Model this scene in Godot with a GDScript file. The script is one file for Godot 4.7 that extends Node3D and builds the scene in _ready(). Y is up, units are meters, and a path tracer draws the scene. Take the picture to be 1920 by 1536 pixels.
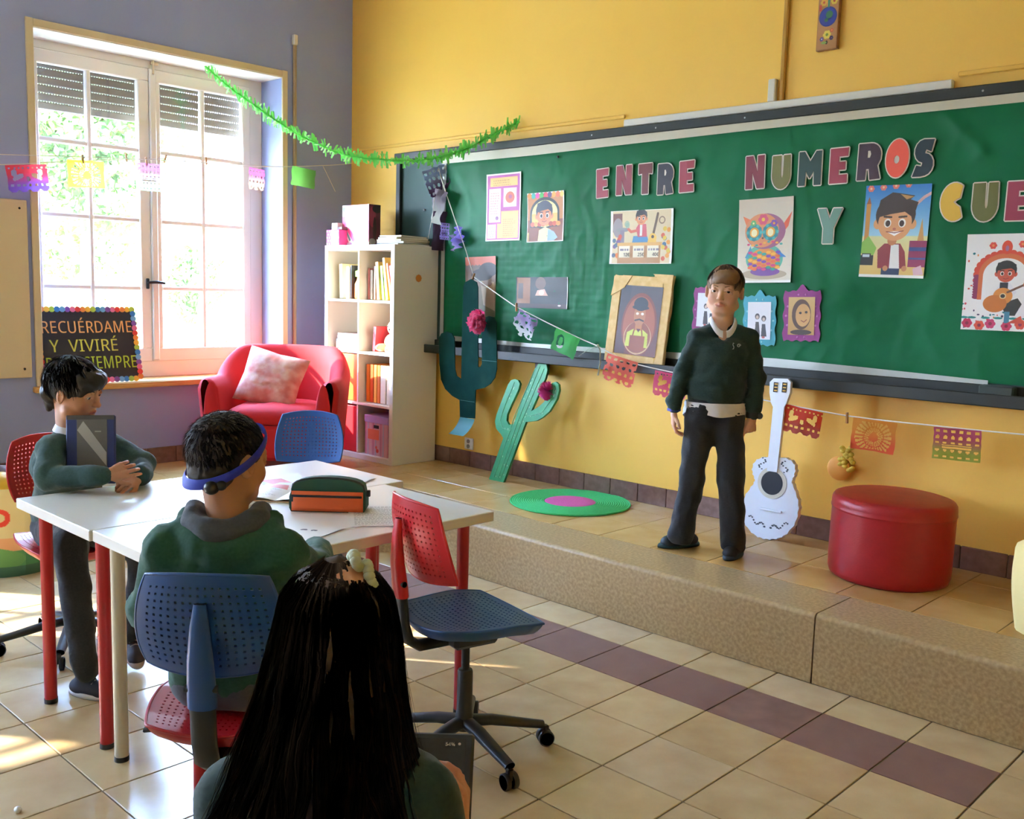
extends Node3D
# A classroom with a tiled stage: a child speaks before a decorated board, three classmates listen.

var M := {}                 # materials by name
var used := {}              # how often a top-level name was taken
var ST := 0.275             # height of the stage


# ---------------------------------------------------------------- mesh building
class MB extends RefCounted:
	var v := PackedVector3Array()
	var n := PackedVector3Array()
	var c := PackedColorArray()
	var uv := PackedVector2Array()
	var ix := PackedInt32Array()
	var xf := Transform3D()
	var col := Color.WHITE

	func vert(p: Vector3, nn: Vector3, t := Vector2.ZERO) -> int:
		v.push_back(xf * p)
		n.push_back((xf.basis * nn).normalized())
		c.push_back(col)
		uv.push_back(t)
		return v.size() - 1

	func face(a: int, b: int, d: int) -> void:      # counter-clockwise seen from outside
		ix.push_back(a)
		ix.push_back(d)
		ix.push_back(b)

	func tri(a: Vector3, b: Vector3, d: Vector3, ta := Vector2.ZERO, tb := Vector2.ZERO, td := Vector2.ZERO) -> void:
		var nn := (b - a).cross(d - a).normalized()
		face(vert(a, nn, ta), vert(b, nn, tb), vert(d, nn, td))

	func quad(a: Vector3, b: Vector3, d: Vector3, e: Vector3) -> void:   # flat, with 0..1 texture
		var nn := (b - a).cross(e - a).normalized()
		var i := vert(a, nn, Vector2(0, 1))
		var j := vert(b, nn, Vector2(1, 1))
		var k := vert(d, nn, Vector2(1, 0))
		var l := vert(e, nn, Vector2(0, 0))
		face(i, j, k)
		face(i, k, l)

	func box(at: Vector3, s: Vector3, bev := 0.003) -> void:
		var h := s * 0.5
		bev = minf(bev, minf(h.x, minf(h.y, h.z)) * 0.9)
		for ax in 3:
			var u := (ax + 1) % 3
			var w := (ax + 2) % 3
			for sg in [-1.0, 1.0]:
				var p: Array[Vector3] = []
				for q in [[-1, -1], [1, -1], [1, 1], [-1, 1]]:
					var t := Vector3.ZERO
					t[ax] = sg * h[ax]
					t[u] = q[0] * (h[u] - bev)
					t[w] = q[1] * (h[w] - bev)
					p.append(at + t)
				if sg > 0:
					quad(p[0], p[1], p[2], p[3])
				else:
					quad(p[3], p[2], p[1], p[0])
		if bev <= 0.0:
			return
		for ax in 3:
			var u := (ax + 1) % 3
			var w := (ax + 2) % 3
			for su in [-1.0, 1.0]:
				for sw in [-1.0, 1.0]:
					var a := Vector3.ZERO
					a[u] = su * h[u]
					a[w] = sw * (h[w] - bev)
					var b := Vector3.ZERO
					b[u] = su * (h[u] - bev)
					b[w] = sw * h[w]
					var e := Vector3.ZERO
					e[ax] = h[ax] - bev
					if su * sw > 0:
						quad(at + a - e, at + b - e, at + b + e, at + a + e)
					else:
						quad(at + a + e, at + b + e, at + b - e, at + a - e)
		for sx in [-1.0, 1.0]:
			for sy in [-1.0, 1.0]:
				for sz in [-1.0, 1.0]:
					var a := Vector3(sx * h.x, sy * (h.y - bev), sz * (h.z - bev))
					var b := Vector3(sx * (h.x - bev), sy * h.y, sz * (h.z - bev))
					var e := Vector3(sx * (h.x - bev), sy * (h.y - bev), sz * h.z)
					if sx * sy * sz > 0:
						tri(at + a, at + b, at + e)
					else:
						tri(at + a, at + e, at + b)

	func patch(rows: int, cols: int, f: Callable, wrap := false, flip := false) -> void:   # f(u, v) -> point, u over columns, v over rows
		var base := v.size()
		var w := cols if wrap else cols + 1
		var pts := PackedVector3Array()
		pts.resize((rows + 1) * w)
		for r in rows + 1:
			for k in w:
				pts[r * w + k] = f.call(float(k) / cols, float(r) / rows)
		var nn := PackedVector3Array()
		nn.resize(pts.size())
		for r in rows:
			for k in cols:
				var k2 := (k + 1) % w if wrap else k + 1
				var a := r * w + k
				var b := r * w + k2
				var d := (r + 1) * w + k2
				var e := (r + 1) * w + k
				var q := (pts[d] - pts[a]).cross(pts[e] - pts[b])
				if flip:
					q = -q
				nn[a] += q
				nn[b] += q
				nn[d] += q
				nn[e] += q
		for r in rows + 1:
			for k in w:
				vert(pts[r * w + k], nn[r * w + k].normalized(), Vector2(float(k) / cols, 1.0 - float(r) / rows))
		for r in rows:
			for k in cols:
				var k2 := (k + 1) % w if wrap else k + 1
				var a := base + r * w + k
				var b := base + r * w + k2
				var d := base + (r + 1) * w + k2
				var e := base + (r + 1) * w + k
				if flip:
					face(a, d, b)
					face(a, e, d)
				else:
					face(a, b, d)
					face(a, d, e)

	func tube(path: PackedVector3Array, rad: Callable, seg := 10, caps := true, flat := 1.0, up := Vector3.UP) -> void:   # rad(t) -> radius; flat squeezes across
		var m := path.size()
		var fr: Array[Basis] = []
		var prev := up
		for i in m:
			var t := (path[mini(i + 1, m - 1)] - path[maxi(i - 1, 0)]).normalized()
			var s := t.cross(prev)
			if s.length() < 0.01:
				s = t.cross(Vector3(0.3, 0.2, 0.9))
			s = s.normalized()
			prev = s.cross(t).normalized()
			fr.append(Basis(s, prev, t))
		patch(m - 1, seg, func(a, b):
			var k := clampi(roundi(b * (m - 1)), 0, m - 1)
			var r: float = rad.call(b)
			return path[k] + fr[k].x * cos(a * TAU) * r + fr[k].y * sin(a * TAU) * r * flat, true)
		if caps:
			for e in [0, m - 1]:
				var r: float = rad.call(float(e) / (m - 1))
				var sg := -1.0 if e == 0 else 1.0
				var o := vert(path[e], fr[e].z * sg)
				var first := v.size()
				for k in seg:
					var a := TAU * k / seg
					vert(path[e] + fr[e].x * cos(a) * r + fr[e].y * sin(a) * r * flat, fr[e].z * sg)
				for k in seg:
					if e == 0:
						face(o, first + (k + 1) % seg, first + k)
					else:
						face(o, first + k, first + (k + 1) % seg)

	func cyl(a: Vector3, b: Vector3, r0: float, r1 := -1.0, seg := 14) -> void:
		var q := r0 if r1 < 0 else r1
		tube(PackedVector3Array([a, b]), func(t): return lerpf(r0, q, t), seg, true, 1.0, Vector3.UP if absf((b - a).normalized().y) < 0.95 else Vector3.RIGHT)

	func lathe(pr: PackedVector2Array, seg := 24) -> void:   # (radius, y) going up outside; creases above 40 degrees
		for i in pr.size() - 1:
			var d0 := (pr[i + 1] - pr[i]).normalized()
			var na := Vector2(d0.y, -d0.x)
			var n0 := na
			var n1 := na
			if i > 0:
				var dm := (pr[i] - pr[i - 1]).normalized()
				if dm.dot(d0) > 0.72:
					n0 = (na + Vector2(dm.y, -dm.x)).normalized()
			if i < pr.size() - 2:
				var dp := (pr[i + 2] - pr[i + 1]).normalized()
				if dp.dot(d0) > 0.72:
					n1 = (na + Vector2(dp.y, -dp.x)).normalized()
			var first := v.size()
			for k in seg + 1:
				var a := TAU * k / seg
				var cs := cos(a)
				var sn := sin(a)
				vert(Vector3(pr[i].x * cs, pr[i].y, -pr[i].x * sn), Vector3(n0.x * cs, n0.y, -n0.x * sn), Vector2(float(k) / seg, 1.0 - float(i) / (pr.size() - 1)))
				vert(Vector3(pr[i + 1].x * cs, pr[i + 1].y, -pr[i + 1].x * sn), Vector3(n1.x * cs, n1.y, -n1.x * sn), Vector2(float(k) / seg, 1.0 - float(i + 1) / (pr.size() - 1)))
			for k in seg:
				var a := first + 2 * k
				face(a, a + 2, a + 3)
				face(a, a + 3, a + 1)

	func prism(poly: PackedVector2Array, z0: float, z1: float, bev := 0.0) -> void:   # outline in x y, pushed from z0 to z1
		if Geometry2D.is_polygon_clockwise(poly):
			poly = poly.duplicate()
			poly.reverse()
		var lo := INF
		var rect := Rect2(poly[0], Vector2.ZERO)
		for p in poly:
			rect = rect.expand(p)
		var t := Geometry2D.triangulate_polygon(poly)
		for k in range(0, t.size(), 3):
			var a := poly[t[k]]
			var b := poly[t[k + 1]]
			var d := poly[t[k + 2]]
			if (b - a).cross(d - a) < 0:
				var s := b
				b = d
				d = s
			var ta := (a - rect.position) / rect.size
			var tb := (b - rect.position) / rect.size
			var td := (d - rect.position) / rect.size
			tri(Vector3(a.x, a.y, z1), Vector3(b.x, b.y, z1), Vector3(d.x, d.y, z1), Vector2(ta.x, 1 - ta.y), Vector2(tb.x, 1 - tb.y), Vector2(td.x, 1 - td.y))
			tri(Vector3(a.x, a.y, z0), Vector3(d.x, d.y, z0), Vector3(b.x, b.y, z0))
		var m := poly.size()
		for i in m:
			var a := poly[i]
			var b := poly[(i + 1) % m]
			var e := (b - a)
			if e.length() < 1e-6:
				continue
			var nn := Vector3(e.y, -e.x, 0).normalized()
			var na := nn
			var nb := nn
			var ep := (a - poly[(i - 1 + m) % m]).normalized()
			var en := (poly[(i + 2) % m] - b).normalized()
			if ep.dot(e.normalized()) > 0.8:
				na = (nn + Vector3(ep.y, -ep.x, 0)).normalized()
			if en.dot(e.normalized()) > 0.8:
				nb = (nn + Vector3(en.y, -en.x, 0)).normalized()
			var i0 := vert(Vector3(a.x, a.y, z0), na)
			var i1 := vert(Vector3(b.x, b.y, z0), nb)
			var i2 := vert(Vector3(b.x, b.y, z1), nb)
			var i3 := vert(Vector3(a.x, a.y, z1), na)
			face(i0, i1, i2)
			face(i0, i2, i3)

	func ball(at: Vector3, r: Vector3, rows := 10, cols := 16) -> void:
		patch(rows, cols, func(a, b):
			var th: float = (b - 0.5) * PI
			return at + Vector3(cos(a * TAU) * cos(th) * r.x, sin(th) * r.y, -sin(a * TAU) * cos(th) * r.z), true)

	func mesh() -> ArrayMesh:
		var arr := []
		arr.resize(Mesh.ARRAY_MAX)
		arr[Mesh.ARRAY_VERTEX] = v
		arr[Mesh.ARRAY_NORMAL] = n
		arr[Mesh.ARRAY_COLOR] = c
		arr[Mesh.ARRAY_TEX_UV] = uv
		arr[Mesh.ARRAY_INDEX] = ix
		var m := ArrayMesh.new()
		m.add_surface_from_arrays(Mesh.PRIMITIVE_TRIANGLES, arr)
		return m


# ---------------------------------------------------------------- nodes, names, labels
func numbered(called: String) -> String:
	var k: int = used.get(called, 0)
	used[called] = k + 1
	return called if k == 0 else "%s_%03d" % [called, k]


func tag(o: Node3D, label: String, category: String, group := "", kind := "") -> Node3D:
	if label:
		o.set_meta("label", label)
	if category:
		o.set_meta("category", category)
	if group:
		o.set_meta("group", group)
	if kind:
		o.set_meta("kind", kind)
	return o


func thing(called: String, label: String, category: String, at := Vector3.ZERO, turn := 0.0, group := "") -> Node3D:
	var o := Node3D.new()
	o.name = numbered(called)
	add_child(o)
	o.position = at
	o.rotation.y = turn
	tag(o, label, category, group)
	return o


func put(called: String, m, mat: Material, parent: Node = null, at := Vector3.ZERO) -> MeshInstance3D:
	var o := MeshInstance3D.new()
	o.mesh = m.mesh() if m is MB else m
	o.material_override = mat
	o.position = at
	if parent:
		o.name = called
		parent.add_child(o, true)
	else:
		o.name = numbered(called)
		add_child(o)
	return o


func lone(called: String, m, mat: Material, label: String, category: String, group := "", at := Vector3.ZERO) -> MeshInstance3D:
	var o := put(called, m, mat, null, at)
	tag(o, label, category, group)
	return o


func struct(called: String, m, mat: Material) -> MeshInstance3D:
	var o := put(called, m, mat)
	o.set_meta("kind", "structure")
	return o


func again(o: Node3D, at: Vector3, turn: float, label := "") -> Node3D:
	var r: Node3D = o.duplicate()
	r.name = numbered(String(o.name).rstrip("0123456789").trim_suffix("_"))
	add_child(r)
	r.position = at
	r.rotation.y = turn
	if label:
		r.set_meta("label", label)
	return r


func bx(at: Vector3, s: Vector3, bev := 0.003) -> MB:
	var m := MB.new()
	m.box(at, s, bev)
	return m


# ---------------------------------------------------------------- materials
func hexc(s: String) -> Color:
	return Color.html(s)


func mat(called: String, color: String, rough := 0.6, metal := 0.0, spec := 0.5) -> StandardMaterial3D:
	if M.has(called):
		return M[called]
	var m := StandardMaterial3D.new()
	m.resource_name = called
	m.albedo_color = hexc(color)
	m.roughness = rough
	m.metallic = metal
	m.metallic_specular = spec
	M[called] = m
	return m


func noise(freq: float, seed_ := 1, oct := 4, kind := FastNoiseLite.TYPE_SIMPLEX_SMOOTH) -> FastNoiseLite:
	var q := FastNoiseLite.new()
	q.noise_type = kind
	q.frequency = freq
	q.seed = seed_
	q.fractal_octaves = oct
	return q


func tex(freq: float, a: String, b: String, seed_ := 1, size := 256, oct := 4, kind := FastNoiseLite.TYPE_SIMPLEX_SMOOTH) -> NoiseTexture2D:
	var t := NoiseTexture2D.new()
	t.width = size
	t.height = size
	t.seamless = true
	t.noise = noise(freq, seed_, oct, kind)
	var g := Gradient.new()
	g.set_color(0, hexc(a))
	g.set_color(1, hexc(b))
	t.color_ramp = g
	return t


func grain(m: StandardMaterial3D, t: Texture2D, scale: float) -> StandardMaterial3D:   # colour grain by place
	m.albedo_texture = t
	m.uv1_triplanar = true
	m.uv1_scale = Vector3.ONE * scale
	return m


func relief(m: StandardMaterial3D, t: Texture2D, cm: float) -> StandardMaterial3D:
	m.heightmap_enabled = true
	m.heightmap_texture = t
	m.heightmap_scale = cm
	return m


func vcol(m: StandardMaterial3D) -> StandardMaterial3D:
	m.vertex_color_use_as_albedo = true
	m.vertex_color_is_srgb = true
	return m


func _ready() -> void:
	# ---- camera, sky, sun, exposure
	var cam := Camera3D.new()
	cam.name = "camera"
	add_child(cam)
	cam.basis = Basis(Vector3.UP, 0.761290) * Basis(Vector3.RIGHT, -0.121942) * Basis(Vector3.BACK, 0.027769)
	cam.position = Vector3(6.04996, 1.47156, 4.53955)
	cam.fov = 45.471
	cam.near = 0.05
	cam.far = 200.0
	cam.current = true
	var we := WorldEnvironment.new()
	we.name = "world_environment"
	add_child(we)
	var env := Environment.new()
	we.environment = env
	env.background_mode = Environment.BG_SKY
	var sk := ProceduralSkyMaterial.new()
	sk.sky_top_color = Color(0.58, 0.75, 1.0)
	sk.sky_horizon_color = Color(0.88, 0.94, 1.0)
	sk.sky_curve = 0.2
	sk.ground_bottom_color = Color(0.55, 0.52, 0.45)
	sk.ground_horizon_color = Color(0.8, 0.78, 0.72)
	sk.sky_energy_multiplier = 6.5
	sk.ground_energy_multiplier = 1.6
	var sky := Sky.new()
	sky.sky_material = sk
	env.sky = sky
	env.tonemap_mode = Environment.TONE_MAPPER_LINEAR
	env.tonemap_exposure = 1.1
	env.sdfgi_enabled = true
	env.ssao_enabled = true
	env.ssil_enabled = true
	var sun := DirectionalLight3D.new()
	sun.name = "sun"
	add_child(sun)
	sun.look_at_from_position(Vector3.ZERO, Vector3(1.0, -0.72, -0.75))
	sun.light_color = Color(1.0, 0.95, 0.88)
	sun.light_energy = 12.0
	sun.light_angular_distance = 0.6
	sun.shadow_enabled = true
	sun.sky_mode = DirectionalLight3D.SKY_MODE_LIGHT_ONLY

	materials()
	room()
	outside()
	board()
	posters()
	letters()
	wall_things()
	stage_things()
	bookcase()
	armchair()
	tables()
	chairs()
	table_things()
	garlands()
	people()


func materials() -> void:
	var m := grain(mat("purple_paint", "ffffff", 0.55), tex(0.006, "98a4d2", "a2add8", 3), 0.35)
	relief(m, tex(0.05, "000000", "ffffff", 5), 0.05)
	m = grain(mat("yellow_paint", "ffffff", 0.45), tex(0.006, "f3bd4e", "f9c65a", 8), 0.35)
	relief(m, tex(0.05, "000000", "ffffff", 6), 0.05)
	mat("white_paint", "efece2", 0.5)
	mat("ceiling_paint", "f3f1ea", 0.8)
	mat("beige_trim", "d9c6a0", 0.45)
	mat("window_paint", "f2ebdf", 0.35)
	for k in 4:
		m = grain(mat("floor_tile_%d" % k, "ffffff", 0.2), tex(0.012, ["c5a97b", "ceb284", "c1a274", "cab088"][k], ["d6bd90", "dac394", "d0b585", "d8c199"][k], 20 + k, 256, 5), 1.6)
	for k in 2:
		grain(mat("brown_tile_%d" % k, "ffffff", 0.24), tex(0.014, ["80605a", "866660"][k], ["957268", "8d6c64"][k], 30 + k, 256, 5), 1.6)
	for k in 3:
		grain(mat("stage_tile_%d" % k, "ffffff", 0.17), tex(0.01, ["c39b5c", "caa365", "bd9355"][k], ["d4b074", "d8b47c", "ceaa6f"][k], 40 + k, 256, 5), 1.4)
	grain(mat("kerb_stone", "ffffff", 0.32), tex(0.09, "a08458", "ccb184", 50, 256, 5), 2.2)
	for k in 3:
		grain(mat("skirting_tile_%d" % k, "ffffff", 0.25), tex(0.02, ["6f4f44", "78574a", "69493f"][k], ["87665a", "8e6c5e", "7f5e52"][k], 60 + k), 3.0)
	mat("grout", "75684f", 0.9)
	mat("stage_grout", "8a7148", 0.9)
	mat("pine_wood", "ffffff", 0.4)
	grain(M.pine_wood, tex(0.02, "b98543", "dcb271", 70), 1.0)
	M.pine_wood.uv1_scale = Vector3(9, 9, 0.8)
	mat("black_plastic", "1c1d1f", 0.42)
	mat("dark_metal", "3a3a3a", 0.35, 0.8)
	mat("white_plastic", "eeeeea", 0.35)
	mat("steel", "b8b8b8", 0.3, 1.0)
	var g := mat("window_glass", "ffffff", 0.02)
	g.transparency = BaseMaterial3D.TRANSPARENCY_ALPHA
	g.albedo_color.a = 0.05
	mat("shutter_plastic", "4d4238", 0.5)


func room() -> void:
	# walls with thickness; the purple wall stands in pieces round its three windows
	var w := MB.new()
	var zs := [[0.605, 2.265], [3.2, 4.86], [5.6, 7.26]]
	w.box(Vector3(-0.2, 0.41 - 0.15, 4.1), Vector3(0.4, 1.12, 8.8), 0.0)
	w.box(Vector3(-0.2, 3.3475, 4.1), Vector3(0.4, 0.905, 8.8), 0.0)
	var at := -0.3
	for z in zs:
		w.box(Vector3(-0.2, 1.8575, (at + z[0]) / 2), Vector3(0.4, 2.075, z[0] - at), 0.0)
		at = z[1]
	w.box(Vector3(-0.2, 1.8575, (at + 8.5) / 2), Vector3(0.4, 2.075, 8.5 - at), 0.0)
	struct("wall_left", w, M.purple_paint)
	struct("wall_front", bx(Vector3(4.15, 1.75, -0.15), Vector3(8.3, 4.1, 0.3), 0.0), M.yellow_paint)
	struct("wall_right", bx(Vector3(8.4, 1.75, 4.1), Vector3(0.2, 4.1, 8.8), 0.0), M.yellow_paint)
	struct("wall_back", bx(Vector3(4.15, 1.75, 8.5), Vector3(8.3, 4.1, 0.2), 0.0), M.white_paint)
	struct("ceiling", bx(Vector3(4.15, 3.88, 4.1), Vector3(8.7, 0.2, 9.0), 0.0), M.ceiling_paint)
	# lower floor: grout bed and its tiles
	var fl := struct("floor", bx(Vector3(4.15, -0.104, 4.1), Vector3(8.7, 0.2, 9.0), 0.0), M.grout)
	var rng := RandomNumberGenerator.new()
	rng.seed = 11
	var px := 0.3
	var pz := 0.296
	var full := bx(Vector3.ZERO, Vector3(px - 0.005, 0.012, pz - 0.005), 0.0016).mesh()
	var cut := bx(Vector3.ZERO, Vector3(px - 0.005, 0.012, 0.2147), 0.0016).mesh()
	var rest := MB.new()
	for i in range(-9, 17):
		var x := 3.372 + (i + 0.5) * px
		for j in range(-1, 24):
			var z := 1.3306 + (j + 0.5) * pz if j >= 0 else 1.2222
			if x + z < 2.9 or x < 0.5 or x > 8.25 or z > 8.35:
				continue
			if x < 5.2 and z < 4.6:
				put("tile", cut if j < 0 else full, M["brown_tile_%d" % rng.randi_range(0, 1)] if j == 0 else M["floor_tile_%d" % rng.randi_range(0, 3)], fl, Vector3(x, -0.006 + rng.randf_range(-0.0005, 0.0005), z))
			else:
				rest.box(Vector3(x, -0.006, z), Vector3(px - 0.005, 0.012, (0.2147 if j < 0 else pz - 0.005)), 0.0016)
	put("tile_field", rest, M.floor_tile_0, fl).set_meta("kind", "stuff")
	# stage: bed, kerb stones and tiles
	var b := MB.new()
	b.xf = Transform3D(Basis(Vector3.RIGHT, PI / 2), Vector3(0, 0, 0))
	b.prism(PackedVector2Array([Vector2(0, 0), Vector2(8.3, 0), Vector2(8.3, 0.8), Vector2(1.83, 0.8), Vector2(0.29, 2.34), Vector2(0.29, 8.4), Vector2(0, 8.4)]), -ST + 0.004, 0.0)
	var stg := struct("platform", b, M.stage_grout)
	var prof := PackedVector2Array()
	for p in [[0.002, 0.0], [0.308, 0.0]]:
		prof.append(Vector2(p[0], p[1]))
	for k in 7:
		var a := k * PI / 12
		prof.append(Vector2(0.288 + 0.02 * cos(a), ST - 0.02 + 0.02 * sin(a)))
	prof.append(Vector2(0.002, ST))
	var kerb := func(a: Vector3, e: Vector3):     # a stone whose front edge runs from a to e
		var d := (e - a)
		var q := MB.new()
		q.prism(prof, 0.003, d.length() - 0.003)
		var o := put("kerb_stone", q, M.kerb_stone, stg)
		var right := Vector3(d.z, 0, -d.x).normalized()   # away from the stage
		o.transform = Transform3D(Basis(right, Vector3.UP, d.normalized() if right.cross(Vector3.UP).dot(d) > 0 else -d.normalized()), a - right * 0.308 if right.cross(Vector3.UP).dot(d) > 0 else e - right * 0.308)
	kerb.call(Vector3(4.412, 0, 1.1115), Vector3(1.955, 0, 1.1115))
	kerb.call(Vector3(6.87, 0, 1.1115), Vector3(4.412, 0, 1.1115))
	kerb.call(Vector3(8.3, 0, 1.1115), Vector3(6.87, 0, 1.1115))
	kerb.call(Vector3(1.955, 0, 1.1115), Vector3(0.6, 0, 2.4665))
	kerb.call(Vector3(0.6, 0, 2.4665), Vector3(0.6, 0, 5.4))
	kerb.call(Vector3(0.6, 0, 5.4), Vector3(0.6, 0, 8.4))
	var px2 := 0.31
	var pz2 := 0.305
	var t0 := bx(Vector3.ZERO, Vector3(px2 - 0.004, 0.01, pz2 - 0.004), 0.0012).mesh()
	var t1 := bx(Vector3.ZERO, Vector3(px2 - 0.004, 0.01, 0.19 - 0.004), 0.0012).mesh()
	for i in range(-15, 13):
		var x := 4.345 + (i + 0.5) * px2
		if x < 0.1 or x > 8.2:
			continue
		for j in 3:
			var z := 0.8 - (j + 0.5) * pz2 if j < 2 else 0.095
			put("tile", t1 if j == 2 else t0, M["stage_tile_%d" % rng.randi_range(0, 2)], stg, Vector3(x, ST - 0.005 + rng.randf_range(-0.0004, 0.0004), z))
	for j in 5:
		for i in 5:
			var x := 0.16 + i * px2
			var z := 0.955 + j * pz2
			if x + z < 2.4 and z > 0.8:
				put("tile", t0, M["stage_tile_%d" % rng.randi_range(0, 2)], stg, Vector3(x, ST - 0.005, z))
	# skirting tiles
	var bf := struct("baseboard_front", bx(Vector3(4.15, ST + 0.05, 0.003), Vector3(8.3, 0.1, 0.006), 0.0), M.grout)
	var sk := bx(Vector3.ZERO, Vector3(0.197, 0.106, 0.011), 0.0025).mesh()
	for i in 41:
		put("tile", sk, M["skirting_tile_%d" % rng.randi_range(0, 2)], bf, Vector3(0.055 + 0.2 * i, ST + 0.053, 0.0085))
	var bl := struct("baseboard_left", bx(Vector3(0.003, ST + 0.05, 4.2), Vector3(0.006, 0.1, 8.3), 0.0), M.grout)
	var sl := bx(Vector3.ZERO, Vector3(0.011, 0.106, 0.197), 0.0025).mesh()
	for i in 20:
		put("tile", sl, M["skirting_tile_%d" % rng.randi_range(0, 2)], bl, Vector3(0.0085, ST + 0.053, 0.13 + 0.2 * i))
	var rg := RandomNumberGenerator.new()
	rg.seed = 5
	for k in 3:
		window(k + 1, zs[k][0], [2.5, 2.5, 2.45][k], [2.5, 1.0, 2.45][k])


# a double casement window in the purple wall: z0 its right reveal; each leaf has its own roller shutter length
func window(num: int, z0: float, shut_l: float, shut_r: float) -> void:
	var o := Node3D.new()
	o.name = "window_%d" % num
	add_child(o)
	o.set_meta("kind", "structure")
	o.position = Vector3(0, 0, z0 - 0.605)
	var X := -0.29
	var f := MB.new()     # fixed frame
	f.box(Vector3(X, 0.875, 1.435), Vector3(0.07, 0.11, 1.66), 0.004)
	f.box(Vector3(X, 2.865, 1.435), Vector3(0.07, 0.06, 1.66), 0.004)
	f.box(Vector3(X, 1.87, 0.655), Vector3(0.07, 1.95, 0.1), 0.004)
	f.box(Vector3(X, 1.87, 2.225), Vector3(0.07, 1.95, 0.08), 0.004)
	put("frame", f, M.window_paint, o)
	for s in 2:
		var za: float = [0.705, 1.452][s]
		var zb: float = [1.452, 2.187][s]
		var ga: float = [0.765, 1.528][s]
		var gb: float = [1.375, 2.15][s]
		var c := MB.new()
		c.box(Vector3(X + 0.02, 0.97, (za + zb) / 2), Vector3(0.05, 0.09, zb - za - 0.002), 0.005)
		c.box(Vector3(X + 0.02, 2.795, (za + zb) / 2), Vector3(0.05, 0.08, zb - za - 0.002), 0.005)
		c.box(Vector3(X + 0.02, 1.885, (za + ga) / 2), Vector3(0.05, 1.74, ga - za - 0.002), 0.005)
		c.box(Vector3(X + 0.02, 1.885, (zb + gb) / 2), Vector3(0.05, 1.74, zb - gb - 0.002), 0.005)
		if s == 0:
			c.box(Vector3(X + 0.052, 1.885, 1.432), Vector3(0.018, 1.9, 0.045), 0.006)
		var cs := put("casement", c, M.window_paint, o)
		var mz: float = [1.068, 1.845][s]
		var mv := bx(Vector3(X + 0.02, 1.885, mz), Vector3(0.04, 1.745, 0.03), 0.006)
		put("muntin", mv, M.window_paint, cs)
		var ys := [1.015, 1.414, 1.857, 2.307, 2.757]
		for k in 3:
			for h in 2:
				var a: float = ga if h == 0 else mz + 0.014
				var b: float = mz - 0.014 if h == 0 else gb
				put("muntin", bx(Vector3(X + 0.02, ys[k + 1], (a + b) / 2), Vector3(0.038, 0.03, b - a), 0.006), M.window_paint, cs)
		for k in 4:
			for h in 2:
				var a: float = ga - 0.004 if h == 0 else mz + 0.01
				var b: float = mz - 0.01 if h == 0 else gb + 0.004
				put("pane", bx(Vector3(X + 0.016, (ys[k] + ys[k + 1]) / 2, (a + b) / 2), Vector3(0.003, ys[k + 1] - ys[k] - 0.02, b - a), 0.0), M.window_glass, cs)
		# shutter slats behind the leaf
		var low: float = shut_r if s == 0 else shut_l
		var sh := Node3D.new()
		sh.name = "shutter"
		o.add_child(sh, true)
		var y := low
		while y < 2.86:
			var q := MB.new()
			q.box(Vector3(-0.375, y + 0.0225, (za + zb) / 2), Vector3(0.014, 0.045, zb - za), 0.004)
			var n := int((zb - za) / 0.0165)
			for i in n:
				q.box(Vector3(-0.375, y + 0.046, za + (i + 0.5) * (zb - za) / n), Vector3(0.006, 0.012, 0.0105), 0.0)
			put("slat", q, M.shutter_plastic, sh)
			y += 0.05
	var hd := MB.new()
	hd.box(Vector3(X + 0.055, 1.445, 1.487), Vector3(0.012, 0.07, 0.022), 0.004)
	hd.cyl(Vector3(X + 0.05, 1.452, 1.487), Vector3(X + 0.095, 1.452, 1.487), 0.007)
	hd.tube(PackedVector3Array([Vector3(X + 0.09, 1.452, 1.497), Vector3(X + 0.092, 1.456, 1.45), Vector3(X + 0.09, 1.45, 1.385)]), func(t): return 0.009 + 0.003 * sin(t * PI), 10)
	put("handle", hd, M.dark_metal, o)
	var la := MB.new()
	la.cyl(Vector3(X + 0.07, 2.8, 1.432), Vector3(X + 0.07, 2.885, 1.432), 0.007)
	la.box(Vector3(X + 0.06, 2.87, 1.42), Vector3(0.02, 0.02, 0.05), 0.003)
	put("latch", la, M.beige_trim, o)
	var s := MB.new()
	s.box(Vector3(-0.105, 0.803, 1.432), Vector3(0.31, 0.036, 1.655), 0.004)
	s.box(Vector3(0.022, 0.803, 1.432), Vector3(0.044, 0.036, 1.79), 0.006)
	put("sill", s, M.pine_wood, o)
	put("lining", bx(Vector3(-0.12, 2.891, 1.435), Vector3(0.26, 0.008, 1.655), 0.001), M.white_paint, o)
	for t in [[Vector3(0.007, 1.88, 0.585), Vector3(0.016, 2.12, 0.042)], [Vector3(0.007, 1.88, 2.286), Vector3(0.016, 2.12, 0.042)], [Vector3(0.007, 2.916, 1.435), Vector3(0.016, 0.044, 1.66)]]:
		put("casing", bx(t[0], t[1], 0.003), M.beige_trim, o)


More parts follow.
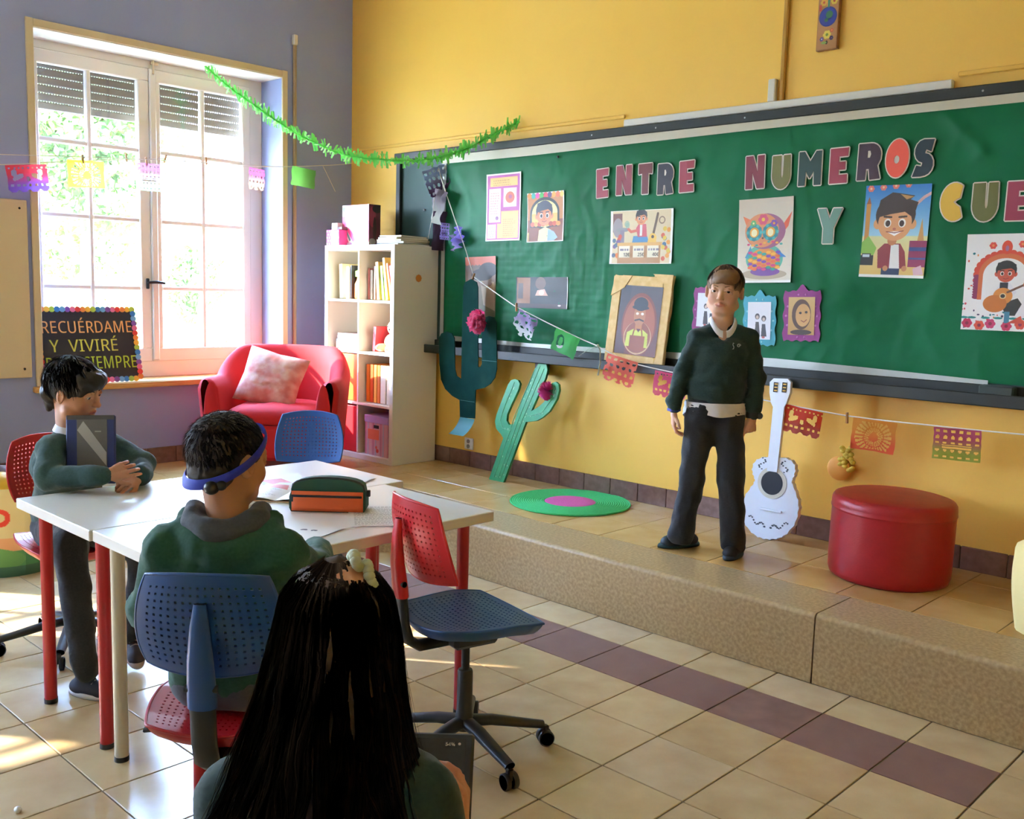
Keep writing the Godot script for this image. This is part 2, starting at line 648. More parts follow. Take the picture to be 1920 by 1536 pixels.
func tree(called: String, label: String, at: Vector3, h: float, shape: Callable, count: int, leaf: String, rng: RandomNumberGenerator, size := 0.12, group := "") -> void:
	var t := thing(called, label, "tree", at, 0.0, group)
	var tr := MB.new()
	tr.tube(PackedVector3Array([Vector3(0, -0.1, 0), Vector3(0.04, h * 0.3, 0.02), Vector3(0, h * 0.85, 0)]), func(q): return 0.14 * (1.0 - 0.8 * q), 10)
	put("trunk", tr, mat("bark", "6b5a48", 0.9), t)
	var mm := MultiMesh.new()
	mm.transform_format = MultiMesh.TRANSFORM_3D
	var q := MB.new()
	for k in 4:
		var a := k * 1.7
		var d := Vector3(cos(a), 0.5 * sin(a * 2.1), sin(a)) * 0.5
		var s := Vector3(-d.z, 0.4, d.x) * 0.42
		q.tri(d * 0.15, d + s, d * 1.9)
		q.tri(d * 0.15, d * 1.9, d - s)
	mm.mesh = q.mesh()
	mm.instance_count = count
	for i in count:
		var p: Vector3 = shape.call(rng)
		var b := Basis.from_euler(Vector3(rng.randf() * TAU, rng.randf() * TAU, rng.randf() * TAU)).scaled(Vector3.ONE * size * rng.randf_range(0.7, 1.4))
		mm.set_instance_transform(i, Transform3D(b, p))
	var o := MultiMeshInstance3D.new()
	o.multimesh = mm
	o.name = "crown"
	var lm := mat("leaf_" + leaf, leaf, 0.6)
	lm.backlight_enabled = true
	lm.backlight = Color(0.5, 0.6, 0.2)
	o.material_override = lm
	o.set_meta("kind", "stuff")
	t.add_child(o)


func outside() -> void:
	var gm := grain(mat("dry_lawn", "ffffff", 0.95), tex(0.02, "b7ad86", "cfc6a2", 90), 0.4)
	struct("ground", bx(Vector3(-20.6, -0.45, 0), Vector3(40, 0.3, 60), 0.0), gm)
	var rng := RandomNumberGenerator.new()
	rng.seed = 77
	var blob := func(cx: float, cy: float, cz: float, r: Vector3): return func(q: RandomNumberGenerator):
		var d := Vector3(q.randfn(), q.randfn(), q.randfn()).normalized() * pow(q.randf(), 0.45)
		var l := 0.75 + 0.25 * sin(d.x * 5.0 + d.y * 4.0) * cos(d.z * 6.0)
		return Vector3(cx, cy, cz) + d * r * l
	tree("leafy_tree", "broad dark green tree seen through the upper panes of the left casement", Vector3(-9.5, -0.3, -2.0), 5.0, blob.call(0, 4.1, 0, Vector3(1.9, 2.3, 1.7)), 5200, "5d7a3c", rng, 0.15, "trees in the school garden")
	tree("leafy_tree", "grey green tree between the two casements, beyond the broad dark tree", Vector3(-13.0, -0.3, -3.4), 5.0, blob.call(0, 3.1, 0, Vector3(1.6, 2.2, 1.4)), 3600, "6f8a4c", rng, 0.15, "trees in the school garden")
	tree("garden_conifer", "bluish conifer standing alone in the bright right casement", Vector3(-11.0, -0.3, -6.05), 3.6, blob.call(0, 1.75, 0, Vector3(0.55, 1.45, 0.55)), 1600, "5f7f74", rng, 0.13, "trees in the school garden")
	tree("leafy_bush", "green bush in the middle panes beside the window handle", Vector3(-10.2, -0.3, -4.25), 2.6, blob.call(0, 1.75, 0, Vector3(0.75, 1.0, 0.7)), 1800, "6d8c48", rng, 0.12, "trees in the school garden")
	tree("leafy_bush", "yellowish bush low behind the black lettered sign", Vector3(-8.6, -0.3, -1.7), 1.6, blob.call(0, 1.0, 0, Vector3(1.3, 0.8, 0.9)), 2200, "97a458", rng, 0.12, "trees in the school garden")
	tree("leafy_bush", "sparse dry shrub low in the right casement above the armchair", Vector3(-7.4, -0.3, -3.2), 1.3, blob.call(0, 0.85, 0, Vector3(0.6, 0.6, 0.5)), 420, "b39a78", rng, 0.09, "trees in the school garden")
	tree("columnar_cypress", "tall dark cypress close to the window that shades the left casement", Vector3(-6.0, -0.3, 6.5), 9.5, blob.call(0, 6.4, 0, Vector3(0.62, 3.6, 0.62)), 6500, "4f6a3a", rng, 0.16, "trees in the school garden")


# a crumpled sheet over a rectangle: grid of points pushed out by d(x, y)
func sheet(x0: float, x1: float, y0: float, y1: float, z: float, nx: int, ny: int, d: Callable) -> MB:
	var m := MB.new()
	m.patch(ny, nx, func(a, b):
		var x := lerpf(x0, x1, a)
		var y := lerpf(y0, y1, b)
		return Vector3(x, y, z + d.call(x, y)))
	return m


func strip(pts: Array, w: float, z: float, d := 0.0015) -> MB:     # a band of tape along a line of points
	var m := MB.new()
	var n := noise(3.0, 4, 2)
	var dense := PackedVector2Array()
	for i in pts.size() - 1:
		for k in 10:
			dense.append((pts[i] as Vector2).lerp(pts[i + 1], k / 10.0))
	dense.append(pts[-1])
	m.patch(dense.size() - 1, 3, func(a, b):
		var k := clampi(roundi(b * (dense.size() - 1)), 0, dense.size() - 1)
		var t := (dense[mini(k + 1, dense.size() - 1)] - dense[maxi(k - 1, 0)]).normalized()
		var p: Vector2 = dense[k] + Vector2(t.y, -t.x) * (float(a) - 0.5) * w
		return Vector3(p.x, p.y, z + d * (0.6 + n.get_noise_2d(p.x * 9.0, p.y * 9.0)) * (1.0 if a > 0.1 and a < 0.9 else 0.4)))
	return m


func board() -> void:
	mat("board_frame", "20231f", 0.45)
	grain(mat("chalkboard_green", "ffffff", 0.6), tex(0.01, "24403a", "2f4d45", 101), 0.8)
	var gp := grain(mat("green_paper", "ffffff", 0.5, 0.0, 0.3), tex(0.01, "0a6038", "116c45", 102), 0.7)
	mat("silver_tape", "b9bcb4", 0.38, 0.25)
	mat("cream_tape", "cfc8b4", 0.45)
	var t := thing("chalkboard", "long dark green chalkboard in a black frame, mostly covered by crumpled green paper", "chalkboard")
	put("panel", bx(Vector3(2.98, 1.725, 0.014), Vector3(4.79, 1.25, 0.028), 0.001), M.chalkboard_green, t)
	for f in [[Vector3(2.98, 2.372, 0.026), Vector3(4.84, 0.05, 0.052)], [Vector3(2.98, 1.088, 0.026), Vector3(4.84, 0.062, 0.052)], [Vector3(0.605, 1.725, 0.026), Vector3(0.045, 1.26, 0.052)], [Vector3(5.38, 1.725, 0.026), Vector3(0.045, 1.26, 0.052)]]:
		put("frame", bx(f[0], f[1], 0.004), M.board_frame, t)
	var tr := MB.new()
	tr.box(Vector3(3.05, 1.052, 0.085), Vector3(4.2, 0.016, 0.12), 0.003)
	tr.box(Vector3(3.05, 1.06, 0.142), Vector3(4.2, 0.056, 0.012), 0.004)
	put("tray", tr, M.board_frame, t)
	for x in [2.02, 3.3, 4.9]:
		put("tray_bracket", bx(Vector3(x, 1.0, 0.05), Vector3(0.035, 0.09, 0.1), 0.004), M.board_frame, t)
	var sc := MB.new()
	for x in [1.35, 2.35, 2.8, 3.35, 4.5]:
		sc = MB.new()
		sc.ball(Vector3(x, 2.371, 0.053), Vector3(0.005, 0.005, 0.002), 4, 8)
		put("frame_screw", sc, M.steel, t)
	# the green crepe paper with its creases and the pressed squares of its packing folds
	var n1 := noise(1.3, 3, 3)
	var n2 := noise(5.0, 9, 3)
	n2.fractal_type = FastNoiseLite.FRACTAL_RIDGED
	var n3 := noise(14.0, 12, 2)
	var pap := sheet(1.1, 5.36, 1.125, 2.315, 0.036, 300, 100, func(x, y):
		var e := minf(minf(x - 1.1, 5.36 - x), minf(y - 1.125, 2.315 - y))
		var z: float = 0.004 * n1.get_noise_2d(x, y) + 0.005 * maxf(0.0, n2.get_noise_2d(x * 0.7, y * 0.5)) + 0.0012 * n3.get_noise_2d(x, y)
		var sq := smoothstep(3.0, 2.3, x) * smoothstep(2.05, 1.8, y)
		z += sq * 0.0013 * (maxf(0.0, cos(x * TAU / 0.042)) + maxf(0.0, cos(y * TAU / 0.042)))
		z += 0.012 * exp(-pow((x - 4.33 - (2.315 - y) * 0.9) / 0.035, 2.0)) * smoothstep(1.95, 2.25, y)
		return 0.002 + clampf(e * 25.0, 0.15, 1.0) * (0.003 + z))
	lone("paper_backing", pap, gp, "crumpled bright green paper sheet taped across the whole chalkboard", "paper")
	var s := lone("tape_strip", strip([Vector2(1.06, 2.322), Vector2(1.9, 2.318), Vector2(2.4, 2.325), Vector2(3.4, 2.334), Vector2(5.3, 2.335)], 0.055, 0.046), M.cream_tape, "long pale tape along the top edge of the green paper", "tape", "tapes round the green paper")
	s = lone("tape_strip", strip([Vector2(1.083, 1.12), Vector2(1.083, 2.3)], 0.035, 0.045), M.silver_tape, "upright silver tape along the paper edge nearest the bookcase", "tape", "tapes round the green paper")
	s = lone("tape_strip", strip([Vector2(1.12, 1.128), Vector2(1.9, 1.117), Vector2(3.0, 1.13), Vector2(3.6, 1.138), Vector2(4.05, 1.128), Vector2(4.62, 1.112)], 0.05, 0.046), M.silver_tape, "silver tape along the bottom edge of the green paper above the tray", "tape", "tapes round the green paper")
	var er := MB.new()
	er.box(Vector3(4.68, 1.1, 0.1), Vector3(0.14, 0.045, 0.06), 0.006)
	lone("board_duster", er, mat("duster_felt", "3f4845", 0.8), "dark grey board duster lying in the tray at its visible end", "duster")
	for c in [["push_pin", Vector3(2.092, 2.267, 0.05), "dark push pin in the green paper above the apron picture", "262a26"], ["push_pin", Vector3(0.87, 2.0, 0.034), "white push pin on the bare chalkboard above the notebooks", "f0f0ea"]]:
		var p := MB.new()
		p.ball(c[1], Vector3(0.008, 0.008, 0.006), 6, 10)
		lone(c[0], p, mat("pin_" + c[3], c[3], 0.3), c[2], "pin")


# ---------------------------------------------------------------- printed sheets: a small painter of flat colour shapes
class Art:
	var im: Image
	var w: int
	var h: int

	func _init(ww: int, hh: int, back: String) -> void:
		w = ww
		h = hh
		im = Image.create_empty(w, h, false, Image.FORMAT_RGB8)
		im.fill(Color.html(back))

	func blend(x: int, y: int, c: Color, a: float) -> void:
		if a >= 1.0:
			im.set_pixel(x, y, c)
		else:
			im.set_pixel(x, y, im.get_pixel(x, y).lerp(c, a))

	func ell(cx: float, cy: float, rx: float, ry: float, col: String, a := 1.0) -> Art:   # all in 0..1, y down
		var c := Color.html(col)
		var X := cx * w
		var Y := cy * h
		var RX := maxf(rx * w, 0.5)
		var RY := maxf(ry * h, 0.5)
		for y in range(maxi(0, int(Y - RY)), mini(h, int(Y + RY) + 2)):
			for x in range(maxi(0, int(X - RX)), mini(w, int(X + RX) + 2)):
				var dx := (x + 0.5 - X) / RX
				var dy := (y + 0.5 - Y) / RY
				if dx * dx + dy * dy <= 1.0:
					blend(x, y, c, a)
		return self

	func rect(x0: float, y0: float, x1: float, y1: float, col: String, a := 1.0) -> Art:
		var c := Color.html(col)
		for y in range(maxi(0, roundi(y0 * h)), mini(h, roundi(y1 * h))):
			for x in range(maxi(0, roundi(x0 * w)), mini(w, roundi(x1 * w))):
				blend(x, y, c, a)
		return self

	func poly(p: Array, col: String, a := 1.0) -> Art:
		var c := Color.html(col)
		var pts := PackedVector2Array()
		var lo := Vector2.INF
		var hi := -Vector2.INF
		for i in range(0, p.size(), 2):
			var q := Vector2(p[i] * w, p[i + 1] * h)
			pts.append(q)
			lo = lo.min(q)
			hi = hi.max(q)
		for y in range(maxi(0, int(lo.y)), mini(h, int(hi.y) + 2)):
			for x in range(maxi(0, int(lo.x)), mini(w, int(hi.x) + 2)):
				if Geometry2D.is_point_in_polygon(Vector2(x + 0.5, y + 0.5), pts):
					blend(x, y, c, a)
		return self

	func line(p: Array, th: float, col: String) -> Art:    # th in shares of the width
		for i in range(0, p.size() - 2, 2):
			var a := Vector2(p[i] * w, p[i + 1] * h)
			var b := Vector2(p[i + 2] * w, p[i + 3] * h)
			var n := maxi(1, int(a.distance_to(b)))
			for k in n + 1:
				var q := a.lerp(b, float(k) / n)
				ell(q.x / w, q.y / h, th / 2, th / 2 * w / h, col)
		return self

	func fade(y0: float, y1: float, c0: String, c1: String) -> Art:
		for y in range(int(y0 * h), mini(h, int(y1 * h))):
			var c := Color.html(c0).lerp(Color.html(c1), (float(y) / h - y0) / (y1 - y0))
			for x in w:
				im.set_pixel(x, y, c)
		return self

	func text_lines(x0: float, x1: float, y0: float, y1: float, n: int, col: String, rng: RandomNumberGenerator) -> Art:   # print too small to read
		for k in n:
			var y := lerpf(y0, y1, (k + 0.5) / n)
			var x := x0
			var e := x1 - rng.randf() * 0.3 * (x1 - x0)
			while x < e:
				var l := rng.randf_range(0.02, 0.06)
				rect(x, y, minf(x + l, e), y + 0.5 * (y1 - y0) / n, col, 0.6)
				x += l + 0.015
		return self

	func flower(cx: float, cy: float, r: float, col: String, mid: String) -> Art:
		for k in 6:
			ell(cx + cos(k * TAU / 6) * r * 0.6, cy + sin(k * TAU / 6) * r * 0.6 * w / h, r * 0.45, r * 0.45 * w / h, col)
		ell(cx, cy, r * 0.35, r * 0.35 * w / h, mid)
		return self

	func material(rough := 0.45) -> StandardMaterial3D:
		var m := StandardMaterial3D.new()
		m.albedo_texture = ImageTexture.create_from_image(im)
		m.roughness = rough
		m.texture_repeat = false
		return m


# a sheet with print on its front, slightly curled off the board
func sheet_of(w: float, h: float, curl: float, seed_: int) -> MB:
	var m := MB.new()
	var n := noise(2.5, seed_, 2)
	m.patch(10, 8, func(a, b):
		var x: float = (a - 0.5) * w
		var y: float = (b - 0.5) * h
		return Vector3(x, y, 0.0016 + curl * (0.4 * n.get_noise_2d(a * 2.0, b * 2.0) + pow(absf(a - 0.5) * 2.0, 4.0) * pow(absf(b - 0.5) * 2.0, 3.0))))
	return m


func poster(called: String, art: Art, label: String, at: Vector3, w: float, h: float, tilt: float, category := "poster", group := "pictures on the green paper", curl := 0.004) -> MeshInstance3D:
	var o := put(called, sheet_of(w, h, curl, int(at.x * 100)), art.material())
	o.position = at
	o.rotation.z = deg_to_rad(tilt)
	tag(o, label, category, group)
	return o


func kid(a: Art, cx: float, cy: float, r: float, skin: String, hair: String) -> void:   # a plain cartoon child's head
	var q := float(a.w) / a.h
	a.ell(cx - r * 0.95, cy + r * 0.15 * q, r * 0.22, r * 0.28 * q, skin)
	a.ell(cx + r * 0.95, cy + r * 0.15 * q, r * 0.22, r * 0.28 * q, skin)
	a.ell(cx, cy - r * 0.35 * q, r * 1.08, r * 1.0 * q, hair)
	a.ell(cx, cy + r * 0.1 * q, r * 0.92, r * 0.95 * q, skin)
	a.poly([cx - r, cy - r * 0.2 * q, cx - r * 0.9, cy - r * 1.1 * q, cx + r * 0.2, cy - r * 1.35 * q, cx + r * 1.0, cy - r * 0.9 * q, cx + r, cy - r * 0.15 * q, cx + r * 0.5, cy - r * 0.5 * q, cx - r * 0.3, cy - r * 0.38 * q], hair)
	for s in [-1, 1]:
		a.ell(cx + s * r * 0.4, cy + r * 0.1 * q, r * 0.2, r * 0.24 * q, "f4efe6")
		a.ell(cx + s * r * 0.38, cy + r * 0.12 * q, r * 0.13, r * 0.17 * q, "3a2417")
		a.line([cx + s * r * 0.22, cy - r * 0.22 * q, cx + s * r * 0.6, cy - r * 0.25 * q], r * 0.1, hair)
	a.ell(cx, cy + r * 0.42 * q, r * 0.09, r * 0.07 * q, "b5654a")
	a.line([cx - r * 0.25, cy + r * 0.62 * q, cx, cy + r * 0.7 * q, cx + r * 0.28, cy + r * 0.6 * q], r * 0.07, "8c3a30")


func posters() -> void:
	var rng := RandomNumberGenerator.new()
	rng.seed = 21
	# recipe sheet
	var a := Art.new(240, 336, "f2ece4")
	a.rect(0.035, 0.025, 0.965, 0.975, "b0398a").rect(0.11, 0.06, 0.9, 0.19, "efae52").rect(0.08, 0.22, 0.42, 0.72, "efe6cf").rect(0.5, 0.22, 0.88, 0.5, "e6c8de")
	a.rect(0.44, 0.56, 0.94, 0.96, "efb062").rect(0.33, 0.74, 0.94, 0.96, "efb062").rect(0.05, 0.75, 0.29, 0.96, "e9d3ec")
	a.ell(0.69, 0.36, 0.16, 0.105, "f4e9da").ell(0.69, 0.36, 0.13, 0.085, "c5502f").ell(0.7, 0.35, 0.05, 0.03, "a83a5c").ell(0.32, 0.66, 0.045, 0.03, "8d4a78")
	a.text_lines(0.2, 0.85, 0.08, 0.18, 3, "9a6a28", rng).text_lines(0.12, 0.4, 0.26, 0.6, 9, "c46a6a", rng).text_lines(0.5, 0.9, 0.66, 0.93, 9, "b57c35", rng).text_lines(0.08, 0.27, 0.78, 0.94, 6, "9c86a8", rng)
	poster("recipe_poster", a, "purple and orange printed sheet with text panels and a round red dish", Vector3(1.645, 1.988, 0.047), 0.303, 0.421, 0.5)
	# child in an apron before an arch
	a = Art.new(240, 240, "f1ebe0")
	a.rect(0.015, 0.03, 0.97, 0.985, "c07a3c").rect(0.02, 0.55, 0.97, 0.985, "8a4a2c")
	for k in 9:
		a.ell(0.06 + k * 0.11, 0.06, 0.055, 0.06, ["e88f34", "3aa39a", "d8408e", "44b04e", "dd4563", "5a3a70", "ef9a34", "e86a34", "efb24a"][k])
	a.ell(0.48, 0.42, 0.4, 0.32, "2e2a24").rect(0.08, 0.42, 0.88, 0.7, "2e2a24").ell(0.48, 0.43, 0.35, 0.27, "e8d68a").rect(0.13, 0.43, 0.83, 0.66, "e0b25a")
	for k in 8:
		a.ell(0.15 + 0.1 * k, 0.64, 0.06, 0.05, ["c9542e", "e08a3a", "b4432a"][k % 3])
	a.poly([0.3, 0.98, 0.33, 0.76, 0.5, 0.7, 0.66, 0.76, 0.7, 0.98], "efd9a0").poly([0.56, 0.98, 0.58, 0.74, 0.74, 0.8, 0.84, 0.92, 0.74, 0.98], "a9c4e4").rect(0.02, 0.8, 0.06, 0.98, "c9b07a")
	kid(a, 0.47, 0.45, 0.21, "d98558", "3a3442")
	poster("apron_poster", a, "small square picture of a dark haired child in an apron before an arched window", Vector3(2.005, 1.916, 0.047), 0.299, 0.298, 1.2)
	# market stall
	a = Art.new(300, 210, "f3efe8")
	a.rect(0.035, 0.01, 0.965, 0.99, "dcc69c").rect(0.04, 0.05, 0.19, 0.4, "7a5048").ell(0.12, 0.32, 0.08, 0.18, "9a8a8a").ell(0.2, 0.36, 0.11, 0.04, "8f8a88").rect(0.16, 0.36, 0.23, 0.6, "8a7a86")
	for k in 14:
		a.ell(0.06 + rng.randf() * 0.13, 0.45 + rng.randf() * 0.5, 0.03, 0.042, ["e07a30", "c8503a", "7a5a86", "5a6a80"][k % 4])
		a.ell(0.84 + rng.randf() * 0.11, 0.35 + rng.randf() * 0.6, 0.03, 0.042, ["e0902f", "d8b53a", "4a6a88", "c85a34"][k % 4])
	a.poly([0.36, 0.62, 0.38, 0.48, 0.6, 0.48, 0.64, 0.62], "4f86b4").poly([0.42, 0.34, 0.46, 0.26, 0.58, 0.26, 0.6, 0.5, 0.45, 0.5], "c85660").rect(0.48, 0.27, 0.52, 0.48, "efe9e0")
	a.line([0.43, 0.38, 0.34, 0.4, 0.29, 0.34], 0.035, "c9604a").ell(0.28, 0.28, 0.035, 0.055, "a9b7a0").ell(0.27, 0.25, 0.04, 0.06, "8aa08a", 0.6)
	kid(a, 0.5, 0.15, 0.085, "d98a5c", "2c2422")
	a.line([0.76, 0.08, 0.7, 0.45], 0.035, "6a4a34").ell(0.69, 0.52, 0.06, 0.085, "e6b84e").ell(0.68, 0.6, 0.068, 0.09, "e6b84e").ell(0.69, 0.5, 0.022, 0.03, "4a3424").ell(0.83, 0.2, 0.05, 0.07, "8a6a50").ell(0.83, 0.2, 0.035, 0.05, "dcc69c")
	a.rect(0.13, 0.62, 0.82, 0.99, "b78450").rect(0.12, 0.6, 0.84, 0.66, "dca75c")
	for k in 3:
		a.rect(0.15 + 0.23 * k, 0.66, 0.33 + 0.23 * k, 0.88, "f0e2c4").text_lines(0.17 + 0.23 * k, 0.34 + 0.23 * k, 0.68, 0.75, 1, "4a3a5a", rng)
	poster("market_poster", a, "wide picture of a child at a market stall with a guitar and three price cards", Vector3(2.727, 1.784, 0.047), 0.428, 0.298, 0.3)
	var pt := 0
	for k in 3:
		var tm := TextMesh.new()
		tm.text = ["12€", "25€", "40€"][k]
		tm.font_size = 16
		tm.pixel_size = 0.0016
		tm.depth = 0.0004
		var o := put("price", tm, mat("ink_brown", "3b2a22", 0.6), get_node("market_poster"))
		o.position = Vector3(-0.092 + 0.1 * k, -0.096, 0.006)
		pt += 1
	# patterned owl creature
	a = Art.new(300, 420, "d8cbb8")
	a.fade(0.0, 0.97, "cfc0ac", "ddd2be").rect(0, 0.972, 1, 1, "f1ede6").ell(0.5, 0.9, 0.42, 0.06, "b7a488")
	a.poly([0.2, 0.4, 0.08, 0.2, 0.3, 0.27], "e07a48").poly([0.78, 0.36, 0.98, 0.17, 0.92, 0.34, 0.82, 0.42], "dc5f3c")
	a.ell(0.5, 0.72, 0.34, 0.18, "5fae96").poly([0.14, 0.7, 0.24, 0.56, 0.3, 0.72], "4a8fb0").poly([0.72, 0.6, 0.9, 0.7, 0.74, 0.7], "3e7cc0")
	a.ell(0.5, 0.75, 0.29, 0.16, "d98a3c").ell(0.5, 0.39, 0.37, 0.21, "9a5a78").ell(0.44, 0.38, 0.31, 0.2, "d98a58").ell(0.52, 0.87, 0.27, 0.05, "7a4a9a")
	for k in 5:
		for i in 7:
			a.ell(0.24 + i * 0.085, 0.64 + k * 0.045 + 0.02 * (i % 2), 0.045, 0.017, ["d0447a", "3fa08c", "efae3c", "7a4aa8", "e0663a"][(k + i / 2) % 5])
	for s in [0.3, 0.6]:
		a.ell(s, 0.4, 0.145, 0.1, "3c8f92")
		for k in 12:
			a.ell(s + cos(k * TAU / 12) * 0.125, 0.4 + sin(k * TAU / 12) * 0.087, 0.026, 0.018, ["4fb0ae", "2f7f86"][k % 2])
		a.ell(s, 0.4, 0.085, 0.06, "e8a23a").ell(s, 0.405, 0.055, 0.045, "f9eec0")
	a.flower(0.46, 0.25, 0.09, "d0506a", "efc24a").flower(0.66, 0.3, 0.06, "7a4aa0", "e89a3c").flower(0.28, 0.29, 0.05, "5fae6a", "efe0a0").ell(0.46, 0.47, 0.02, 0.012, "5a3428")
	for k in 9:
		a.ell(0.2 + 0.075 * k, 0.535 + 0.02 * sin(k * 0.8 + 0.4), 0.028, 0.012, ["c8446a", "e8a840", "4a9a90"][k % 3])
	poster("owl_poster", a, "tall picture of a many coloured patterned owl creature with glowing eyes", Vector3(3.501, 1.753, 0.047), 0.304, 0.422, 1.4)
	# smiling child in a red jacket
	a = Art.new(300, 420, "f1ede6")
	a.fade(0.0, 0.55, "2f78c4", "a9d4e8").fade(0.55, 0.97, "dcd9a0", "e0b868").rect(0, 0.97, 1, 1, "f3efe8")
	a.rect(0.03, 0.2, 0.1, 0.62, "c8893c").poly([0.03, 0.2, 0.065, 0.12, 0.1, 0.2], "9a5a34").poly([0.0, 0.62, 0.1, 0.55, 0.24, 0.68, 0.2, 0.76, 0.0, 0.74], "8cb84a").rect(0.0, 0.76, 0.2, 0.87, "2a2724").rect(0.02, 0.74, 0.16, 0.79, "2a2724").rect(0.03, 0.75, 0.14, 0.78, "c9d2d8")
	a.poly([0.84, 0.66, 0.9, 0.36, 0.96, 0.66], "c9985a").rect(0.74, 0.6, 1.0, 0.88, "8d2f58").rect(0.74, 0.67, 1.0, 0.71, "3c4a86").rect(0.74, 0.78, 1.0, 0.8, "46528e")
	for k in 4:
		a.flower(0.08 + 0.19 * k, 0.035 - 0.012 * k, 0.05, "e0786a", "f0c8a0")
	a.line([0.78, 0.22, 0.9, 0.14, 1.0, 0.1], 0.045, "d3a8a8")
	a.poly([0.28, 0.9, 0.26, 0.7, 0.36, 0.63, 0.6, 0.63, 0.68, 0.72, 0.72, 0.9], "8e2f34").poly([0.46, 0.92, 0.46, 0.64, 0.58, 0.64, 0.62, 0.92], "eeeae4").rect(0.34, 0.9, 0.62, 0.97, "2c3858").ell(0.4, 0.9, 0.04, 0.03, "c98658").ell(0.69, 0.9, 0.04, 0.03, "c98658").ell(0.47, 0.6, 0.07, 0.05, "c47f50").poly([0.82, 0.9, 0.94, 0.86, 0.99, 0.96, 0.84, 0.97], "d8b0b8")
	kid(a, 0.49, 0.39, 0.28, "da9a66", "3c2a1e")
	a.poly([0.2, 0.32, 0.24, 0.16, 0.42, 0.08, 0.52, 0.09, 0.76, 0.12, 0.7, 0.16, 0.82, 0.19, 0.78, 0.3, 0.6, 0.24, 0.36, 0.27], "3c2a1e").poly([0.54, 0.1, 0.75, 0.13, 0.64, 0.16], "b98a52")
	a.poly([0.38, 0.505, 0.62, 0.495, 0.5, 0.55], "fbf6f0").line([0.37, 0.503, 0.5, 0.515, 0.63, 0.494], 0.012, "7a3028")
	poster("jacket_poster", a, "tall picture of a smiling cartoon child in a red jacket under a blue sky", Vector3(4.162, 1.785, 0.047), 0.303, 0.42, -1.0)
	# guitar player under an arch
	a = Art.new(300, 420, "f2efee")
	for k in 90:
		var x := rng.randf()
		var y := 0.1 + rng.randf() * 0.88
		if absf(x - 0.55) > 0.38 or y > 0.8:
			a.ell(x, y, rng.randf_range(0.008, 0.02), rng.randf_range(0.006, 0.014), ["c84a5a", "2f7f86", "4a3a5a", "e08a4a", "d84a34"][k % 5])
	for k in 6:
		a.flower([0.08, 0.25, 0.4, 0.62, 0.8, 0.95][k], 0.93 + 0.02 * (k % 2), 0.07, ["c8305a", "d8503c", "c83a6a"][k % 3], "8a2440").ell([0.14, 0.33, 0.5, 0.7, 0.88, 0.03][k], 0.87, 0.06, 0.012, "2f8f8a")
	a.flower(0.36, 0.12, 0.05, "d84a3c", "e88a4a").flower(0.75, 0.11, 0.05, "d84a3c", "e88a4a")
	for k in 15:
		var t := PI * k / 14.0
		a.ell(0.55 - cos(t) * 0.38, 0.42 - sin(t) * 0.22, 0.055, 0.038, "d4482e")
	for k in 9:
		a.ell(0.17, 0.44 + 0.027 * k, 0.05, 0.02, "8c3058").ell(0.93, 0.44 + 0.027 * k, 0.05, 0.02, "8c3058")
	a.ell(0.55, 0.42, 0.36, 0.22, "cf6a3c").rect(0.19, 0.42, 0.91, 0.68, "cf6a3c").ell(0.55, 0.43, 0.3, 0.18, "f2efee").rect(0.25, 0.43, 0.85, 0.7, "f2efee").ell(0.55, 0.14, 0.07, 0.07, "d4482e").ell(0.55, 0.15, 0.025, 0.03, "a06a8a")
	a.poly([0.4, 0.62, 0.5, 0.5, 0.62, 0.5, 0.72, 0.6, 0.6, 0.7], "e9e6ea").rect(0.49, 0.5, 0.6, 0.6, "2e2c34").poly([0.52, 0.72, 0.74, 0.66, 0.8, 0.72, 0.72, 0.84, 0.6, 0.84], "3a3a38").rect(0.58, 0.8, 0.65, 0.92, "4f8aa8").poly([0.62, 0.92, 0.8, 0.84, 0.84, 0.92], "d0503a")
	a.ell(0.54, 0.64, 0.13, 0.085, "d98a3c").ell(0.44, 0.72, 0.16, 0.09, "c9742e").ell(0.54, 0.64, 0.045, 0.03, "e8cf9a").ell(0.54, 0.64, 0.03, 0.02, "3a302c").line([0.6, 0.6, 0.82, 0.52], 0.03, "6a4630").ell(0.83, 0.52, 0.03, 0.03, "c9603c")
	kid(a, 0.56, 0.4, 0.13, "c9553a", "33302c")
	poster("musician_poster", a, "white printed sheet with a child playing guitar under an orange arch among flowers", Vector3(4.638, 1.56, 0.047), 0.3, 0.412, 0.3)
	# tall photograph behind the dark cactus
	a = Art.new(180, 250, "9a7a5a")
	a.fade(0.0, 0.45, "5a463c", "8a6a50").fade(0.45, 1.0, "94785c", "6f6a48").rect(0, 0, 1, 0.1, "c9603a")
	for k in 9:
		a.ell(0.06 + k * 0.115, 0.11, 0.06, 0.035, "c9603a")
	a.ell(0.75, 0.22, 0.3, 0.12, "3a2e2a").ell(0.55, 0.3, 0.35, 0.1, "3a2e2a").poly([0.5, 0.4, 0.95, 0.42, 0.98, 0.9, 0.6, 0.8], "b59a7c").ell(0.7, 0.45, 0.18, 0.05, "8a6a54")
	poster("tall_photograph", a, "faded brown photograph partly hidden behind the tall dark cactus", Vector3(1.455, 1.484, 0.047), 0.282, 0.39, 1.5)
	# dark wide photograph
	a = Art.new(300, 134, "2c2824")
